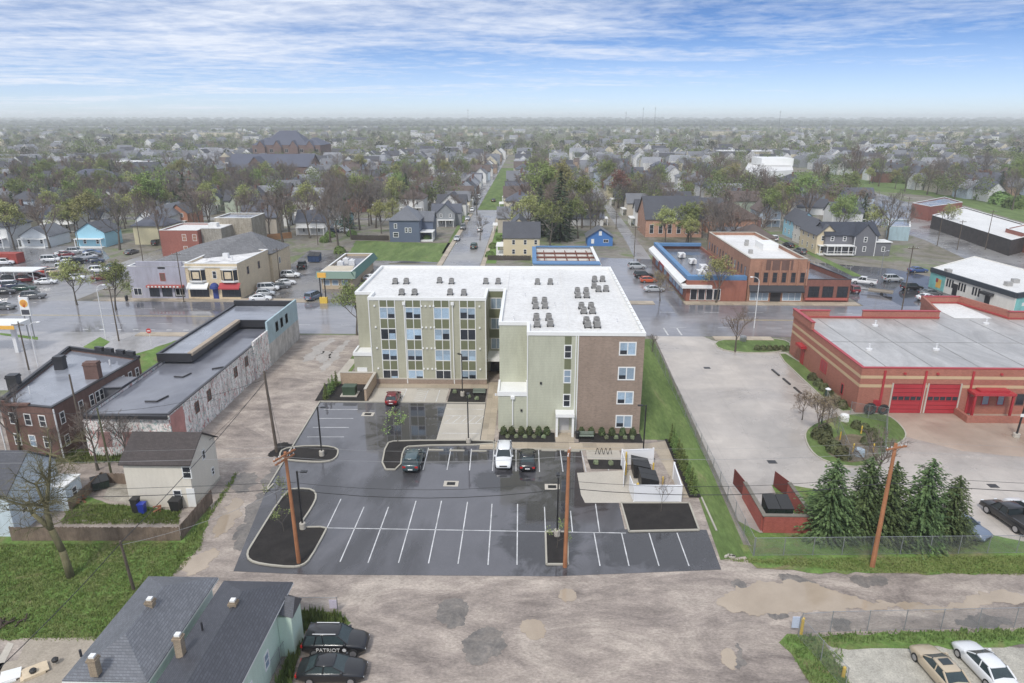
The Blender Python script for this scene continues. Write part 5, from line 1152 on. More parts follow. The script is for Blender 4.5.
def car_proto(kind, colname, col, glass=CARGL, metal=0.0, extra=None):
    Ln, hw, zb, top, cab, zr = SHAPES[kind]
    r = thing('parked_car', 'parked car standing on wet ground', 'car', (0, 0, 0)); pm = paint(colname, col, .3, metal)
    # lower body
    secs = []
    for i, (x, zt) in enumerate(top):
        t = abs(x) / (Ln / 2); w = hw * (1 - .16 * max(0, t - .62) ** 1.2 / .38 ** 1.2)
        zb_ = zb + (.14 if t > .9 else 0)
        secs.append([(x, -w * .93, zb_), (x, -w, zb_ + .18), (x, -w, max(zb_ + .25, zt - .26)), (x, -w * .96, zt - .06), (x, -w * .78, zt), (x, 0, zt + .035), (x, w * .78, zt), (x, w * .96, zt - .06), (x, w, max(zb_ + .25, zt - .26)), (x, w, zb_ + .18), (x, w * .93, zb_)])
    b = loft(secs).build('body', pm, r, True)
    xrb, xrt, xft, xfb = cab; zbt = 1.0 if kind in ('sedan', 'hatch') else 1.12; wb = hw * .93; wt = hw * .74
    # cabin glass as one hull split into windscreen, rear window and side windows; roof and pillars in body colour
    def q(pts, nm, m, par=r):
        mb = MB(); c = [Vector(p) for p in pts]; nn = (c[1] - c[0]).cross(c[2] - c[0]).normalized() * .03
        n_ = len(c); mb.add([p for p in c] + [p - nn for p in c], [tuple(range(n_)), tuple(range(n_, 2 * n_))[::-1]] + [(i, (i + 1) % n_, n_ + (i + 1) % n_, n_ + i) for i in range(n_)]); return mb.build(nm, m, par)
    zt = zr - .06
    q([(xfb, -wb * .93, zbt - .06), (xfb, wb * .93, zbt - .06), (xft, wt * .95, zt), (xft, -wt * .95, zt)], 'windscreen', glass)
    q([(xrb, wb * .9, zbt - .06), (xrb, -wb * .9, zbt - .06), (xrt, -wt * .93, zt), (xrt, wt * .93, zt)], 'rear_window', glass)
    for s in (-1, 1):
        P_ = [(xrb + .12, s * wb, zbt - .06), (xfb - .12, s * wb, zbt - .06), (xft, s * wt, zt), (xrt, s * wt, zt)]
        if s > 0: P_ = P_[::-1]
        q(P_, 'side_window', glass)
    secs = []
    for x, w, z in ((xrt - .1, wt * .8, zt - .01), (xrt, wt * .98, zt + .03), ((xrt + xft) / 2, wt * 1.02, zr), (xft - .05, wt * .98, zt + .03), (xft + .06, wt * .8, zt - .01)):
        secs.append([(x, -w, z - .05), (x, -w * .85, z), (x, 0, z + .02), (x, w * .85, z), (x, w, z - .05), (x, 0, z - .07)])
    loft(secs).build('roof', pm, r, True)
    for s in (-1, 1):
        xm = (xrb + xfb) / 2 - .1; ps = [((xfb, s * wb * .97, zbt - .05), (xft, s * wt, zt), .045), ((xrb + .03, s * wb * .96, zbt - .05), (xrt, s * wt, zt), .07), ((xm, s * (wb + .005), zbt - .05), ((xrt + xft) / 2, s * (wt + .01), zt), .04)]
        if kind in ('suv', 'van'): ps.append(((xrb + .9, s * (wb + .005), zbt - .05), (xrt + .75, s * (wt + .01), zt), .05))
        for a_, b_, r_ in ps: mb = MB(); mb.tube(a_, b_, r_, n=5); mb.build('pillar', pm, r)
    xf = Ln / 2; zh = top[-2][1] - .08
    for s in (-1, 1):
        mb = MB(); mb.obox((xf - .12, s * hw * .58), -s * .22, .08, .2, zh - .2, zh - .06); mb.build('headlight', LAMPW, r)
        mb = MB(); mb.obox((-xf + .05, s * hw * .72), s * .1, .06, .17, top[0][1] - .12, top[0][1] + .08); mb.build('tail_light', LAMPR, r)
        ya, yb = sorted((s * (wb + .02), s * (wb + .2))); mb = MB(); mb.box(xfb - .35, xfb - .18, ya, yb, zbt - .02, zbt + .13)
        mb.build('wing_mirror', pm, r)
    mb = MB(); mb.box(xf - .06, xf + .02, -hw * .45, hw * .45, zh - .2, zh - .05); mb.build('grille', PLAST, r)
    mb = MB(); mb.box(-xf - .02, -xf + .06, -.26, .26, .52, .64); mb.build('number_plate', WHITE, r)
    wheels(r, hw, (-Ln * .29, Ln * .31), .33 if kind != 'suv' else .37)
    return r
def pickup_proto(colname, col):
    r = thing('pickup_truck', 'pickup truck standing on wet ground', 'pickup truck', (0, 0, 0)); pm = paint(colname, col); hw = .98
    secs = []
    for x, zt in ((-2.8, .95), (-2.7, 1.12), (.0, 1.14), (1.2, 1.15), (2.3, 1.06), (2.7, .92), (2.78, .6)):
        zb_ = .42
        secs.append([(x, -hw * .95, zb_), (x, -hw, zb_ + .15), (x, -hw, zt - .2), (x, -hw * .95, zt), (x, 0, zt + .02 if x > .9 else zt - .0), (x, hw * .95, zt), (x, hw, zt - .2), (x, hw, zb_ + .15), (x, hw * .95, zb_)])
    loft(secs).build('body', pm, r, True)
    mb = MB(); mb.box(-2.66, -.55, -.8, .8, 1.125, 1.16); mb.build('bed', PLAST, r)
    mb = MB(); mb.box(-2.75, -.45, -hw, -.84, 1.1, 1.32); mb.box(-2.75, -.45, .84, hw, 1.1, 1.32); mb.box(-2.8, -2.68, -.84, .84, 1.1, 1.32); mb.build('bed_side', pm, r)
    secs = []
    for x, w, z0 in ((-.5, .84, 1.82), (-.35, .86, 1.88), (.6, .84, 1.9), (.85, .8, 1.84)):
        secs.append([(x, -w, z0 - .05), (x, -w * .9, z0), (x, w * .9, z0), (x, w, z0 - .05), (x, 0, z0 - .07)])
    loft(secs).build('roof', pm, r, True)
    mb = MB(); mb.add([(-.5, -.9, 1.1), (1.55, -.9, 1.1), (.78, -.8, 1.83), (-.46, -.8, 1.83), (-.5, .9, 1.1), (1.55, .9, 1.1), (.78, .8, 1.83), (-.46, .8, 1.83)], [(0, 1, 2, 3), (5, 4, 7, 6), (1, 5, 6, 2), (4, 0, 3, 7)]); mb.build('window', CARGL, r)
    for s in (-1, 1):
        for a_, b_, r_ in (((1.5, s * .92, 1.1), (.78, s * .83, 1.85), .05), ((-.5, s * .92, 1.1), (-.46, s * .83, 1.85), .08), ((.5, s * .93, 1.1), (.3, s * .84, 1.86), .05)): mb = MB(); mb.tube(a_, b_, r_, n=5); mb.build('pillar', pm, r)
    for s in (-1, 1):
        mb = MB(); mb.box(2.66, 2.76, s * .75 - .16, s * .75 + .16, .8, .98); mb.build('headlight', LAMPW, r)
        mb = MB(); mb.box(-2.84, -2.76, s * .88 - .08, s * .88 + .08, .85, 1.15); mb.build('tail_light', LAMPR, r)
    wheels(r, hw, (-1.75, 1.75), .42); return r
PROT = {}
COLS = {'black': (.012, .012, .014), 'white': (.72, .73, .74), 'silver': (.42, .44, .46), 'grey': (.12, .125, .13), 'dark red': (.16, .012, .018), 'red': (.42, .03, .02), 'orange-red': (.5, .09, .03), 'tan': sr(186, 168, 140), 'dark teal': (.05, .085, .095),
        'dark green': (.02, .06, .045), 'blue': (.04, .09, .25), 'dark blue': (.03, .045, .09), 'blue-grey': (.15, .19, .26), 'maroon': (.1, .015, .02)}
def car(kind, colr, px, py, ang, label, z=0.02, group='cars parked around the lots', nm=None, cat=None, xy=None, glass=None):
    key = (kind, colr, glass is not None); nm = nm or {'sedan': 'parked_car', 'suv': 'parked_suv', 'hatch': 'parked_car', 'van': 'parked_van', 'pickup': 'pickup_truck'}[kind]
    x, y = xy or at(px, py, .7)
    cat = cat or {'sedan': 'car', 'hatch': 'car', 'suv': 'SUV', 'van': 'van', 'pickup': 'pickup truck'}[kind]
    if key not in PROT:
        p = pickup_proto('paint_' + colr.replace(' ', '_'), COLS[colr]) if kind == 'pickup' else car_proto(kind, 'paint_' + colr.replace(' ', '_'), COLS[colr], glass or CARGL)
        PROT[key] = p; p.name = nm; p.location = (x, y, z); p.rotation_euler = (0, 0, math.radians(ang)); tag(p, label, cat, group); return p
    o = dup(PROT[key], (x, y, z), math.radians(ang), 1, label, group, cat); o.name = nm; return o
G1 = 'cars parked in the apartment lots'
car('hatch', 'dark red', 393, 397, 92, 'dark red car in the pale stall beside the sage wing of the apartments', group=G1, glass=CARGL2)
car('suv', 'dark teal', 413.5, 459, 90, 'dark teal SUV in the first stall beside the curved mulch bed', group=G1, glass=CARGL2)
car('suv', 'white', 504, 456, -90, 'white SUV facing the viewer in the stalls below the flower bed', group=G1)
car('sedan', 'black', 527.5, 458, 90, 'shiny black sedan in the stall right of the white SUV', group=G1, glass=CARGL2)
pc = car('suv', 'black', 336, 641, 1, 'black security SUV lettered PATRIOT on its side by the mint house', group='black cars beside the mint house', glass=CARGL2)
mb = MB(); mb.tube((-1.5, .62, 1.83), (.2, .62, 1.83), .03, n=5); mb.tube((-1.5, -.62, 1.83), (.2, -.62, 1.83), .03, n=5); 
o = mb.build('roof_rail', WMET, pc); 
def lettering(txt, size, m, parent, loc, rot, name='lettering', depth=.01):
    cu = bpy.data.curves.new(name, 'FONT'); cu.body = txt; cu.size = size; cu.extrude = depth; cu.align_x = 'CENTER'
    t = bpy.data.objects.new('t', cu); COL.objects.link(t); dg = bpy.context.evaluated_depsgraph_get(); me = bpy.data.meshes.new_from_object(t.evaluated_get(dg))
    bpy.data.objects.remove(t); o = bpy.data.objects.new(name, me); COL.objects.link(o); me.materials.clear(); me.materials.append(m)
    o.parent = parent; o.location = loc; o.rotation_euler = rot; return o
lettering('PATRIOT', .44, WHITE, pc, (-.35, -.975, .55), (PI / 2, 0, 0))
mb = MB(); mb.tube((.85, -.975, .7), (.85, -.985, .7), .15, n=12)
mb.build('door_emblem', WMET, pc)
car('sedan', 'black', 332, 668, 2, 'black sedan parked just below the PATRIOT SUV at the photo edge', group='black cars beside the mint house', glass=CARGL2)
f_, r_p = at(928, 652), at(962, 690); an = math.degrees(math.atan2(f_[1] - r_p[1], f_[0] - r_p[0]))
car('sedan', 'tan', 941, 668, an, 'tan sedan with sunroof on the gravel at bottom right', group='sedans on the gravel at bottom right', glass=CARGL2)
PROT_T = PROT[('sedan', 'tan', True)]; mb = MB(); mb.box(-.55, .05, -.38, .38, 1.475, 1.5); mb.build('sunroof', CARGL, PROT_T)
car('sedan', 'white', 985, 664, an, 'white sedan on the gravel right of the tan sedan', group='sedans on the gravel at bottom right', glass=CARGL2)
car('pickup', 'black', 1010, 516, an + 3, 'black pickup truck behind the chain link fence, right edge', group='vehicles behind the spruces')
car('hatch', 'white', 1026, 508, an + 3, 'white car half hidden behind the black pickup, right edge', group='vehicles behind the spruces')
car('sedan', 'blue-grey', 963, 524, -60, 'blue-grey sedan peeking out from behind the rightmost spruce', group='vehicles behind the spruces')
GS = 'cars parked along the side street'
for k, c, px, py, a, lb in [('suv', 'dark green', 474, 246, 88, 'nearest dark SUV standing in the side street beside the yellow house'), ('sedan', 'silver', 457, 238, -90, 'nearest silver car at the left kerb of the side street by the slate blue house'),
        ('suv', 'grey', 463, 227, -90, 'grey SUV second from the front at the left kerb of the side street'), ('sedan', 'silver', 467.5, 218, -90, 'silver car third from the front at the left kerb of the side street'),
        ('hatch', 'white', 472, 209.5, -90, 'white car fourth from the front at the left kerb of the side street'), ('sedan', 'black', 476, 203, -90, 'black car fifth from the front at the left kerb of the side street'),
        ('van', 'white', 478.5, 197, -90, 'white van farthest back at the left kerb of the side street'), ('hatch', 'white', 480, 229, 90, 'white car at the right kerb of the side street behind the bare tree'), ('sedan', 'black', 493.5, 200, 90, 'black car at the right kerb near the end of the side street')]:
    car(k, c, px, py, a, lb, group=GS)
GU = 'cars on the used-car lot at left'
for k, c, px, py, a, lb in [('suv', 'dark red', 27, 279, 20, 'dark red SUV on the used-car lot below the white canopy'), ('hatch', 'maroon', 37, 275, 15, 'maroon car on the used-car lot right of the dark red SUV'), ('suv', 'red', 46, 271, 20, 'brighter red SUV on the used-car lot behind the maroon car'),
        ('sedan', 'white', 46, 281, 15, 'white sedan at the lot edge right of the dark red SUV'), ('sedan', 'dark green', 24, 287.5, 15, 'dark green sedan nearest the used-car lot kerb'), ('suv', 'grey', 33.5, 295.5, 15, 'dark grey car waiting in the road below the used-car lot'),
        ('van', 'white', 11, 285, 15, 'white van on the used-car lot at the left photo edge'), ('sedan', 'black', 4, 291, 15, 'black sedan below the white van at the left photo edge'), ('sedan', 'grey', 3, 306, 5, 'grey sedan crossing the wide street at the left photo edge'),
        ('hatch', 'tan', 54, 271, 20, 'tan car beside the bright red SUV on the used-car lot'), ('van', 'white', 66, 267, 20, 'white van behind the leafy trees on the used-car lot'), ('van', 'white', 51, 259, 10, 'long white van in the back row of the used-car lot'),
        ('pickup', 'black', 76, 262, 60, 'black pickup at the right end of the used-car lot'), ('pickup', 'white', 86, 257, 60, 'white pickup behind the black pickup on the used-car lot'), ('sedan', 'blue', 92, 252, 20, 'blue car in the back right corner of the used-car lot'),
        ('sedan', 'white', 64, 253, 10, 'white sedan in the back row of the used-car lot'), ('suv', 'silver', 76, 251, 10, 'silver SUV in the back row of the used-car lot'),
        ('sedan', 'grey', 131.5, 251.5, 82, 'grey sedan parked on the left street near the sky blue house'), ('suv', 'black', 158, 242.5, 82, 'black SUV farther up the left street by the red brick building'), ('sedan', 'dark green', 113, 266, 85, 'dark car turning into the left street above the leafy trees')]:
    car(k, c, px, py, a, lb, group=GU)
GC = 'cars beside the cream store'
for k, c, px, py, a, lb in [('sedan', 'white', 260.5, 297.5, 12, 'white sedan nearest the street beside the cream store'), ('hatch', 'silver', 265.5, 292.5, 12, 'silver car second in the row beside the cream store'), ('van', 'white', 268.5, 287.5, 12, 'white van third in the row beside the cream store'),
        ('sedan', 'grey', 280, 285.5, 25, 'dark grey sedan right of the white van beside the cream store'), ('sedan', 'white', 285.5, 282, 25, 'white sedan behind the dark grey one beside the cream store'), ('suv', 'white', 290.5, 274.5, 5, 'white SUV alone behind the row beside the cream store'),
        ('pickup', 'black', 302, 265.5, 100, 'black pickup beside the blue dumpster on the wet lot'), ('sedan', 'silver', 280, 249, 5, 'silver car parked behind the cream store near the trees'), ('van', 'blue-grey', 313.5, 296, 75, 'blue-grey minivan at the kerb by the yellow sign post'),
        ('sedan', 'white', 371, 277, 60, 'white car half hidden behind the left wing roof corner'), ('suv', 'dark blue', 334, 231, 60, 'dark blue SUV under the bare trees beyond the vacant lawn'), ('hatch', 'white', 345, 230, 20, 'white car under the bare trees beyond the vacant lawn')]:
    car(k, c, px, py, a, lb, group=GC)
GR = 'cars across the main street at right'
for k, c, px, py, a, lb in [('suv', 'silver', 637, 266, 3, 'silver SUV farthest back beside the blue-edged store'), ('suv', 'black', 643.5, 275, 5, 'black SUV beside the blue-edged store'), ('hatch', 'orange-red', 648.5, 279.5, 5, 'orange-red car in front of the black SUV at the store'), ('sedan', 'silver', 654, 288.5, 5, 'silver sedan nearest the street beside the blue-edged store'),
        ('sedan', 'black', 788.5, 244.5, 100, 'black car on the right street beyond the orange brick store'), ('suv', 'grey', 800, 251, 100, 'grey SUV on the right street nearest the grass verge'), ('suv', 'dark red', 852, 289, 92, 'dark red SUV squeezed beside the brick diner'), ('pickup', 'white', 864, 281.5, 150, 'white pickup towing a flat trailer by the diner'),
        ('suv', 'silver', 893, 278.5, 5, 'silver SUV in the middle of the wet diner lot'), ('suv', 'black', 912, 287, 5, 'large black SUV in the wet lot above the fire station parapet'), ('sedan', 'blue', 918, 269.5, 5, 'blue car parked by the teal mural wall'), ('sedan', 'black', 942, 280.5, 170, 'black sedan along the white store wall'),
        ('sedan', 'grey', 931, 292.5, 5, 'grey sedan partly hidden behind the white sedan in the wet lot'), ('sedan', 'white', 928, 297, 5, 'white sedan nearest the fire station parapet in the wet lot'), ('sedan', 'white', 1013, 308, 5, 'white sedan at the right photo edge behind the fire station')]:
    car(k, c, px, py, a, lb, group=GR)
x, y = at(880, 292, .5)
T = thing('flat_trailer', 'flat utility trailer hitched behind the white pickup by the diner', 'trailer', (x, y, 0), None, math.radians(150)); T['_o'] = (0, 0, 0)
mb = MB(); mb.box(-2.6, 2.4, -1, 1, .55, .7); mb.box(-2.6, 2.4, -1.05, -.95, .7, .95); mb.box(-2.6, 2.4, .95, 1.05, .7, .95); mb.build('deck', mat('trailer_wood', sr(150, 140, 126), .8), T)
mb = MB(); mb.tube((2.4, -.6, .6), (3.8, 0, .6), .06, n=5); mb.tube((2.4, .6, .6), (3.8, 0, .6), .06, n=5); mb.build('hitch', DKMET, T)
for s in (-1, 1):
    mb = MB(); mb.tube((-.4, s * 1.05, .33), (-.4, s * 1.25, .33), .33, n=12); mb.build('wheel', RUBBER, T)
R = random.Random(77)
for r_i, (yy, nm_) in enumerate(((285, 'front'), (277.5, 'second'), (268, 'third'), (262, 'fourth'))):
    for k in range(4):
        cl_ = ['silver', 'dark red', 'white', 'dark blue', 'grey', 'black', 'white', 'maroon'][(k * 3 + r_i) % 8]; kd = ['sedan', 'suv', 'hatch'][(k + r_i) % 3]
        car(kd, cl_, (-14, 14, 70, 96)[k] - r_i * 3 + (0 if k < 2 else 6), yy - (8 if k > 1 else 0), 18, '%s %s %s from the left in the %s row of the used-car lot' % (cl_, {'hatch': 'car', 'suv': 'SUV', 'sedan': 'sedan'}[kd], ['first', 'second', 'third', 'last'][k], nm_), group=GU)
# used-car lot canopy, red container, dumpsters
x, y = at(18, 283); o = thing('white_canopy', 'flat white canopy over the used-car lot at left', 'canopy', (x, y, 0))
mb = MB(); mb.box(x - 6, x + 5, y - 1, y + 4, 2.9, 3.15); mb.build('canopy_roof', WHITE, o)
for dx in (-5.6, 0, 4.6):
    for dy in (-.7, 3.7): mb = MB(); mb.tube((x + dx, y + dy, 0), (x + dx, y + dy, 2.9), .09, n=6); mb.build('post', WMET, o)
x, y = at(5, 264); mb = MB(); mb.box(x - 4, x + 3.6, y, y + 3, .1, 2.8)
for k in range(14): mb.box(x - 3.9 + k * .55, x - 3.7 + k * .55, y - .06, y, .2, 2.7)
single('red_container', mb, mat('red_container_paint', sr(168, 62, 50), .6, .2), 'red shipping container at the left photo edge behind the car lot', 'container')
def dumpster(px, py, ang, m, lab, lid=PLAST, xy=None, s=1):
    x, y = xy or at(px, py); o = thing('dumpster', lab, 'dumpster', (x, y, .02), None, math.radians(ang)); o['_o'] = (0, 0, 0)
    mb = MB(); mb.add([(-.95, -.7, .15), (.95, -.7, .15), (.95, .75, .15), (-.95, .75, .15), (-1, -.8, 1.15), (1, -.8, 1.15), (1, .8, 1.5), (-1, .8, 1.5)], [(0, 3, 2, 1), (0, 1, 5, 4), (1, 2, 6, 5), (2, 3, 7, 6), (3, 0, 4, 7)])
    for q in (-.9, -.3, .3, .9): mb.box(q - .04, q + .04, -.86, -.74, .2, 1.1)
    mb.box(-1.06, 1.06, -.1, .1, .7, .85); mb.build('bin', m, o)
    for a_, b_ in ((-1.02, -.02), (.02, 1.02)):
        mb = MB(); mb.add([(a_, -.85, 1.17), (b_, -.85, 1.17), (b_, .82, 1.53), (a_, .82, 1.53), (a_, -.85, 1.22), (b_, -.85, 1.22), (b_, .82, 1.58), (a_, .82, 1.58)], [(0, 3, 2, 1), (4, 5, 6, 7), (0, 1, 5, 4), (1, 2, 6, 5), (2, 3, 7, 6), (3, 0, 4, 7)]); mb.build('lid', lid, o)
    o.scale = (s, s, s); return o
DGRN = mat('dark_green_steel', sr(36, 54, 48), .5, .15); DBLK = mat('black_steel', (.02, .02, .022), .4, .15)
dumpster(783, 512, 0, DGRN, 'dark green dumpster inside the red brick enclosure', xy=(24.9, 60.9), s=1.25)
dumpster(0, 0, 90, DBLK, 'far black dumpster inside the white fence enclosure', xy=(12.6, 69.2), s=1.15)
dumpster(0, 0, 90, DBLK, 'near black dumpster inside the white fence enclosure', xy=(13.0, 66.4), s=1.15)
dumpster(315, 262, 0, mat('blue_steel', sr(44, 70, 110), .5, .15), 'blue dumpster on the wet lot behind the kiosk', s=1.6)
dumpster(132, 490, 40, DGRN, 'dark green bin heap in the fenced garden corner', xy=at(101, 488), s=.8)
# ------------------------------------------------------------------ fences, enclosures, street furniture, poles and wires
def chainlink(name, pts, h, label, step=3.0, cell=.12, wire=.007, rail=True, m=None, drop=None):
    """posts and top rail with a woven diagonal mesh of real strands"""
    o = thing(name, label, 'fence', (pts[0][0], pts[0][1], 0)); m = m or GALV; strands = MB(); rails = MB()
    for a, b in zip(pts, pts[1:]):
        l = math.hypot(b[0] - a[0], b[1] - a[1]); ux, uy = (b[0] - a[0]) / l, (b[1] - a[1]) / l; n = max(1, round(l / step))
        for k in range(n + 1):
            x, y = a[0] + ux * l * k / n, a[1] + uy * l * k / n; mb = MB(); mb.tube((x, y, 0), (x, y, h + .06), .035, n=6)
            if k < n or b == pts[-1]: mb.build('post', m, o)
        if rail: rails.tube((a[0], a[1], h), (b[0], b[1], h), .022, n=5)
        rails.tube((a[0], a[1], .08), (b[0], b[1], .08), .012, n=4)
        s = -h
        while s < l:
            for sg in (1, -1):
                s0, s1 = (s, s + h) if sg > 0 else (s + h, s)
                z0, z1 = .05, h
                # clip to run
                def cl(sa, za, sb, zb_):
                    if sa < 0: t = (0 - sa) / (sb - sa); sa, za = 0, za + (zb_ - za) * t
                    elif sa > l: t = (l - sa) / (sb - sa); sa, za = l, za + (zb_ - za) * t
                    return sa, za
                if max(s0, s1) <= 0 or min(s0, s1) >= l: continue
                a0, az = cl(s0, z0, s1, z1); b0, bz = cl(s1, z1, s0, z0)
                p = (a[0] + ux * a0, a[1] + uy * a0); q = (a[0] + ux * b0, a[1] + uy * b0); w = wire
                strands.add([(p[0] - ux * w, p[1] - uy * w, az), (p[0] + ux * w, p[1] + uy * w, az), (q[0] + ux * w, q[1] + uy * w, bz), (q[0] - ux * w, q[1] - uy * w, bz)], [(0, 1, 2, 3)])
            s += cell
    strands.build('wire_mesh', m, o); rails.build('rail', m, o); return o
chainlink('chain_link_fence', [at(650, 345), at(753, 556)], 1.9, 'long chain link fence between the bright side lawn and the concrete lot', 3.0)
chainlink('chain_link_fence', [at(754, 556), at(1045, 553)], 1.9, 'chain link fence below the spruces and brick dumpster enclosure', 2.6)
chainlink('chain_link_fence', [at(800, 634), at(830, 632), at(1050, 627)], 1.9, 'chain link fence along the alley above the gravel car park', 2.9)
chainlink('chain_link_fence', [at(798, 637), at(845, 690)], 1.9, 'short chain link fence slanting down to the bottom edge, lower right', 2.5)
chainlink('chain_link_fence', [at(338, 612), at(301, 612), at(296, 640), at(264, 690)], 1.4, 'chain link fence round the weeds between mint house and black SUV', 2.2)
chainlink('chain_link_fence', [at(826, 404), at(848, 461), at(884, 461), at(886, 422), at(850, 415)], 1.9, 'chain link pen around utility equipment near the garage doors', 2.4)
# white enclosure fence around the dumpsters
we = thing('white_enclosure_fence', 'white vinyl fence around the black dumpsters with open gates', 'fence', (13.7, 66, 0))
e0, e1, e2, e3, e4 = (15.9, 63.4), (11.1, 63.3), (10.8, 71.2), (14.4, 71.6), (16.1, 68.2)
for a, b in ((e1, e0), (e0, e4), (e3, e2)):
    mb = MB(); mb.strip(a, b, .08, .1, 1.9); mb.strip(a, b, .14, 1.9, 2.0); mb.build('fence_panel', mat('white_vinyl', (.8, .8, .81), .4, .03), we)
for a, b in (((10.85, 68.9), (10.35, 66.2)), ((10.9, 65.6), (11.0, 63.6)), ((10.8, 71.2), (10.85, 69.2))):
    mb = MB(); mb.strip(a, b, .07, .12, 1.85); mb.build('gate', MATS['white_vinyl'], we)
for p in (e0, e1, e2, e3, e4):
    mb = MB(); mb.box(p[0] - .09, p[0] + .09, p[1] - .09, p[1] + .09, 0, 2.1); mb.build('fence_post', MATS['white_vinyl'], we)
def bollard(px, py, label, xy=None, h=1.1, tilt=0, r=.09):
    x, y = xy or at(px, py); mb = MB(); mb.lathe((x, y, 0), [(r, 0), (r, h - .06), (r * .8, h), (r * .3, h + .04)], 10); single('bollard', mb, YEL, label, 'bollard', 'yellow bollards')
bollard(0, 0, 'yellow bollard at the near left gate of the white dumpster fence', (11.5, 63.9), 1.9, r=.13)
bollard(0, 0, 'yellow bollard between the open gates of the white dumpster fence', (11.0, 69), 1.5)
bollard(0, 0, 'yellow bollard behind the far black dumpster', (14.1, 69.5), 1.3); bollard(0, 0, 'yellow bollard right of the near black dumpster', (14.6, 66.4), 1.3)
bollard(0, 0, 'yellow bollard at the far left corner of the white dumpster fence', (11.2, 70.7), 2.0)
for px, lb in ((889, 'yellow bollard left of the left garage door'), (921, 'left yellow bollard of the pair between the garage doors'), (925.5, 'right yellow bollard of the pair between the garage doors'), (957, 'yellow bollard right of the right garage door')): bollard(px, 412, lb)
bollard(840, 440, 'yellow bollard on the left side of the utility pen'); bollard(861, 434, 'yellow bollard in the middle of the utility pen'); bollard(873, 452, 'yellow bollard at the front of the utility pen'); bollard(853, 452, 'yellow bollard at the near left corner of the utility pen')
# brick enclosure
BE = thing('brick_enclosure', 'red brick dumpster enclosure with open rusty gates by the fence', 'enclosure', (25, 62, 0))
mb = MB(); q0, q1, q2, q3 = at(757, 532), at(800, 532), at(738, 505), at(776, 505)
q0 = (22.7, 58.2); q1 = (27.3, 58.2); q2 = (22.7, 64.5); q3 = (27.3, 64.5)
mb.strip(q0, q1, .35, 0, 1.8); mb.strip((22.7, 58.4), q2, .3, 0, 1.8); mb.strip((27.3, 58.4), q3, .3, 0, 1.8); mb.build('wall', mat('enclosure_brick', sr(170, 82, 68), .8, .15, 1, pattern='brick', grime=.15), BE)
mb = MB(); mb.strip((22.5, 58.2), (27.5, 58.2), .45, 1.805, 1.9); mb.strip((22.7, 58.45), q2, .4, 1.805, 1.9); mb.strip((27.3, 58.45), q3, .4, 1.805, 1.9); mb.build('cap', mat('enclosure_cap', sr(122, 116, 104), .8, .2), BE)
for a, b in (((22.7, 64.6), (22.4, 67.2)), ((27.3, 64.6), (26.6, 66.8))):
    mb = MB(); mb.strip(a, b, .08, .15, 1.9); mb.build('gate', mat('rusty_gate', sr(112, 44, 36), .7, .2), BE)
# wooden garden fence
WF = mat('weathered_fence_wood', sr(138, 118, 100), .9, .3, 3, grime=.45)
def board_fence(pts, h, label, m=WF):
    o = thing('wooden_fence', label, 'fence', (*pts[0], 0)); b_ = MB(); R = random.Random(len(pts) + int(h * 10))
    for a, b in zip(pts, pts[1:]):
        l = math.hypot(b[0] - a[0], b[1] - a[1]); n = int(l / .16)
        for k in range(n):
            t0, t1 = (k + .04) / n, (k + .96) / n; j = R.uniform(-.06, .05)
            b_.strip((a[0] + (b[0] - a[0]) * t0, a[1] + (b[1] - a[1]) * t0), (a[0] + (b[0] - a[0]) * t1, a[1] + (b[1] - a[1]) * t1), .03, .05, h + j)
        for k in range(int(l / 2.4) + 1):
            t = k * 2.4 / l; x, y = a[0] + (b[0] - a[0]) * t, a[1] + (b[1] - a[1]) * t + .1; mb = MB(); mb.box(x - .05, x + .05, y - .05, y + .05, 0, h); mb.build('post', WF, o)
        r_ = MB(); r_.strip((a[0], a[1] + .05), (b[0], b[1] + .05), .05, .3, .4); r_.strip((a[0], a[1] + .05), (b[0], b[1] + .05), .05, h - .4, h - .3); r_.build('rail', WF, o)
    b_.build('boards', m, o); return o
board_fence([at(12, 541), at(181, 541)], 1.5, 'weathered grey board fence along the left yard lawn')
board_fence([at(182, 540), at(213, 503)], 1.6, 'board fence running back from the lawn corner to the cream house')
board_fence([at(70, 512), at(103, 483), at(132, 485)], 1.3, 'old board fence at the back of the cream house garden')
# lamp posts
def lamp(px, py, label, h=6.3, arm=(0.9, 0), xy=None):
    x, y = xy or at(px, py); o = thing('lamp_post', label, 'lamp post', (x, y, 0), 'black lamp posts of the apartment lot')
    mb = MB(); mb.lathe((x, y, 0), [(.3, 0), (.3, .65), (.27, .7)], 14); mb.build('concrete_base', CONC, o)
    mb = MB(); mb.box(x - .07, x + .07, y - .07, y + .07, .7, h); mb.build('pole', DKMET, o)
    mb = MB(); mb.tube((x, y, h - .12), (x + arm[0] * .6, y + arm[1] * .6, h - .05), .035, n=6); mb.build('arm', DKMET, o)
    mb = MB(); mb.obox((x + arm[0] * .75, y + arm[1] * .75), math.atan2(arm[1], arm[0]), .3, .17, h - .1, h); mb.build('lamp_head', DKMET, o)
lamp(303, 529, 'black lamp post in the corner mulch bed beside the orange pole'); lamp(322, 456, 'black lamp post in the small mulch bed by the gravel drive')
lamp(468.5, 443, 'black lamp post in the middle mulch bed below the pale stalls', arm=(0, .9)); lamp(462.5, 396, 'black lamp post in the court mulch bed near the building', arm=(-.5, .5)); lamp(643, 454, 'black lamp post right of the bike rack by the side lawn', arm=(-.9, 0)); lamp(557, 536, 'black lamp post in the narrow mulch bed beside the middle orange pole', arm=(0, .9))
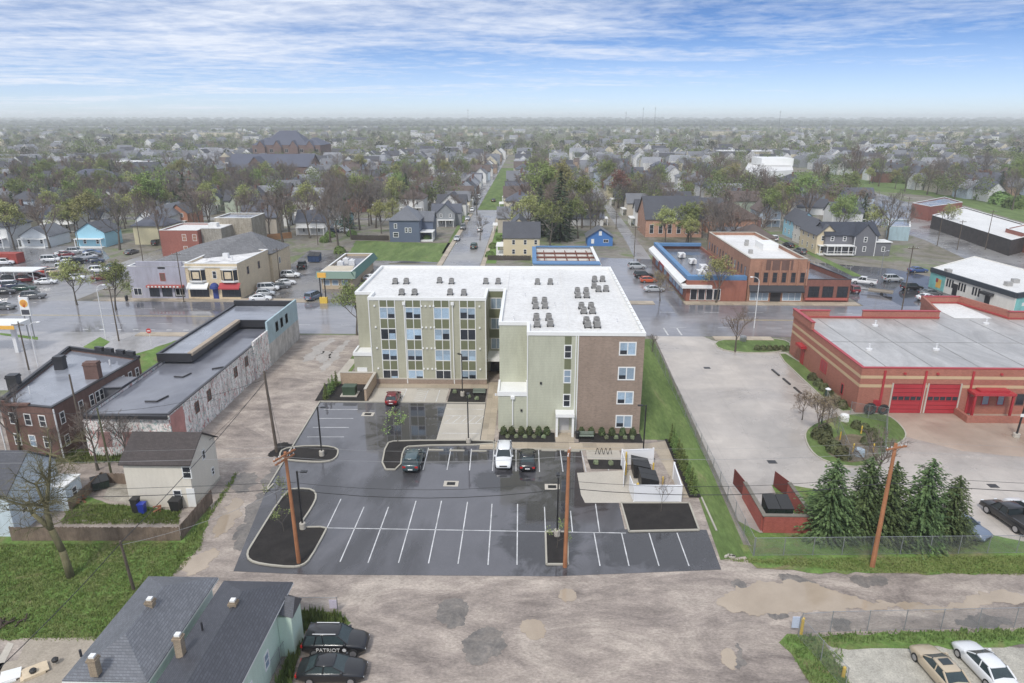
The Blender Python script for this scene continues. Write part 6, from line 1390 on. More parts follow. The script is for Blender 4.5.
# wooden utility poles
def upole(base, top, label, h=11, m=WOODP, r=.2, cross=None, xy=None, extra=()):
    x, y = xy or at(*base); tx, ty = (at(*top, h)) if top else (x, y)
    # keep the lean modest
    dx, dy = tx - x, ty - y; l = math.hypot(dx, dy); k = min(1, 1.3 / l) if l else 0; tx, ty = x + dx * k, y + dy * k
    o = thing('utility_pole', label, 'utility pole', (x, y, 0), 'wooden utility poles'); mb = MB(); n = 6
    for i in range(n):
        a, b = i / n, (i + 1) / n
        mb.tube((x + (tx - x) * a, y + (ty - y) * a, h * a - .1), (x + (tx - x) * b, y + (ty - y) * b, h * b), r * (1 - .35 * a), r * (1 - .35 * b), 8, i in (0, n - 1))
    mb.build('pole', m, o)
    def pt(z): return (x + (tx - x) * z / h, y + (ty - y) * z / h)
    ends = []
    for (z, ang, half) in (cross or ()):
        p = pt(z); ca, sa = math.cos(math.radians(ang)), math.sin(math.radians(ang))
        mb = MB(); mb.obox((p[0], p[1] - .2), math.radians(ang), half, .06, z - .07, z + .07); mb.build('crossarm', m, o)
        for t in (-.92, -.5, .5, .92):
            q = (p[0] + ca * half * t, p[1] - .2 + sa * half * t); mb = MB(); mb.lathe((q[0], q[1], z + .07), [(.04, 0), (.05, .08), (.03, .14)], 6); mb.build('insulator', WMET, o); ends.append((q[0], q[1], z + .2))
    return o, pt, ends
P1, pt1, e1_ = upole((299, 563), (285, 452), 'orange-brown leaning utility pole in the corner mulch bed', 11.2, cross=[(11.0, 65, 1.25), (10.6, 65, 1.1)])
P2, pt2, e2_ = upole((565, 567), (569, 450), 'orange-brown utility pole standing in the middle of the lot edge', 11.4, cross=[(11.2, 80, .8)])
P3, pt3, e3_ = upole((872, 567), (897, 440), 'orange-brown leaning utility pole in front of the spruces', 11.6, cross=[(11.3, 20, 1.1)], r=.22)
P4, pt4, e4_ = upole((277, 452), (264, 371), 'dark grey utility pole on the gravel drive by the small mulch bed', 10.6, WOODG)
P5, pt5, e5_ = upole((134, 590), (120, 541), 'short grey pole leaning in the left yard by the hipped house', 5.2, WOODG, r=.14)
P6, pt6, e6_ = upole((78, 432), (65, 362), 'grey pole rising in front of the brick building', 9.5, WOODG, r=.14, xy=at(86, 452))
P7, pt7, e7_ = upole((112, 477), (97, 408), 'thin mossy pole in front of the mural warehouse', 8.5, mat('mossy_pole_wood', sr(96, 96, 66), .9, .3), r=.13)
WIRE = mat('wire_sheath', (.03, .03, .03), .5, .05); WIREL = mat('pale_wire', (.3, .3, .3), .4, .05)
def wire(pts, label, sag=.35, r=.014, m=WIRE, grp='wires between the poles'):
    mb = MB(); P_ = []
    for a, b in zip(pts, pts[1:]):
        n = 8
        for i in range(n + (1 if b is pts[-1] else 0)):
            t = i / n; P_.append((a[0] + (b[0] - a[0]) * t, a[1] + (b[1] - a[1]) * t, a[2] + (b[2] - a[2]) * t - sag * 4 * t * (1 - t)))
    mb.path(P_, r, 4, 0); single('overhead_wire', mb, m, label, 'wire', grp)
def on(pt, z, dy=0): p = pt(z); return (p[0], p[1] + dy, z)
LE = (-75, 50); RE = (75, 54)
wl_ = ['upper pale overhead wire strung over the alley between the orange poles', 'second pale overhead wire strung over the alley between the orange poles', 'third pale overhead wire strung over the alley between the orange poles']
for i, (z, dy) in enumerate(((11.3, 1.0), (11.3, -.9), (10.7, .2))):
    wire([(LE[0], LE[1] + dy, z), on(pt1, z - .1, dy), on(pt2, z, dy), on(pt3, z, dy), (RE[0], RE[1] + dy, z)], wl_[i], .5, .007, WIREL)
wire([(LE[0], LE[1], 8), on(pt1, 7.6), on(pt2, 7.8), on(pt3, 8.0), (RE[0], RE[1], 8)], 'thick black cable strung lowest between the three orange poles', .9, .03)
wire([(LE[0], LE[1], 8.6), on(pt1, 8.3), on(pt2, 8.5), on(pt3, 8.7), (RE[0], RE[1], 8.6)], 'thinner dark cable just above the thick one between orange poles', .8, .018)
wire([on(pt4, 9.4), on(pt5, 5.0), (-34, 30, 4.6)], 'thick service cable dropping from the drive pole towards the hipped house', .4, .03)
wire([on(pt4, 9.6), on(pt7, 8.0), (-70, 70, 8)], 'dark cable from the drive pole across the mural warehouse front', .8, .02)
wire([on(pt4, 9.2), (-34.0, 66, 5.2)], 'short service cable from the drive pole to the cream house gable', .2, .016)
wire([on(pt1, 8.0), on(pt5, 4.8)], 'thin service cable from the corner orange pole to the short yard pole', .6, .014, WIREL)
wire([on(pt4, 10), on(pt1, 9.6)], 'dark cable between the drive pole and the corner orange pole', .5, .02)
# small street furniture
def bench(x, y, label, rz=0):
    o = thing('bench', label, 'bench', (x, y, .04), None, rz); o['_o'] = (0, 0, 0)
    mb = MB(); mb.box(-.9, .9, -.25, .2, .42, .47); mb.build('seat', mat('bench_green', sr(128, 140, 126), .6), o)
    mb = MB(); 
    for k in range(3): mb.box(-.9, .9, .2, .24, .55 + k * .14, .65 + k * .14)
    mb.build('backrest', MATS['bench_green'], o)
    for s in (-.8, .8): mb = MB(); mb.box(s - .04, s + .04, -.22, .22, 0, .42); mb.build('leg', DKMET, o)
bench(7.3, 78.0, 'grey-green bench against the apartment wall right of the white porch')
bench(-7.0, 91.9, 'pale bench in the court mulch bed near the entrance')
mb = MB(); mb.lathe((6.2, 78.2, .03), [(.26, 0), (.3, .8), (.32, .85), (.2, .95)], 12); single('litter_bin', mb, DKMET, 'black litter bin right of the white porch column', 'litter bin')
o = thing('bike_rack', 'black wavy bike rack on the pale pad right of the bench', 'bike rack', (9, 73.8, .03)); mb = MB(); pts = []
for k in range(33):
    a = k / 32 * 4 * 2 * PI; pts.append((8.0 + k / 32 * 2.0, 73.8, .5 + .4 * math.cos(a + PI)))
mb.path(pts, .035, 6); mb.build('wavy_tube', DKMET, o)
for k, (px, py, lb) in enumerate([(436, 450.5, 'first stall right of the teal SUV'), (457, 451, 'second stall right of the teal SUV'), (479, 451.5, 'stall two left of the white SUV'), (549, 451, 'stall right of the black sedan'), (572, 451.5, 'stall two right of the black sedan'), (596, 451.5, 'stall beside the bike rack'), (423, 390, 'left pale accessible stall'), (441, 390, 'right pale accessible stall')]):
    x, y = at(px, py); mb = MB(); mb.box(x - .9, x + .9, y - .1, y + .1, .02, .14); single('wheel_stop', mb, CURB, 'pale concrete wheel stop in the ' + lb, 'wheel stop', 'concrete wheel stops')
# transformer with retaining wall left of the court
TB = thing('retaining_wall', 'low tan wall round the transformer left of the red car', 'wall', (-25, 92, 0)); mb = MB(); mb.box(-22.95, -22.65, 89.3, 96, 0, 1.8); mb.box(-28.0, -22.98, 95.7, 96, 0, 1.8); mb.build('wall', mat('tan_wall_brick', sr(176, 152, 126), .8, .1, 1, pattern='brick'), TB)
mb = MB(); mb.box(-23.0, -22.6, 89.25, 96.05, 1.81, 1.9); mb.box(-28.05, -23.0, 95.65, 96.05, 1.81, 1.9); mb.build('cap', CONC, TB)
o = thing('transformer', 'dark green transformer box on a pale pad behind the mulch bed', 'transformer', (-25.6, 91.5, .06)); mb = MB(); mb.box(-26.8, -24.4, 90.6, 92.6, .06, .2); mb.build('pad', CONC, o)
mb = MB(); mb.box(-26.5, -24.7, 90.9, 92.3, .2, 1.35); mb.box(-26.55, -24.65, 90.85, 92.35, 1.36, 1.45); mb.build('cabinet', mat('transformer_green', sr(62, 82, 60), .5), o)
# concrete utility box on the island etc.
for px, py, nm, lab, c in ((743, 341, 'utility_box', 'grey utility box on the street grass island near the bare tree', GALV), (844, 421, 'pale_boulder_cover', 'pale rounded cover box on the hedge island beside the pen', WHITE), (859, 456, 'utility_tank', 'small light blue tank inside the utility pen', mat('pale_blue_tank', sr(172, 190, 204), .5))):
    x, y = at(px, py); mb = MB(); mb.lathe((x, y, 0), [(.6, 0), (.62, .7), (.5, .95), (.2, 1.05)], 7); single(nm, mb, c, lab, 'utility box')
for px, py, lab, r in ((864, 410, 'larger black tyre leaning at the fire station corner', .85), (877, 410, 'smaller black tyre leaning at the fire station corner', .75)):
    x, y = at(px, py); y = min(y, 86.4); mb = MB(); prof = []
    n = 16; R_, r0 = r * .72, r * .28
    vs = []; fs = []
    for i in range(n):
        a = 2 * PI * i / n
        for j in range(8):
            b = 2 * PI * j / 8; rr = R_ + r0 * math.cos(b); vs.append((x + rr * math.cos(a), y + r0 * math.sin(b), r + rr * math.sin(a)))
    for i in range(n):
        for j in range(8): fs.append((i * 8 + j, i * 8 + (j + 1) % 8, ((i + 1) % n) * 8 + (j + 1) % 8, ((i + 1) % n) * 8 + j))
    mb.add(vs, fs); single('tyre', mb, RUBBER, lab, 'tyre', smooth=True)
# parking kerb blocks left of hedge island
for k in range(3):
    a = at(772 + k * 11, 370 + k * 9); b = at(779 + k * 11, 376 + k * 9); mb = MB(); mb.strip(a, b, .25, .012, .2); single('kerb_block', mb, DKMET, ['upper', 'middle', 'lower'][k] + ' dark kerb block at the edge of the hedge island', 'kerb block', 'dark kerb blocks')
# garden clutter behind the cream house
def wheelie(px, py, m, label, w=.32, h=1.05):
    x, y = at(px, py); o = thing('wheelie_bin', label, 'bin', (x, y, .02)); mb = MB(); mb.add([(x - w * .8, y - w * .8, .05), (x + w * .8, y - w * .8, .05), (x + w * .8, y + w * .8, .05), (x - w * .8, y + w * .8, .05), (x - w, y - w, h), (x + w, y - w, h), (x + w, y + w, h), (x - w, y + w, h)], [(0, 3, 2, 1), (4, 5, 6, 7), (0, 1, 5, 4), (1, 2, 6, 5), (2, 3, 7, 6), (3, 0, 4, 7)]); mb.build('bin', m, o)
    mb = MB(); mb.box(x - w * 1.08, x + w * 1.08, y - w * 1.15, y + w * 1.1, h + .003, h + .1); mb.build('lid', m, o)
wheelie(137, 512, PLAST, 'black wheelie bin left of the blue bin in the garden', .35, 1.5); wheelie(143, 513, mat('blue_plastic', sr(36, 62, 178), .45), 'bright blue wheelie bin in the cream house garden')
wheelie(177, 510, PLAST, 'black barbecue-like bin under the cream house window', .5, 1.2)
x, y = at(127, 301); mb = MB(); mb.lathe((x, y, 0), [(.3, 0), (.34, 1.1), (.2, 1.3)], 10); single('litter_bin', mb, DKMET, 'dark litter bin on the pavement left of the lavender shop', 'litter bin')
R = random.Random(12)
for i, (px, py, lab) in enumerate([(160, 511, 'small rusty box among the garden clutter by the blue bin'), (83, 501, 'orange-brown crate by the old garden fence'), (76, 505, 'brown plank heap at the old garden fence corner')]):
    x, y = at(px, py); mb = MB()
    for k in range(5): mb.obox((x + R.uniform(-.3, .3), y + R.uniform(-.2, .2)), R.uniform(0, 3), .35, .1, .02 + k * .12, .12 + k * .12)
    single('junk_heap', mb, mat('rust_junk', sr(166, 106, 70), .8, .3), lab, 'junk heap')
x, y = at(5, 628); mb = MB()
for k in range(16):
    a = R.uniform(0, PI); p = (x + R.uniform(-1, 1.2), y + R.uniform(-.6, .6)); mb.tube((p[0], p[1], .1), (p[0] + math.cos(a) * .8, p[1] + math.sin(a) * .8, .1 + R.uniform(0, .35)), .06, n=5)
single('brush_pile', mb, BARKD, 'brown brushwood pile on the left yard lawn edge', 'brush pile')
# boards and tarps at the bottom left pad
for px0, py0, px1, py1, nm, lab, m_ in ((20, 678, 45, 668, 'wooden_board', 'pale plywood board lying on the concrete pad, bottom left', mat('plywood', sr(212, 192, 160), .8, .15)), (0, 680, 18, 675, 'tarp_sheet', 'grey-white sheet lying at the bottom left corner', WHITE)):
    a, b = at(px0, py0), at(px1, py1); mb = MB(); mb.strip(a, b, 1.3, .03, .16); mb.strip((a[0] + .2, a[1]), (b[0] + .2, b[1] + .1), 1.1, .165, .24); single(nm, mb, m_, lab, 'board')
for px, py, lab in ((34, 675, 'small black tub on the plywood board, bottom left'), (56, 664, 'dark bicycle part heap beside the plywood board')):
    x, y = at(px, py); mb = MB(); mb.lathe((x, y, .25), [(.2, 0), (.24, .2), (.15, .3)], 8); single('black_tub', mb, PLAST, lab, 'tub')
# litter lumps at the lawn edge
x, y = at(729, 557); mb = MB()
for k in range(6): mb.obox((x + R.uniform(-.5, .5), y + R.uniform(-.15, .15)), R.uniform(0, 3), .16, .1, .03, .2)
single('rubble_pile', mb, CONC, 'small pale rubble pile at the near corner of the bright lawn', 'rubble')
# yellow gate post with white sign, bottom right; sign on weeds fence
bollard(801, 634, 'yellow gate post at the fence corner above the gravel car park', h=1.5, r=.12); bollard(843, 677, 'yellow post by the slanting fence near the bottom edge', h=.9, r=.12)
x, y = at(795, 634); mb = MB(); mb.box(x - .35, x + .3, y - .03, y + .03, .6, 1.6); single('blank_sign', mb, mat('pale_sign', sr(190, 200, 220), .5), 'small pale sign board on the fence corner at lower right', 'sign')
x, y = at(334, 613); mb = MB(); mb.box(x - .3, x + .3, y - .08, y - .04, .5, 1.3); single('blank_sign', mb, mat('lilac_sign', sr(206, 196, 214), .5), 'pale lilac sign on the weed fence above the PATRIOT SUV', 'sign')
# street lights and signal masts
def curved_lamp(px, py, h, label, arm, m=WMET, r=.1):
    x, y = at(px, py); o = thing('street_lamp', label, 'street lamp', (x, y, 0), 'street lamps along the main street'); mb = MB(); mb.tube((x, y, 0), (x, y, h), r, r * .6, 8); mb.build('pole', m, o)
    pts = [(x + arm * (1 - math.cos(t * PI / 2)), y, h + .9 * math.sin(t * PI / 2)) for t in (0, .25, .5, .75, 1)]; mb = MB(); mb.path(pts, r * .5, 6); mb.build('arm', m, o)
    mb = MB(); mb.lathe((x + arm * 1.15, y, h + .75), [(.12, 0), (.3, .08), (.25, .2), (.05, .25)], 8); mb.build('lamp_head', m, o)
    return o
curved_lamp(106, 338, 9, 'pale curved street lamp at the corner near the leafy trees', 1.2); curved_lamp(38, 366, 6.5, 'pale curved street lamp left of the brick building', 1.4); curved_lamp(754, 328, 9, 'pale curved street lamp before the orange brick store', -1.3)
curved_lamp(879, 283, 7, 'grey street lamp in the wet lot by the trailer', .8, GALV)
def spole(px, py, h, label, m=WOODG, r=.13, cross=True):
    o, pt, e = upole((px, py), None, label, h, m, r=r, cross=[(h - .5, 0, 1.0)] if cross else None)
for a in [(119, 341, 10, 'dark pole with a small white box by the forecourt corner'), (29, 370, 8, 'dark pole left of the pale curved lamp near the brick building'), (143, 261, 14, 'tall dark pole on the left street before the sky blue house'), (184, 302, 11, 'thin blue-grey pole between the lavender shop and cream store'),
          (901, 314, 14, 'tall leaning wooden pole behind the fire station parapet'), (1010, 440, 5, ''), (937, 246, 11, 'bare pole beside the wet avenue left of the market hall'), (862, 242, 0, ''), (985, 250, 12, 'tall pole right of the market hall front'), (781, 302, 0, ''),
          (598, 262, 0, ''), (616, 229, 11, 'tall pole beside the rear alley left of the brick hall'), (652, 229, 11, 'tall pole in front of the brick hall'), (634, 257, 9, 'pole with lamp head by the store parking lot'), (665, 234, 9, 'pole just right of the brick hall door'), (80, 252, 8, 'pole behind the used-car lot near the sky blue house'),
          (280, 280, 8, 'thin pole on the cream store side wall'), (318, 245, 8, 'thin pole at the corner of the vacant lawn'), (880, 228, 10, 'pole between the pale blue shed and the avenue'), (905, 224, 10, 'pole beside the avenue near the brick depot'), (957, 250, 9, 'short pole before the dark stalls of the market hall')]:
    if a[2]: spole(*a[:4]) if a[3] else None
x, y = at(1016, 437); o = thing('dark_lamp_post', 'dark lamp post on a round base by the fire station planter', 'lamp post', (x, y, 0)); mb = MB(); mb.lathe((x, y, 0), [(.4, 0), (.4, .5)], 12); mb.build('base', CONC, o); mb = MB(); mb.tube((x, y, .5), (x + .3, y, 7), .12, .09, 8); mb.build('pole', DKMET, o); mb = MB(); mb.box(x - .2, x + .4, y - .16, y - .13, 2.8, 3.2); mb.build('sign_plate', WHITE, o)
x, y = at(820, 433); o = thing('green_lamp_post', 'dark green post with a pale lamp on the hedge island', 'lamp post', (x, y, 0)); mb = MB(); mb.tube((x, y, 0), (x, y, 6), .1, .08, 8); mb.build('pole', mat('green_pole', sr(52, 74, 70), .5), o); mb = MB(); mb.lathe((x + .2, y, 5.9), [(.3, 0), (.35, .1), (.1, .25)], 8); mb.build('lamp_head', WMET, o)
# do-not-enter sign, yellow fuel sign and canopy, traffic signals
x, y = at(151.5, 346); o = thing('no_entry_sign', 'round red no-entry sign on the grass near the warehouse', 'sign', (x, y, 0)); mb = MB(); mb.tube((x, y, 0), (x, y, 2.6), .05, n=6); mb.build('post', WMET, o); mb = MB(); mb.tube((x, y - .06, 2.8), (x, y - .09, 2.8), .45, n=16); d_ = mb.build('disc', mat('sign_red', sr(205, 50, 44), .5), o); mb = MB(); mb.box(x - .28, x + .28, y - .11, y - .092, 2.72, 2.88); mb.build('white_bar', WHITE, d_)
x, y = at(32, 338); o = thing('fuel_sign', 'tall white fuel station sign with a yellow shell emblem', 'sign', (x, y, 0))
for s in (-.5, .5): mb = MB(); mb.tube((x + s, y, 0), (x + s, y, 4.6), .1, n=6); mb.build('post', GALV, o)
mb = MB(); mb.box(x - .85, x + .85, y - .15, y + .15, 4.2, 7.6); fb = mb.build('sign_board', WHITE, o)
mb = MB(); pts = [(x + .72 * math.sin(t), y - .2, 6.5 + .72 * math.cos(t)) for t in [(-2.3 + 4.6 * k / 12) for k in range(13)]] + [(x, y - .2, 5.75)]
mb.add(pts + [(p[0], y - .155, p[2]) for p in pts], [tuple(range(14)), tuple(range(14, 28))[::-1]] + [(i, (i + 1) % 14, 14 + (i + 1) % 14, 14 + i) for i in range(14)]); mb.build('shell_emblem', mat('sign_yellow', sr(240, 178, 30), .5), fb)
mb = MB()
for k in range(-2, 3): mb.tube((x + k * .05, y - .215, 5.9), (x + .6 * math.sin(k * .55), y - .215, 6.5 + .6 * math.cos(k * .55)), .03, n=4)
mb.build('emblem_ribs', mat('sign_orange', sr(208, 70, 36), .5), fb)
mb = MB(); mb.box(x - .7, x + .7, y - .19, y - .155, 4.45, 5.35); mb.build('price_panel', mat('dark_panel', sr(74, 76, 84), .5), fb)
cc = at(4, 327, 5); o = thing('fuel_canopy', 'white fuel canopy edge with yellow band at the left photo edge', 'canopy', (cc[0], cc[1], 0))
mb = MB(); mb.box(cc[0] - 14, cc[0] + 1.6, cc[1], cc[1] + 4, 4.5, 5.3); mb.build('canopy_roof', WHITE, o); mb = MB(); mb.box(cc[0] - 1.5, cc[0] + 1.7, cc[1] - .08, cc[1] - .01, 4.6, 5.2); mb.build('yellow_band', MATS['sign_yellow'], o)
for dx in (-6, 0): mb = MB(); mb.box(cc[0] + dx - .3, cc[0] + dx + .3, cc[1] + 1.5, cc[1] + 2.1, 0, 4.5); mb.build('column', WMET, o)
x, y = at(324, 303); o = thing('yellow_sign_post', 'yellow sign on two dark posts before the kiosk', 'sign', (x, y, 0))
for s in (-.5, .5): mb = MB(); mb.tube((x + s, y, .8), (x + s, y, 6), .14, n=6); mb.build('post', DKMET, o)
mb = MB(); mb.box(x - .9, x + .9, y - .2, y + .2, 5.6, 6.6); mb.build('sign_board', MATS['sign_yellow'], o); mb = MB(); mb.box(x - .8, x + .8, y - .4, y + .4, 0, 1.3); mb.build('yellow_base', YEL, o)
# distant masts
for px, h, dist, lab in ((468, 52, 1600, 'thin tall radio mast on the hazy horizon left of centre'), (626, 46, 1500, 'left lattice mast of three on the hazy horizon'), (643, 54, 1500, 'middle lattice mast of three on the hazy horizon'), (655, 55, 1500, 'right lattice mast of three on the hazy horizon'), (780, 48, 1500, 'pale mast on the horizon right of centre')):
    d = ray(px, 117); x, y = d[0] / d[1] * dist, dist; mb = MB(); mb.tube((x, y, 0), (x, y, h + 4), .7, .25, 5); mb.lathe((x, y, h), [(1, 0), (1.1, 1), (.4, 2)], 6); single('radio_mast', mb, GALV, lab, 'mast', 'radio masts on the horizon')
# ------------------------------------------------------------------ vegetation
LEAF_Y = foliage('spring_leaves', sr(146, 150, 80), sr(168, 168, 100)); LEAF_G = foliage('fresh_green_leaves', sr(112, 130, 64), sr(142, 154, 84))
LEAF_D = foliage('dark_needles', sr(60, 80, 56), sr(84, 104, 72)); LEAF_S = foliage('spruce_needles', sr(56, 74, 42), sr(104, 120, 66)); LEAF_B = foliage('budding_brown', sr(128, 112, 88), sr(150, 132, 100))
TWIG = mat('twig_bark', sr(116, 108, 102), .95, .2, 2); TWIGB = mat('brown_twig_bark', sr(122, 108, 98), .95, .2, 2); LEAF_R = foliage('red_buds', sr(118, 76, 66), sr(136, 92, 76))
def rdir(R, base, spread):
    v = Vector((R.gauss(0, 1), R.gauss(0, 1), R.gauss(0, 1))).normalized(); return (base + v * spread).normalized()
def grow(R, h, trunk_r, limbs=6, n2=5, n3=5, n4=4, spread=.75, crown0=.28, twig=.018, up=.35, lean=0):
    """trunk mesh and branch mesh of one tree; also returns the twig ends"""
    T_ = MB(); B_ = MB(); ends = []
    pts = [Vector((0, 0, -.1))]; d = Vector((lean, 0, 1)).normalized(); top = h * .62; k = 5
    for i in range(k):
        d = rdir(R, d, .09); pts.append(pts[-1] + d * top / k)
    for i in range(k): T_.tube(pts[i], pts[i + 1], trunk_r * (1.25 if i == 0 else 1 - .14 * i), trunk_r * (1 - .14 * (i + 1)), 7, False)
    def pos(t): x = t * k; i = min(k - 1, int(x)); return pts[i].lerp(pts[i + 1], x - i)
    def br(p, d, l, r, lvl, n):
        q = p; dd = d; seg = 3 if lvl < 2 else 2 if lvl == 2 else 1; P_ = [p]
        for s in range(seg):
            dd = rdir(R, dd + Vector((0, 0, up * .25)), .22); q2 = q + dd * l / seg
            B_.tube(q, q2, r * (1 - .3 * s / seg), r * (1 - .3 * (s + 1) / seg) * (.5 if lvl == 3 else 1), 5 if lvl == 0 else 4 if lvl == 1 else 3, False); q = q2; P_.append(q)
        if lvl == 3: ends.append(q); return
        for j in range(n[lvl]):
            t = R.uniform(.35, 1.0); x = t * seg; i = min(seg - 1, int(x)); pp = P_[i].lerp(P_[i + 1], x - i)
            br(pp, rdir(R, dd, spread), l * R.uniform(.42, .62), max(r * .45, twig), lvl + 1, n)
        ends.append(q)
    for j in range(limbs):
        t = crown0 / .62 + (1 - crown0 / .62) * (j + R.random() * .6) / limbs; a = j * 2.4 + R.uniform(-.4, .4)
        dv = Vector((math.cos(a), math.sin(a), .75 + .8 * t)).normalized(); br(pos(min(1, t)), dv, h * .42 * (1.15 - .35 * t), trunk_r * .42, 0, (n2, n3, n4))
    br(pts[-1], Vector((0, 0, 1)), h * .3, trunk_r * .35, 0, (n2, n3, n4))
    return T_, B_, ends
def leaves(R, ends, size, per, jit, frac=1.0):
    m = MB()
    for e in ends:
        if R.random() > frac: continue
        for _ in range(per):
            c = e + Vector((R.gauss(0, jit), R.gauss(0, jit), R.gauss(0, jit * .8))); a = Vector((R.gauss(0, 1), R.gauss(0, 1), R.gauss(0, 1))).normalized(); b = a.orthogonal().normalized(); s = size * R.uniform(.6, 1.3); c2 = a.cross(b)
            m.add([c + b * s, c + c2 * s * .7, c - b * s, c - c2 * s * .7], [(0, 1, 2, 3)])
    return m
def tree_proto(seed, h, kind, nm='bare_tree', leafm=None, **kw):
    R = random.Random(seed); r = thing(nm, 'tree standing on the ground here', 'tree', (0, 0, 0)); tr = kw.pop('trunk_r', h * .022)
    lf = kw.pop('leaf', None); bm = kw.pop('bark', BARK); tm = kw.pop('twigm', TWIG)
    T_, B_, ends = grow(R, h, tr, **kw); T_.build('trunk', bm, r, True); B_.build('branches', tm, r)
    if lf: leaves(R, ends, *lf).build('crown', leafm, r)
    r['h'] = h; return r
def conifer_proto(seed, h, w, m=LEAF_S, nm='spruce', whorls=24, per=10, s=.34, ex=.8):
    R = random.Random(seed); r = thing(nm, 'conifer standing on the ground here', 'tree', (0, 0, 0)); T_ = MB(); T_.tube((0, 0, -.1), (0, 0, h * .96), h * .02, .02, 7); T_.build('trunk', BARKD, r, True); f = MB()
    ph = [R.uniform(0, 6.28) for _ in range(3)]
    for i in range(whorls):
        t = i / (whorls - 1); z = h * (.03 + .95 * t); rad = w * (1 - t) ** ex * R.uniform(.78, 1.14) + .08; n = max(4, int(per * (1 - t * .6)))
        for j in range(n):
            a = 2 * PI * (j + R.random()) / n; rr = rad * R.uniform(.68, 1.1) * (1 + .16 * math.sin(2 * a + ph[0] + 4 * t) + .12 * math.sin(3 * a + ph[1] - 7 * t)); k = max(2, int(rr / (s * .62)))
            for q in range(k):
                u = (q + .7) / k; c = Vector((math.cos(a) * rr * u, math.sin(a) * rr * u, z - rr * .22 * u ** 1.3 + R.uniform(-.22, .22) + (.14 * u if u > .8 else 0)))
                for _ in range(2):
                    al = Vector((math.cos(a + R.uniform(-.7, .7)), math.sin(a + R.uniform(-.7, .7)), -.3 + R.uniform(-.35, .35))).normalized(); sd = Vector((-al.y, al.x, R.uniform(-.5, .5))).normalized(); e = s * R.uniform(.7, 1.25)
                    f.add([c - al * e * .6, c + sd * e * .4, c + al * e * .9, c - sd * e * .4], [(0, 1, 2, 3)])
    f.build('crown', m, r); r['h'] = h; return r
def place(p, px, py, h, label, group=None, rz=None, xy=None, z=0, first=[]):
    x, y = xy or at(px, py); R = random.Random(int(px * 7 + py * 3 + x)); rz = R.uniform(0, 6.28) if rz is None else rz; s = h / p['h']
    if id(p) not in USED:
        USED[id(p)] = p; p.location = (x, y, z); p.rotation_euler = (0, 0, rz); p.scale = (s, s, s); p['label'] = label
        if group: p['group'] = group
        assert 4 <= words(label) <= 16, label
        return p
    return dup(p, (x, y, z), rz, s, label, group)
USED = {}
BT_ = [tree_proto(10 + i, 12, 'bare', twig=.022 if i % 2 else .028, n4=4, twigm=TWIG if i % 2 else TWIGB, spread=.8) for i in range(5)]
LT_ = [tree_proto(30 + i, 11, 'leaf', 'leafy_tree', [LEAF_Y, LEAF_G, LEAF_G, LEAF_Y][i], leaf=(.17, 4, .28, 1 if i != 3 else .6), n4=3, spread=.85) for i in range(4)]
ST_ = tree_proto(50, 8, 'bud', 'budding_tree', LEAF_B, leaf=(.09, 3, .15, .8), n4=4, twigm=TWIGB)
RT_ = tree_proto(51, 10, 'red', 'red_budded_tree', LEAF_R, leaf=(.15, 3, .25, 1), n4=3, twigm=TWIGB)
CT_ = [conifer_proto(60, 9, 3.4, whorls=38, per=18, s=.25, ex=.5), conifer_proto(61, 9, 3.1, whorls=40, per=18, s=.24, ex=.44), conifer_proto(62, 9, 3.3, whorls=36, per=18, s=.26, ex=.58)]
CD_ = conifer_proto(63, 18, 5.2, LEAF_D, 'dark_conifer', 26, 11, .75)
# the big mossy tree on the left yard: a short thick trunk forking into two stems
R = random.Random(5); BG_ = thing('bare_tree', 'big mossy bare tree with forked trunk on the left yard lawn', 'tree', (0, 0, 0)); MOSS = mat('mossy_bark', sr(122, 116, 80), .95, .35, 2, grime=.3)
T_ = MB(); B_ = MB(); segs = [((0, 0, -.1), (-.3, .1, 2.6), .42, .36), ((-.3, .1, 2.6), (-.9, .2, 4.6), .36, .34), ((-.9, .2, 4.6), (-1.0, .3, 6.6), .3, .24), ((-1.0, .3, 6.6), (-.4, .6, 9.2), .24, .16), ((-.4, .6, 9.2), (.1, .8, 11.6), .16, .08), ((-.9, .2, 4.6), (-2.1, .1, 6.2), .26, .2), ((-2.1, .1, 6.2), (-2.2, .0, 7.4), .2, .16), ((-1.0, .3, 6.6), (-1.5, .4, 9.0), .18, .12)]
for a, b, r0, r1 in segs: T_.tube(a, b, r0 * .78, r1 * .78, 8, True)
def tw(p, d, l, r, lv):
    q = p; dd = d
    for s in range(3):
        dd = rdir(R, dd, .28); q2 = q + dd * l / 3; B_.tube(q, q2, r * (1 - .25 * s), r * (.8 - .25 * s) + .004, 4 if lv < 1 else 3, False)
        if lv < 2:
            for _ in range(3 if lv == 0 else 2): tw(q2, rdir(R, dd, .75), l * R.uniform(.4, .6), r * .45, lv + 1)
        q = q2
for c, n, l in (((-2.2, 0, 7.0), 6, 2.6), ((-2.1, .1, 6.4), 5, 2.4), ((-1.0, .3, 6.8), 4, 2.0), ((-.5, .6, 8.8), 6, 2.2), ((.1, .8, 11.4), 5, 2.2), ((-1.5, .4, 8.8), 5, 2.2), ((-.9, .2, 5.0), 3, 2.4)):
    for k in range(n): a = R.uniform(0, 6.28); tw(Vector(c), Vector((math.cos(a), math.sin(a) * .6, R.uniform(-.1, .8))).normalized(), l * R.uniform(.8, 1.2), .06, 0)
T_.build('trunk', MOSS, BG_, True); B_.build('branches', MOSS, BG_); BG_.location = (*at(71, 577), 0); BG_['group'] = 'trees in the near yards'
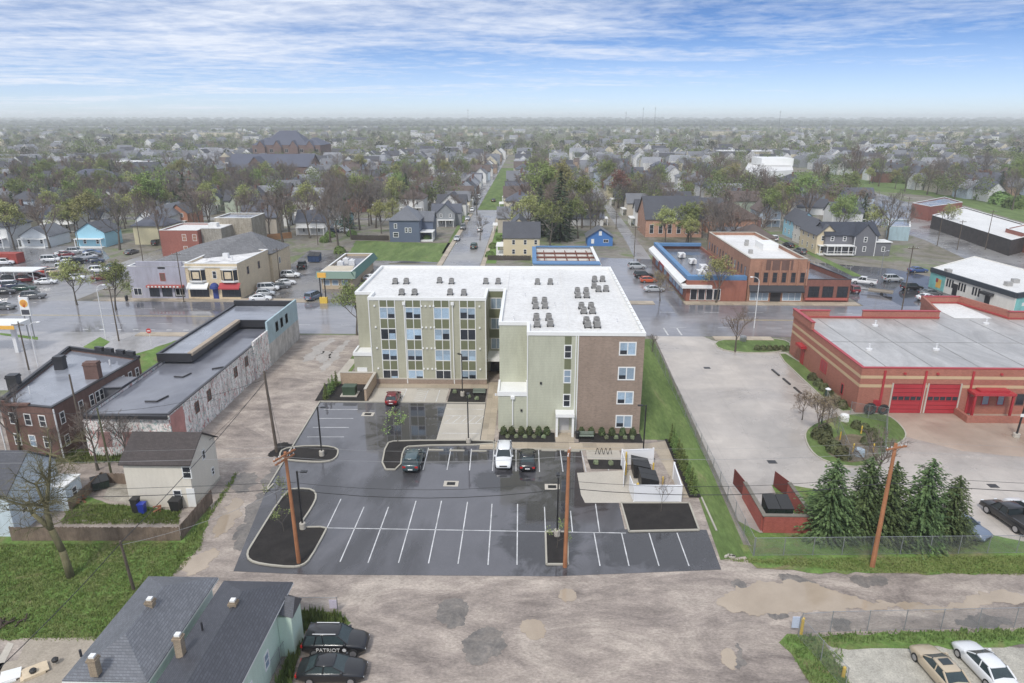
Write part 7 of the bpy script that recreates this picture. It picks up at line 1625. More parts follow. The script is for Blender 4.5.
# near trees
place(BT_[0], 735, 352, 7.5, 'bare brown tree on the street grass island beside the concrete lot', rz=1)
place(BT_[1], 652, 352, 3.2, 'small bare shrub-like tree at the top of the bright side lawn')
place(BT_[2], 872, 490, 7, 'wide bare tree standing behind the spruces and utility pen', rz=2.2)
place(ST_, 818, 438, 5.5, 'budding brown tree at the hedge island left of the pen')
place(ST_, 802, 420, 3.6, 'low budding shrub tree at the upper hedge island edge'); place(ST_, 827, 425, 4, 'budding shrub tree beside the green post on the hedge island')
place(LT_[0], 77, 305, 9.0, 'left one of the two leafy yellow-green trees at the grass corner'); place(LT_[1], 116, 310, 9.5, 'right one of the two leafy yellow-green trees at the grass corner')
place(LT_[2], 357, 335, 9.0, 'leafy street tree at the left rear corner of the apartment building'); place(LT_[3], 716, 303, 9.5, 'sparse leafy tree in front of the blue-edged store')
place(ST_, 660, 301, 6, 'small budding tree on the kerb island left of the blue-edged store')
place(BT_[3], 20, 455, 8, 'thin bare tree between the pale blue house and brick building'); place(BT_[4], 98, 470, 7.5, 'bare tree in front of the brick building corner'); place(BT_[1], 128, 462, 6, 'bare scrub tree against the mural warehouse front'); place(BT_[2], 52, 462, 4.5, 'low bare scrub tree below the brick building windows')
sp = [(826, 536, 8.2), (860, 532, 8.6), (884, 536, 7.8), (918, 538, 8.0), (947, 538, 7.4)]
sl = ['leftmost spruce, beside the brick dumpster enclosure', 'second spruce from the left behind the chain link fence', 'middle spruce right behind the leaning orange pole', 'second spruce from the right behind the chain link fence', 'rightmost spruce of the row, beside the blue-grey sedan']
for i, (px, py, h) in enumerate(sp): place(CT_[i % 3], px, py, h * [1.0, .93, 1.0, 1.04, .9][i], sl[i], 'spruces in a row behind the fence')
# saplings
SP_ = tree_proto(70, 3, 'sapling', 'sapling', LEAF_G, leaf=(.07, 3, .12, .8), limbs=4, n2=3, n3=2, n4=2, trunk_r=.035, twig=.01)
SB2 = tree_proto(71, 4, 'sapling', 'sapling', None, limbs=5, n2=3, n3=3, n4=2, trunk_r=.04, twig=.012, twigm=TWIGB)
place(SP_, 398, 442, 4.4, 'green sapling in the middle mulch bed left of the lamps'); place(SP_, 284, 532, 2.6, 'leafy sapling leaning by the corner orange pole'); place(SP_, 557, 548, 2.8, 'leafy sapling at the foot of the narrow bed lamp post'); place(SP_, 277, 505, 3, 'small green sapling at the drive edge of the corner bed')
place(SB2, 661, 512, 3.6, 'bare sapling in the mulch bed below the white dumpster fence')
# clipped shrubs and hedges
def bush_mesh(R, rx, ry, rz_, n, s):
    m = MB()
    for _ in range(n):
        v = Vector((R.gauss(0, 1), R.gauss(0, 1), abs(R.gauss(0, 1)))).normalized() * R.uniform(.72, 1.06); c = Vector((v.x * rx, v.y * ry, v.z * rz_ * .9 + .05)); nn = (v + Vector((R.gauss(0, .4), R.gauss(0, .4), R.gauss(0, .4)))).normalized(); b = nn.orthogonal().normalized(); c2 = nn.cross(b); e = s * R.uniform(.6, 1.3)
        m.add([c + b * e, c + c2 * e, c - b * e, c - c2 * e], [(0, 1, 2, 3)])
    m.lathe((0, 0, .02), [(rx * .5, 0), (rx * .7, rz_ * .4), (rx * .4, rz_ * .75)], 7); return m
def shrub_proto(seed, rx, rz_, n, s, m, nm='shrub'):
    o = bush_mesh(random.Random(seed), rx, rx, rz_, n, s).build(nm, m); tag(o, 'shrub standing in the bed', 'shrub'); o['h'] = rz_; return o
RS = shrub_proto(80, .48, 1.2, 420, .09, foliage('shrub_green', sr(58, 72, 42), sr(92, 104, 60))); MS = shrub_proto(81, .32, .5, 160, .08, foliage('silver_shrub', sr(112, 124, 92), sr(140, 148, 112)))
HS = shrub_proto(82, .8, 1.3, 500, .13, foliage('hedge_mix', sr(72, 80, 48), sr(104, 106, 68))); GSH = shrub_proto(83, 1.2, 1.5, 700, .17, foliage('garden_green', sr(88, 112, 50), sr(112, 132, 66)))
ordn = ['first', 'second', 'third', 'fourth', 'fifth', 'sixth', 'seventh', 'eighth', 'ninth', 'tenth']
for i, x in enumerate((-3.0, -2.0, -.8, .2, 1.4, 2.4)): place(RS, i, i, 1.15, ordn[i] + ' round shrub from the left in the bed under the sage wall', 'round shrubs along the apartment front', xy=(x, 79.1), z=.07)
for i, x in enumerate((6.75, 8.0, 9.3, 10.6, 11.9, 13.2)): place(RS, i, i + 9, 1.1, ordn[i] + ' round shrub from the left in the bed under the taupe wall', 'round shrubs along the apartment front', xy=(x, 79.15), z=.07)
for i, x in enumerate((-2.5, -1.4, -.3, .8, 2.0)): place(MS, i, i, .45, ordn[i] + ' low silvery shrub from the left before the sage wall shrubs', 'low silvery shrubs', xy=(x, 78.1), z=.07)
for i, x in enumerate((9.8, 11.0, 12.1, 13.0)): place(MS, i, i, .45, ordn[i] + ' low silvery shrub from the left before the taupe wall shrubs', 'low silvery shrubs', xy=(x, 78.1), z=.07)
for i, (x, y) in enumerate(((-10.6, 92.6), (-8.4, 90.8), (-7.2, 90.2), (7.9, 71.5), (9.6, 71.4), (11.8, 73.2), (12.6, 74.2), (14.1, 73.0))):
    place(MS, i, i + 4, .5, ['low shrub at the left edge of the court bed', 'low shrub in the middle of the court bed', 'low shrub at the right front of the court bed', 'left low shrub in the small bed below the bike rack', 'right low shrub in the small bed below the bike rack', 'low shrub left of the side lawn lamp base', 'low shrub behind the side lawn lamp base', 'low shrub right of the side lawn lamp base'][i], 'low silvery shrubs', xy=(x, y), z=.05)
AV = conifer_proto(85, 2.4, .42, foliage('arborvitae_green', sr(84, 104, 46), sr(112, 130, 60)), 'arborvitae', 22, 8, .17)
for i in range(10):
    t = i / 9; place(AV, i, i, 2.3, ordn[i] + ' narrow arborvitae from the near end of the row beside the white fence', 'narrow arborvitae beside the side lawn', xy=(17.65, 64.9 + t * 12.4), z=.05)
for i, (px, py) in enumerate([(326, 399), (330, 394), (333, 390), (336.5, 386)]): place(AV, i, i, 2.2, ordn[i] + ' narrow arborvitae from the front beside the gravel drive', 'narrow arborvitae beside the gravel drive', xy=at(px, py))
hedge = [(812, 380), (818, 386), (824, 391), (829, 397), (836, 404), (842, 408)]
for i, (px, py) in enumerate(hedge): place(HS, px, py, 1.2, ordn[i] + ' dark shrub from the top along the fire station side wall', 'shrubs on the hedge island', z=.06)
for i, (px, py) in enumerate([(818, 438), (826, 444), (834, 452), (843, 458), (824, 434)]): place(HS, px, py, 1.5, ordn[i] + ' dark shrub of the clump left of the utility pen', 'shrubs on the hedge island', z=.06)
for i, (px, py) in enumerate([(856, 428), (864, 431), (872, 436), (866, 444), (878, 446)]): place(HS, px, py, 1.1, ordn[i] + ' low dark shrub inside the utility pen', 'shrubs inside the pen', z=.06)
for i in range(6): place(HS, i, i, .9, ordn[i] + ' piece from the left of the low hedge on the street island', 'low hedge on the street island', xy=(at(757, 350)[0] + i * 1.05, at(757, 350)[1]), z=.06)
for i, (px, py) in enumerate([(340, 253), (325, 242), (318, 233), (330, 237), (352, 236)]): place(GSH, px, py, 2.2, ordn[i] + ' green bush along the back edge of the vacant lawn', 'bushes behind the vacant lawn')
for i, (px, py) in enumerate([(427, 240), (430, 234), (500, 240), (493, 248), (490, 257)]): place(GSH, px, py, 1.8, ['green bush right of the slate blue house porch', 'second bush right of the slate blue house porch', 'upper green bush left of the yellow house', 'middle green bush left of the yellow house', 'nearest green bush left of the yellow house'][i], 'bushes by the side street houses')
# picket hedge / dark fence behind vacant lawn
board_fence([(-58, 223), (-45.5, 222.4)], 1.6, 'dark board fence behind the vacant green lawn', mat('dark_fence_wood', sr(74, 66, 60), .9, .2)); board_fence([(-11.5, 190.5), (0.5, 190.5)], 1.4, 'dark low fence in front of the yellow house', MATS['dark_fence_wood'])
board_fence([at(245, 243), at(292, 238)], 2.0, 'orange-brown board fence under the bare trees at left', mat('orange_fence_wood', sr(168, 122, 78), .9, .2))
# weeds as stuff
def weeds(name, poly, n, s, m, seed=1, hh=.3, z=.02):
    R = random.Random(seed); xs = [p[0] for p in poly]; ys = [p[1] for p in poly]; mb = MB(); c = 0
    def inside(x, y):
        r = False; j = len(poly) - 1
        for i in range(len(poly)):
            if (poly[i][1] > y) != (poly[j][1] > y) and x < (poly[j][0] - poly[i][0]) * (y - poly[i][1]) / (poly[j][1] - poly[i][1]) + poly[i][0]: r = not r
            j = i
        return r
    while c < n:
        x, y = R.uniform(min(xs), max(xs)), R.uniform(min(ys), max(ys))
        c += 1
        if not inside(x, y): continue
        k = R.random() ** 2 * hh + .06
        for _ in range(3):
            a = R.uniform(0, 6.28); dx, dy = math.cos(a) * s, math.sin(a) * s; ox, oy = R.gauss(0, .09), R.gauss(0, .09); mb.add([(x + ox - dx, y + oy - dy, z), (x + ox + dx, y + oy + dy, z), (x + ox + dy * 1.2, y + oy - dx * 1.2, z + k)], [(0, 1, 2)])
    return struct(name, mb, m, 'stuff')
WEED = foliage('weed_green', sr(84, 108, 44), sr(120, 134, 70)); GRASSB = foliage('grass_blades', sr(102, 128, 50), sr(130, 146, 76))
weeds('weeds', PP((302, 612), (337, 615), (348, 622), (340, 632), (305, 630), (296, 664), (290, 690), (275, 690), (297, 640)), 2600, .09, WEED, 3, .8)
weeds('grass_tufts', PP((-20, 545), (190, 543), (210, 512), (200, 550), (150, 600), (124, 640), (20, 640), (-20, 640)), 24000, .038, GRASSB, 4, .2)
weeds('grass_tufts', PP((70, 505), (112, 505), (180, 512), (178, 524), (62, 524)), 4000, .04, GRASSB, 5, .3)
weeds('grass_tufts', PP((720, 560), (1040, 556), (1040, 575), (860, 572), (722, 560)), 9000, .05, GRASSB, 6, .1, .03)
weeds('weeds', PP((790, 636), (1040, 628), (1040, 640), (960, 644), (838, 642), (850, 690), (815, 690), (785, 645)), 5000, .06, WEED, 7, .3)
weeds('weeds', PP((0, 455), (170, 448), (170, 462), (0, 465)), 2500, .08, WEED, 8, .6)
weeds('grass_tufts', PP((210, 512), (238, 470), (232, 485), (190, 545), (172, 575), (180, 548)), 1800, .06, GRASSB, 9, .35)
mid = [(CD_, 560, 240, 22, 'tallest dark conifer behind the blue-edged roofless building'), (CD_, 540, 236, 17, 'shorter dark conifer left of the tall one behind the yellow house'), (CD_, 188, 218, 17, 'dark conifer beside the big green tree, left background'), (CD_, 862, 226, 12, 'dark conifer behind the pale blue shed and grey porch house'),
       (LT_[1], 536, 225, 21, 'tall green tree left of the tall dark conifer'), (LT_[0], 528, 240, 14, 'yellow-green tree behind the yellow house'), (LT_[1], 582, 228, 17, 'wide green tree behind the round one right of the tall conifer'), (LT_[2], 550, 246, 13, 'green tree in front of the tall dark conifer'), (LT_[0], 558, 215, 20, 'tall yellow-green tree behind the tall dark conifer'), (LT_[2], 578, 238, 12, 'round green tree right of the tall dark conifer'),
       (LT_[1], 162, 225, 18, 'big green tree behind the white gabled houses, left background'), (LT_[0], 15, 250, 14, 'wide yellow-green tree at the left edge beyond the car lot'), (BT_[0], 50, 248, 15, 'big bare tree beyond the used-car lot'), (BT_[1], 120, 250, 16, 'big bare tree right of the sky blue house at left'), (BT_[3], 100, 232, 13, 'bare tree behind the sky blue house at left'),
       (BT_[4], 195, 232, 12, 'bare tree between the red brick block and dark conifer'), (BT_[0], 270, 240, 15, 'first bare tree of the clump above the cream store'), (BT_[1], 290, 236, 17, 'second bare tree of the clump above the cream store'), (BT_[2], 310, 238, 15, 'third bare tree of the clump above the vacant lawn'), (BT_[3], 345, 234, 16, 'fourth bare tree of the clump above the vacant lawn'), (BT_[4], 360, 230, 17, 'fifth bare tree of the clump above the vacant lawn'),
       (BT_[1], 376, 228, 16, 'bare tree just left of the slate blue house roof'), (BT_[0], 252, 228, 14, 'bare tree behind the streaked block building'), (BT_[2], 330, 222, 16, 'bare tree behind the pale teal garage'), (LT_[3], 245, 222, 13, 'thin yellow-green tree above the hall roof ridge'), (LT_[3], 392, 214, 14, 'sparse green tree behind the slate blue house'),
       (LT_[0], 665, 245, 11, 'left yellow-green tree before the pinkish brick hall'), (LT_[1], 688, 243, 12, 'right yellow-green tree before the pinkish brick hall'), (LT_[3], 702, 238, 11, 'sparse green tree right of the brick hall trees'), (LT_[1], 764, 228, 13, 'green tree behind the brown hipped roof'), (LT_[2], 806, 218, 16, 'big green tree above the painted house row'), (ST_, 858, 224, 12, 'budding tree between green tree and dark conifer, right'),
       (LT_[3], 734, 196, 15, 'sparse green tree left of the white hall'), (BT_[0], 853, 196, 24, 'tall brown bare tree rising over the avenue field'), (BT_[3], 480, 240, 8, 'small bare tree at the right kerb of the side street'), (BT_[1], 477, 215, 12, 'bare tree on the side street kerb farther back'), (RT_, 516, 245, 6, 'small red-budded tree behind the yellow house'), (RT_, 618, 208, 15, 'tall reddish tree above the alley'), (LT_[1], 606, 190, 15, 'bright green tree beside the far alley'),
       (BT_[2], 700, 200, 14, 'bare tree above the pinkish brick hall'), (BT_[4], 905, 235, 10, 'bare tree on the avenue left of the market hall'), (LT_[3], 945, 232, 9, 'thin green tree in front of the market hall stalls'), (BT_[1], 1012, 210, 15, 'bare tree at the right edge beyond the field')]
for p, px, py, h, lb in mid: place(p, px, py, h, lb, 'trees of the near streets')
# ------------------------------------------------------------------ the town beyond: houses and trees in rows along the streets
import numpy as np
R = random.Random(99)
occ = []   # keep-out circles round everything already standing
for o in C.objects:
    if o.parent is None and 'category' in o:
        c = o['category']; x, y = o.location[0], o.location[1]
        if y > 140 and c in ('house', 'building', 'shop building', 'school'):
            pts = [ch.matrix_basis @ Vector(b) for ch in o.children for b in ch.bound_box]
            w = max(abs(p.x) for p in pts); d = max(abs(p.y) for p in pts); occ.append((x, y, w + 3, d + 3))
        elif y > 140 and c == 'tree': occ.append((x, y, 2.5, 2.5))
def px2w(pl): return [at(*p) for p in pl]
field = px2w([(780, 165), (1100, 235), (1100, 275), (985, 275), (870, 230), (850, 200), (790, 190)])
mkt = px2w([(885, 203), (1100, 205), (1100, 300), (1024, 300), (890, 264)])
occ.append((*at(767, 186), 22, 26)); occ.append((*at(272, 184), 34, 22))
carlot = px2w([(-60, 244), (60, 247), (150, 246), (172, 248), (128, 303), (-60, 303)])
lot_ = [(70, 140), (115, 140), (112, 190), (90, 196), (70, 196)]
def inside(poly, x, y):
    r = False; j = len(poly) - 1
    for i in range(len(poly)):
        if (poly[i][1] > y) != (poly[j][1] > y) and x < (poly[j][0] - poly[i][0]) * (y - poly[i][1]) / (poly[j][1] - poly[i][1]) + poly[i][0]: r = not r
        j = i
    return r
lawn = [(-58, 184), (-24, 184), (-24, 222), (-58, 222)]
def free(x, y, w, d):
    if inside(field, x, y) or inside(lot_, x, y) or inside(lawn, x, y) or inside(mkt, x, y) or inside(carlot, x, y) or (-66 < x < 72 and y < 197) or (6 < x < 46 and y < 228): return False
    for (a, b, c, e) in occ:
        if abs(x - a) < w + c and abs(y - b) < d + e: return False
    return True
WC = {'white': (216, 216, 214), 'cream': (206, 196, 170), 'pale blue': (176, 190, 204), 'grey': (140, 144, 148), 'tan brick': (170, 144, 120), 'red brick': (138, 96, 82), 'pale green': (178, 190, 168), 'pale yellow': (210, 200, 160), 'beige': (184, 174, 158)}
RC = {'charcoal': (74, 76, 84), 'grey': (112, 114, 120), 'brown': (98, 84, 78), 'slate': (88, 92, 104), 'pale grey': (142, 144, 150)}
WM = {k: mat(k.replace(' ', '_') + '_town_wall', sr(*v), .75, .12, .3, grime=.1) for k, v in WC.items()}
RM = {k: mat(k.replace(' ', '_') + '_town_roof', sr(*v), .75, .15, .4) for k, v in RC.items()}
def town_proto(kind):
    o = thing('town_house', 'house standing in a row of the town', 'house', (0, 0, 0)); A = WM['white']; B_ = RM['charcoal']
    def chim(rf, x, y, z0, z1):
        mb = MB(); mb.box(x - .4, x + .4, y - .4, y + .4, z0, z1); return mb.build('chimney', BRICKD, rf)
    if kind == 'gabled':
        w, r = gable_house_parts(o, -3.8, 3.8, -6, 6, 5.6, 9.0, 'y', A, B_, .4, .2); chim(r, 1, 1, 7, 10)
    elif kind == 'side-gabled':
        w, r = gable_house_parts(o, -5.4, 5.4, -4.2, 4.2, 4.6, 8.0, 'x', A, B_, .4, .2); chim(r, -2, .3, 6.5, 9)
    elif kind == 'hip-roofed':
        mb = MB(); mb.box(-4.5, 4.5, -5.2, 5.2, 0, 5.8); w = mb.build('wall', A, o); r = hip_roof(o, -4.5, 4.5, -5.2, 5.2, 5.8, 9.0, B_, .5, .2); chim(r, 1.5, 0, 7, 10)
    elif kind == 'low gabled':
        w, r = gable_house_parts(o, -3.4, 3.4, -6, 6, 3.0, 5.6, 'y', A, B_, .4, .2)
    elif kind == 'cross-gabled':
        w, r = gable_house_parts(o, -3.6, 3.6, -6, 6, 5.4, 8.8, 'y', A, B_, .4, .2); gable_house_parts(o, -5.8, 5.8, -2, 3, 5.0, 8.0, 'x', A, B_, .3, .2, wname='side_wing', rname='wing_roof')
    mb = MB(); g = MB()
    he = {'gabled': 5.6, 'side-gabled': 4.6, 'hip-roofed': 5.8, 'low gabled': 3.0, 'cross-gabled': 5.4}[kind]
    hx = {'gabled': 3.8, 'side-gabled': 5.4, 'hip-roofed': 4.5, 'low gabled': 3.4, 'cross-gabled': 3.6}[kind]; hy = {'gabled': 6, 'side-gabled': 4.2, 'hip-roofed': 5.2, 'low gabled': 6, 'cross-gabled': 6}[kind]
    for z in (1.0, 3.6):
        if z + 1.4 > he: continue
        for u in (-.5, .5):
            window(o, (-hx, -hy), (hx, -hy), hx + u * hx, z, 1.0, 1.4, WHITE, GLASSD, 1, 2, .16)
    mb = MB(); mb.box(-hx + .4, hx - .4, -hy - 1.9, -hy - .03, 2.6, 2.8)
    for x in (-hx + .5, 0, hx - .7): mb.box(x, x + .2, -hy - 1.8, -hy - 1.6, 0, 2.6)
    mb.build('porch', WHITE, o); return o
KINDS = ['gabled', 'side-gabled', 'hip-roofed', 'low gabled', 'cross-gabled']
TP = {k: town_proto(k) for k in KINDS}; tused = set()
def lite(root, keep): return [c for c in root.children if c.name.split('.')[0] in keep]
def town_house(kind, x, y, rz, s, wc, rc, label, near):
    p = TP[kind]
    if kind not in tused and near: o = p; tused.add(kind); o.location = (x, y, 0); o.rotation_euler = (0, 0, rz); o.scale = (s, s, s); o['label'] = label; o['group'] = 'houses of the town beyond the main street'
    else:
        o = p.copy(); COL.objects.link(o); o.location = (x, y, 0); o.rotation_euler = (0, 0, rz); o.scale = (s, s, s); o['label'] = label; o['group'] = 'houses of the town beyond the main street'
        for ch in p.children:
            nm = ch.name.split('.')[0]
            if not near and nm in ('window', 'porch'): continue
            c = ch.copy(); COL.objects.link(c); c.parent = o
            if near or nm == 'roof':
                for g in ch.children: d = g.copy(); COL.objects.link(d); d.parent = c
    for ch in o.children:
        nm = ch.name.split('.')[0]
        if nm in ('wall', 'side_wing'): setmat(ch, WM[wc])
        if 'roof' in nm: setmat(ch, RM[rc])
    return o
# rows: x of the row, name of the street it faces
streets = [(-18, 'the side street with the park'), (33.5, 'the rear alley'), (76, 'the street beside the grey porch house'), (128, 'the first street right of the white hall'), (180, 'the street past the avenue field'), (-106, 'the street beside the sky blue house'), (-62, 'the lane above the cream store'),
           (-150, 'the street left of the big green tree'), (-195, 'the street left of the brick school'), (-240, 'the second street left of the brick school'), (-285, 'the far left street'), (-330, 'the farthest left street'), (232, 'the far right street'), (284, 'the farthest right street'), (336, 'the street at the right photo edge'), (-375, 'the street at the left photo edge')]
cand = []
for sx, sn in streets:
    for side in (-1, 1):
        off = 13 if sn != 'the rear alley' else 11
        y = 152 + R.uniform(0, 6); k = 0
        while y < 700:
            x = sx + side * (off + R.uniform(-1.5, 1.5)); yy = y
            if not (262 < y < 281 or 413 < y < 434 or 560 < y < 572):
                if free(x, yy, 4, 5.5): cand.append((sx, sn, side, x, yy)); 
            y += R.uniform(11.5, 17.5)
vis = []
for c in cand:
    px, py = proj(c[3], c[4], 4)
    if -25 < px < 1050: vis.append(c)
vis.sort(key=lambda c: c[4])
near = vis[:285]; far = vis[285:]
cnt = {}
ORD = lambda n: {1: 'nearest', 2: 'second', 3: 'third', 4: 'fourth', 5: 'fifth', 6: 'sixth', 7: 'seventh', 8: 'eighth', 9: 'ninth', 10: 'tenth', 11: 'eleventh', 12: 'twelfth', 13: 'thirteenth', 14: 'fourteenth', 15: 'fifteenth', 16: 'sixteenth', 17: 'seventeenth', 18: 'eighteenth', 19: 'nineteenth', 20: 'twentieth'}.get(n, str(n) + 'th')
for sx, sn, side, x, y in near:
    k = cnt[(sx, side)] = cnt.get((sx, side), 0) + 1
    kind = R.choices(KINDS, [4, 2, 2, 1.5, 2])[0]; wc = R.choices(list(WC), [7, 3, 2, 2, 1, 2, 1.2, 1, 2])[0]; rc = R.choices(list(RC), [4, 2, 2, 3, 1])[0]
    rz = (PI / 2 if side < 0 else -PI / 2) if kind != 'side-gabled' else (0 if R.random() < .5 else PI / 2)
    if R.random() < .35: rz = 0
    lab = '%s %s house %s back %s of %s' % (wc, kind, ORD(k), 'left' if side < 0 else 'right', sn)
    if words(lab) > 16: lab = '%s house %s back %s of %s' % (wc, ORD(k), 'left' if side < 0 else 'right', sn)
    o = town_house(kind, x, y, rz + R.uniform(-.04, .04), R.uniform(.92, 1.12), wc, rc, lab, y < 330)
    occ.append((x, y, 4.2, 5.2))
for k in KINDS:
    if k not in tused:
        def rm(o):
            for c in list(o.children): rm(c)
            bpy.data.objects.remove(o)
        rm(TP[k])
# garages and sheds fill some back yards via trees; trees as individuals
tc = []; tries = 0
while len(tc) < 420 and tries < 20000:
    tries += 1; y = 150 + 330 * R.random() ** 1.1; x = R.uniform(-.8, .8) * y
    px, py = proj(x, y, 5)
    if not -20 < px < 1044: continue
    if any(abs(x - s) < 6 for s, _ in streets[:6]) or abs(y - 271.5) < 5 or abs(y - 423) < 5: continue
    if not free(x, y, .4, .4): continue
    if -26 < x < -5 and y < 560: continue
    if 26 < x < 43 and y < 420: continue
    occ.append((x, y, 1.6, 1.6)); tc.append((x, y))
tc.sort(key=lambda t: t[1])
lm = [(nm_, proj(x, y, 3)) for nm_, x, y in [('yellow house', -2, 203), ('slate blue house', -39, 225), ('brick school wing', *at(270, 172)), ('pinkish brick hall', *at(670, 235)), ('grey porch house', 95, 206), ('white hall', *at(768, 176)), ('sky blue house at left', *at(85, 245)), ('hall roof', -75, 170), ('market hall', *at(975, 240)), ('brick apartments', *at(90, 190)), ('blue cottage', 23, 218), ('tall bare field tree', *at(853, 196)), ('big green left tree', *at(162, 225)), ('street park', -17, 420), ('left photo edge', *at(5, 200)), ('right photo edge', *at(1015, 200)), ('rear alley end', 38, 420), ('tall dark conifer', *at(560, 225))]]
tcount = {}
ordw = ['nearest', 'second nearest', 'third nearest', 'fourth nearest', 'fifth nearest', 'sixth nearest', 'seventh nearest', 'eighth nearest', 'ninth nearest', 'tenth nearest'] + [ORD(k) + ' nearest' for k in range(11, 90)]
def desc(x, y, base):
    px, py = proj(x, y, 3); best = min(lm, key=lambda l: (l[1][0] - px) ** 2 + (2.5 * (l[1][1] - py)) ** 2); dx = px - best[1][0]; dy = py - best[1][1]
    rel = ('beyond and ' if dy < -4 else 'before and ' if dy > 4 else '') + ('left of' if dx < 0 else 'right of'); return base, rel, best[0], (best[1][0] - px) ** 2 + (2.5 * (best[1][1] - py)) ** 2
items = []
for x, y in tc:
    k = R.random()
    if k < .6: p = R.choice(BT_); b = 'bare'; h = R.uniform(10, 17)
    elif k < .92: p = R.choice(LT_); b = 'spring-green'; h = R.uniform(8, 14)
    elif k < .96: p = RT_; b = 'reddish budding'; h = R.uniform(7, 11)
    else: p = CD_; b = 'dark conifer'; h = R.uniform(9, 15)
    items.append([x, y, p, b, h, *desc(x, y, b)[1:]])
items.sort(key=lambda i: i[7])
for x, y, p, b, h, rel, ln, _ in items:
    key = (b, rel, ln); tcount[key] = tcount.get(key, 0) + 1
    base = b + ' tree' if b != 'dark conifer' else b
    place(p, x, y, h, '%s %s %s the %s' % (ordw[tcount[key] - 1], base, rel, ln), 'trees of the town beyond the main street', xy=(x, y))
# more cars along the far streets
for sx, nm_ in ((-109, 'left kerb of the street beside the sky blue house'), (-101.5, 'right kerb of the street beside the sky blue house'), (-28.6, 'west road beside the street park'), (-6, 'east road beside the street park'), (72.5, 'left kerb of the street before the grey porch house'), (79.5, 'right kerb of the street before the grey porch house')):
    y = 300 if abs(sx) < 30 else 215
    for k in range(7):
        y += R.uniform(9, 24); kd, cl_ = R.choice([('sedan', 'silver'), ('suv', 'black'), ('hatch', 'white'), ('suv', 'white'), ('sedan', 'grey'), ('sedan', 'black')]); car(kd, cl_, 0, 0, R.choice((90, -90)), '%s %s %s along the %s' % (ORD(k + 1), cl_, {'hatch': 'car', 'suv': 'SUV', 'sedan': 'sedan'}[kd], nm_), group='cars along the far streets', xy=(sx, y))
# far town: one object of houses, one of trees
def low_tree(R, h, w, n, leafy, k_=1):
    v = []; f = []
    for _ in range(n):
        d = Vector((R.gauss(0, 1), R.gauss(0, 1), R.gauss(0, 1))).normalized() * R.random() ** .4; c = Vector((d.x * w, d.y * w, h * .62 + d.z * h * .36)); s = k_ * h * (.05 if leafy else .034) * R.uniform(.6, 1.5)
        a = Vector((R.gauss(0, 1), R.gauss(0, 1), R.gauss(0, 1))).normalized(); b = a.orthogonal().normalized(); k = a.cross(b)
        o = len(v); v += [c + b * s, c + k * s * (.8 if leafy else .35), c - b * s, c - k * s * (.8 if leafy else .35)]; f.append((o, o + 1, o + 2, o + 3))
    return v, f
def scatter(name, protos, places, mats_):
    V = []; Fc = []; M_ = []; off = 0
    for (x, y, s, pi) in places:
        v, f, m = protos[pi]; a = R.uniform(0, 6.28); ca, sa = math.cos(a), math.sin(a)
        V.append(np.stack([x + s * (v[:, 0] * ca - v[:, 1] * sa), y + s * (v[:, 0] * sa + v[:, 1] * ca), v[:, 2] * s], 1)); Fc.append(f + off); M_.append(np.full(len(f), m)); off += len(v)
    V = np.concatenate(V); Fc = np.concatenate(Fc); M_ = np.concatenate(M_)
    me = bpy.data.meshes.new(name); me.vertices.add(len(V)); me.vertices.foreach_set('co', V.astype(np.float32).ravel()); me.loops.add(Fc.size); me.loops.foreach_set('vertex_index', Fc.astype(np.int32).ravel()); me.polygons.add(len(Fc)); me.polygons.foreach_set('loop_start', (np.arange(len(Fc)) * 4).astype(np.int32))
    me.polygons.foreach_set('material_index', M_.astype(np.int32))
    for m in mats_: me.materials.append(m)
    me.update(calc_edges=True); me.validate(); o = bpy.data.objects.new(name, me); COL.objects.link(o); o['kind'] = 'stuff'; return o
FT = [mat('far_bare_crown', sr(104, 98, 92), .95, .3, .05), mat('far_green_crown', sr(112, 126, 68), .95, .3, .05), mat('far_brown_crown', sr(118, 104, 96), .95, .3, .05), mat('far_dark_crown', sr(56, 66, 52), .95, .2, .05)]
prot = []
for i in range(9):
    lf = i in (3, 4, 5); v, f = low_tree(R, 11, 4.2, 95 if not lf else 80, lf or i == 8); prot.append((np.array([tuple(p) for p in v]) * (1.15, 1.15, 1.05), np.array(f), [0, 2, 0, 1, 1, 1, 0, 2, 3][i]))
for i in range(6):
    lf = i > 2; v, f = low_tree(R, 11, 4.0, 330, lf, .45); prot.append((np.array([tuple(p) for p in v]), np.array(f), [0, 2, 0, 1, 1, 1][i]))
pl_ = []
while len(pl_) < 17500:
    y = 300 + 2900 * R.random() ** 1.8; x = R.uniform(-.82, .8) * y if len(pl_) < 15000 else R.choice((-1, 1)) * R.uniform(.8, 1.3) * y; y -= 0 if len(pl_) < 15000 else 120
    if (-31 < x < -3 or any(abs(x - s) < 5.5 for s, _ in streets) or abs(y - 423) < 5) and y < 700: continue
    if y < 500 and ( not free(x, y, .2, .2)): continue
    if inside(field, x, y): continue
    if R.random() < .25 and math.sin(x * .021) * math.sin(y * .017) > .2: continue
    if y < 620: pl_.append((x, y, R.uniform(.7, 1.3), R.choice((9, 9, 9, 10, 10, 11, 12, 13)))); continue
    pl_.append((x, y, R.uniform(.6, 1.25), R.choices(range(9), [4, 3, 4, 1.8, 1.8, 1.6, 4, 4, 1])[0]))
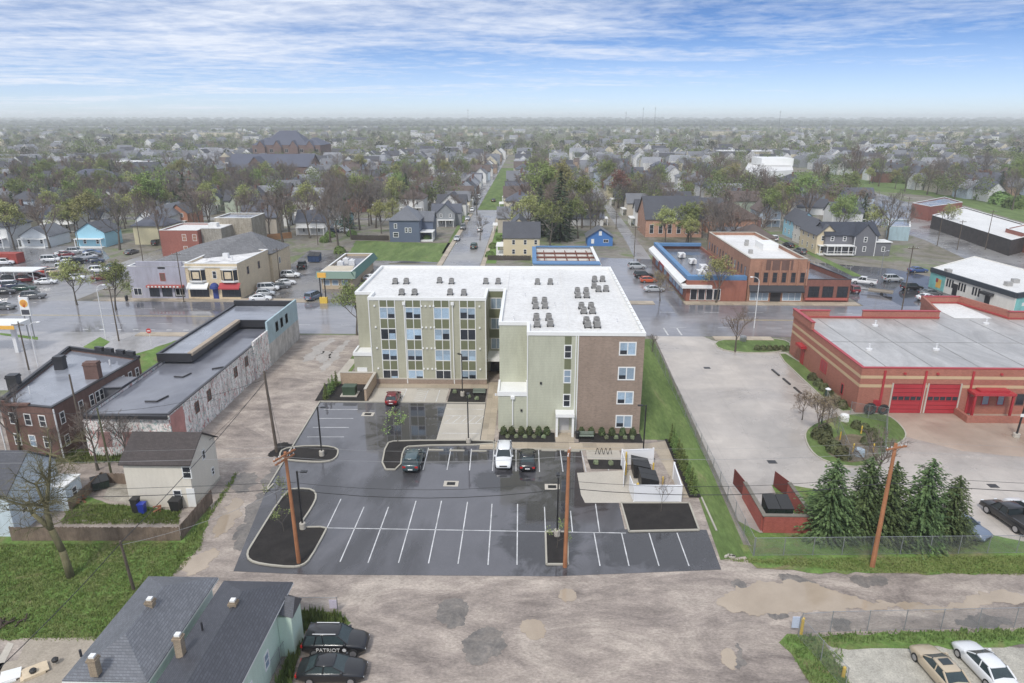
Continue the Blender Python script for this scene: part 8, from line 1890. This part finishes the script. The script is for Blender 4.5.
# back yards of the near blocks hold scrub and smaller trees nobody could count
scatter('far_trees', prot, pl_, FT)
hv = []
def house_np(w, d, he, hr):
    v = np.array([(-w, -d, 0), (w, -d, 0), (w, d, 0), (-w, d, 0), (-w, -d, he), (w, -d, he), (w, d, he), (-w, d, he), (0, -d, hr), (0, d, hr), (0, -d, he), (0, d, he)], float)
    wall = np.array([(0, 1, 5, 4), (1, 2, 6, 5), (2, 3, 7, 6), (3, 0, 4, 7), (4, 10, 8, 8), (10, 5, 8, 8), (6, 11, 9, 9), (11, 7, 9, 9)]); roof = np.array([(5, 6, 9, 8), (7, 4, 8, 9)])
    return v, wall, roof
hp = []
for (w, d, he, hr, mw, mr) in ((4, 6, 5.5, 9, 0, 4), (4, 6, 5.5, 9, 1, 5), (3.6, 6, 3, 5.6, 2, 6), (5, 6, 5, 8.4, 3, 5), (4, 6, 5.5, 9, 0, 7)):
    v, wa, ro = house_np(w, d, he, hr)
    wa = np.array([(0, 1, 5, 4), (1, 2, 6, 5), (2, 3, 7, 6), (3, 0, 4, 7)])
    # gable triangles as thin quads
    v = np.concatenate([v, [(0, -d, (he + hr) / 2), (0, d, (he + hr) / 2)]]); hp.append(((v, np.concatenate([wa, [(4, 5, 8, 8)][:0] + [(4, 10, 5, 8), (6, 11, 7, 9)]]), mw), (v, ro, mr)))
V = []; Fc = []; M_ = []; off = 0
allfar = [(c[3], c[4]) for c in far]
while len(allfar) < 520 + len(far):
    y = 690 + 1900 * R.random() ** 1.5; x = round(R.uniform(-.8, .8) * y / 26) * 26 + R.uniform(-2, 2); allfar.append((x, y))
for (x, y) in allfar:
    (v, wf, mw), (_, rf, mr) = R.choice(hp); a = R.choice((0, PI / 2)) + R.uniform(-.05, .05); ca, sa = math.cos(a), math.sin(a); s = R.uniform(.9, 1.25) * (1 if R.random() > .06 or y < 700 else 2.6)
    V.append(np.stack([x + s * (v[:, 0] * ca - v[:, 1] * sa), y + s * (v[:, 0] * sa + v[:, 1] * ca), v[:, 2] * (s if s < 2 else 1.1)], 1)); Fc += [wf + off, rf + off]; M_ += [np.full(len(wf), mw), np.full(len(rf), mr)]; off += len(v)
V = np.concatenate(V); Fc = np.concatenate(Fc); M_ = np.concatenate(M_)
me = bpy.data.meshes.new('far_houses'); me.from_pydata([tuple(p) for p in V], [], [tuple(int(i) for i in q) for q in Fc])
for m in (WM['white'], WM['cream'], WM['tan brick'], WM['grey'], RM['charcoal'], RM['grey'], RM['brown'], RM['pale grey']): me.materials.append(m)
me.polygons.foreach_set('material_index', M_.astype(np.int32)); me.update(); o = bpy.data.objects.new('far_houses', me); COL.objects.link(o); o['kind'] = 'stuff'
# wooded horizon: overlapping belts of low-relief tree tops
mb = MB()
for by, hh, n in ((3300, 13, 300), (4300, 15, 300), (5600, 18, 320), (7400, 24, 320)):
    x0 = -by * .9; st = by * 1.8 / n
    for i in range(n):
        for q in range(2):
            x = x0 + (i + R.random()) * st; w = st * R.uniform(.7, 1.4); h = hh * R.uniform(.9, 1.9); y = by + R.uniform(-90, 90)
            mb.lathe((x, y, 0), [(w * .8, 0), (w, h * .5), (w * .6, h * .85), (w * .2, h)], 6)
struct('far_woods', mb, mat('far_wood_green', sr(84, 88, 80), .95, .3, .004), 'stuff')
# raised embankment far left and long pale sheds
mb = MB(); mb.add([(-2600, 2300, 0), (-250, 2150, 0), (-250, 2190, 0), (-2600, 2340, 0), (-2600, 2310, 9), (-300, 2160, 9), (-300, 2180, 9), (-2600, 2330, 9)], [(0, 1, 5, 4), (1, 2, 6, 5), (2, 3, 7, 6), (4, 5, 6, 7)]); struct('embankment', mb, mat('embankment_grass', sr(84, 88, 84), .9, .2, .01))
for px, py, w, d, h, lab in ((150, 138.5, 150, 40, 9, 'long pale shed on the left horizon below the embankment'), (215, 137, 120, 40, 9, 'second long pale shed on the left horizon'), (735, 136, 130, 50, 10, 'long cream warehouse roof on the horizon right of centre'), (20, 163, 60, 25, 6, 'pale flat building among trees at far left'), (115, 174, 50, 18, 8, 'white long block with grey roof above the brick apartments'),
                          (940, 136, 100, 40, 9, 'pale warehouse on the right horizon'), (640, 150, 70, 30, 7, 'pale low building in the haze right of centre'), (750, 162, 50, 25, 9, 'beige block behind the white hall'), (690, 162, 70, 25, 7, 'long pale shed left of the beige block'), (925, 147, 60, 20, 7, 'pale shed amid right background trees')):
    x, y = at(px, py); o = thing('pale_warehouse', lab, 'warehouse', (x, y, 0), 'pale sheds in the hazy distance'); mb = MB(); mb.box(x - w / 2, x + w / 2, y, y + d, 0, h); mb.build('wall', WM['cream'], o); mb = MB(); mb.box(x - w / 2 - .5, x + w / 2 + .5, y - .5, y + d + .5, h + .01, h + .4); mb.build('roof', RM['pale grey'] if 'white' not in lab else WM['white'], o)
# ragged shrub belt along the avenue field
GB = [at(px, py) for px, py in ((870, 178), (885, 180), (900, 183), (915, 186), (928, 188), (940, 190), (955, 193), (970, 197), (985, 200), (1000, 204), (1015, 208))]
for i, (x, y) in enumerate(GB): place(GSH, i, i, 6, ('%s green thicket from the left along the back of the avenue field' % (ordn + ['eleventh'])[i]), 'thickets behind the avenue field', xy=(x, y))

# ------------------------------------------------------------------ haze, sky and light
mb = MB(); mb.box(-8600, 8600, -500, 13000, -1.2, 64); hz = struct('haze', mb, bpy.data.materials.new('haze_air'), 'stuff')
m = hz.data.materials[0]; t = nt(m); out = N(t, 'ShaderNodeOutputMaterial'); pv = N(t, 'ShaderNodeVolumePrincipled'); pv.inputs['Color'].default_value = (.95, .98, 1.0, 1); pv.inputs['Density'].default_value = HAZE_D; pv.inputs['Anisotropy'].default_value = .1; L(t, pv.outputs[0], out.inputs['Volume'])
w = bpy.data.worlds.new('World'); C.world = w; w.use_nodes = True; t = w.node_tree; t.nodes.clear()
out = N(t, 'ShaderNodeOutputWorld'); bg = N(t, 'ShaderNodeBackground'); L(t, bg.outputs[0], out.inputs[0]); bg.inputs['Strength'].default_value = SKY_S
sky = N(t, 'ShaderNodeTexSky', sky_type='NISHITA'); sky.sun_disc = False; sky.sun_elevation = math.radians(SUN_E); sky.sun_rotation = math.radians(SUN_R); sky.air_density = 1.0; sky.dust_density = .6; sky.ozone_density = 2.5
tc_ = N(t, 'ShaderNodeTexCoord'); sp_ = N(t, 'ShaderNodeSeparateXYZ'); L(t, tc_.outputs['Generated'], sp_.inputs[0])
z = mth(t, 'MAXIMUM', sp_.outputs[2], 0.0)
# the blue sets in quickly above the hazy rim: read the sky a little higher up
cb = N(t, 'ShaderNodeCombineXYZ'); L(t, sp_.outputs[0], cb.inputs[0]); L(t, sp_.outputs[1], cb.inputs[1]); L(t, mth(t, 'MULTIPLY_ADD', z, 2.6, .01), cb.inputs[2]); nv = N(t, 'ShaderNodeVectorMath', operation='NORMALIZE'); L(t, cb.outputs[0], nv.inputs[0]); L(t, nv.outputs[0], sky.inputs[0])
den = mth(t, 'ADD', z, .035); c2 = N(t, 'ShaderNodeCombineXYZ'); L(t, mth(t, 'DIVIDE', sp_.outputs[0], den), c2.inputs[0]); L(t, mth(t, 'DIVIDE', sp_.outputs[1], den), c2.inputs[1])
mp = N(t, 'ShaderNodeMapping'); mp.inputs['Scale'].default_value = (.16, .30, 1); mp.inputs['Location'].default_value = (CLX, CLY, 0); mp.inputs['Rotation'].default_value = (0, 0, .25); L(t, c2.outputs[0], mp.inputs[0])
n1 = mth(t, 'ADD', noise(t, mp.outputs[0], 1.6, 9, .62, .7), mth(t, 'MULTIPLY', mth(t, 'SUBTRACT', noise(t, c2.outputs[0], 3.2, 6, .65, .3), .5), .5))
# thicker towards the left and overhead, thin to the right
lf = N(t, 'ShaderNodeMapRange'); L(t, sp_.outputs[0], lf.inputs[0]); lf.inputs[1].default_value = -.6; lf.inputs[2].default_value = .6; lf.inputs[3].default_value = .12; lf.inputs[4].default_value = -.1
up_ = N(t, 'ShaderNodeMapRange'); L(t, z, up_.inputs[0]); up_.inputs[1].default_value = .09; up_.inputs[2].default_value = .4; up_.inputs[3].default_value = 0; up_.inputs[4].default_value = .3
cl = ramp(t, mth(t, 'ADD', n1, mth(t, 'ADD', lf.outputs[0], up_.outputs[0])), [(.38, (0, 0, 0)), (.55, (.42, .42, .42)), (.76, (1, 1, 1))])
rim = N(t, 'ShaderNodeMapRange'); L(t, z, rim.inputs[0]); rim.inputs[1].default_value = 0.0; rim.inputs[2].default_value = .10; rim.inputs[3].default_value = .6; rim.inputs[4].default_value = 0
fac = mth(t, 'MAXIMUM', mth(t, 'MULTIPLY', cl.outputs[0], .95), rim.outputs[0])
tint = mixc(t, 1.0, sky.outputs[0], SKYT, 'MULTIPLY')
L(t, mixc(t, fac, tint, CLOUD), bg.inputs[0])
sun = bpy.data.lights.new('sun', 'SUN'); sun.energy = SUN_P; sun.angle = math.radians(10); sun.color = (1, .96, .9); so = bpy.data.objects.new('sun', sun); COL.objects.link(so)
az = math.radians(SUN_R); el = math.radians(SUN_E); d = Vector((math.sin(az) * math.cos(el), math.cos(az) * math.cos(el), math.sin(el))); so.rotation_euler = d.to_track_quat('Z', 'Y').to_euler(); so.location = (0, 0, 300)
vs = C.view_settings; vs.view_transform = 'Standard'; vs.look = 'None'; vs.exposure = EXPO; vs.gamma = 1
C.render.resolution_x = 1024; C.render.resolution_y = 683
C.render.engine = 'CYCLES'; C.cycles.volume_bounces = 1; C.cycles.max_bounces = 6
for o in list(C.objects):
    if '_o' in o: del o['_o']
    if 'h' in o: del o['h']
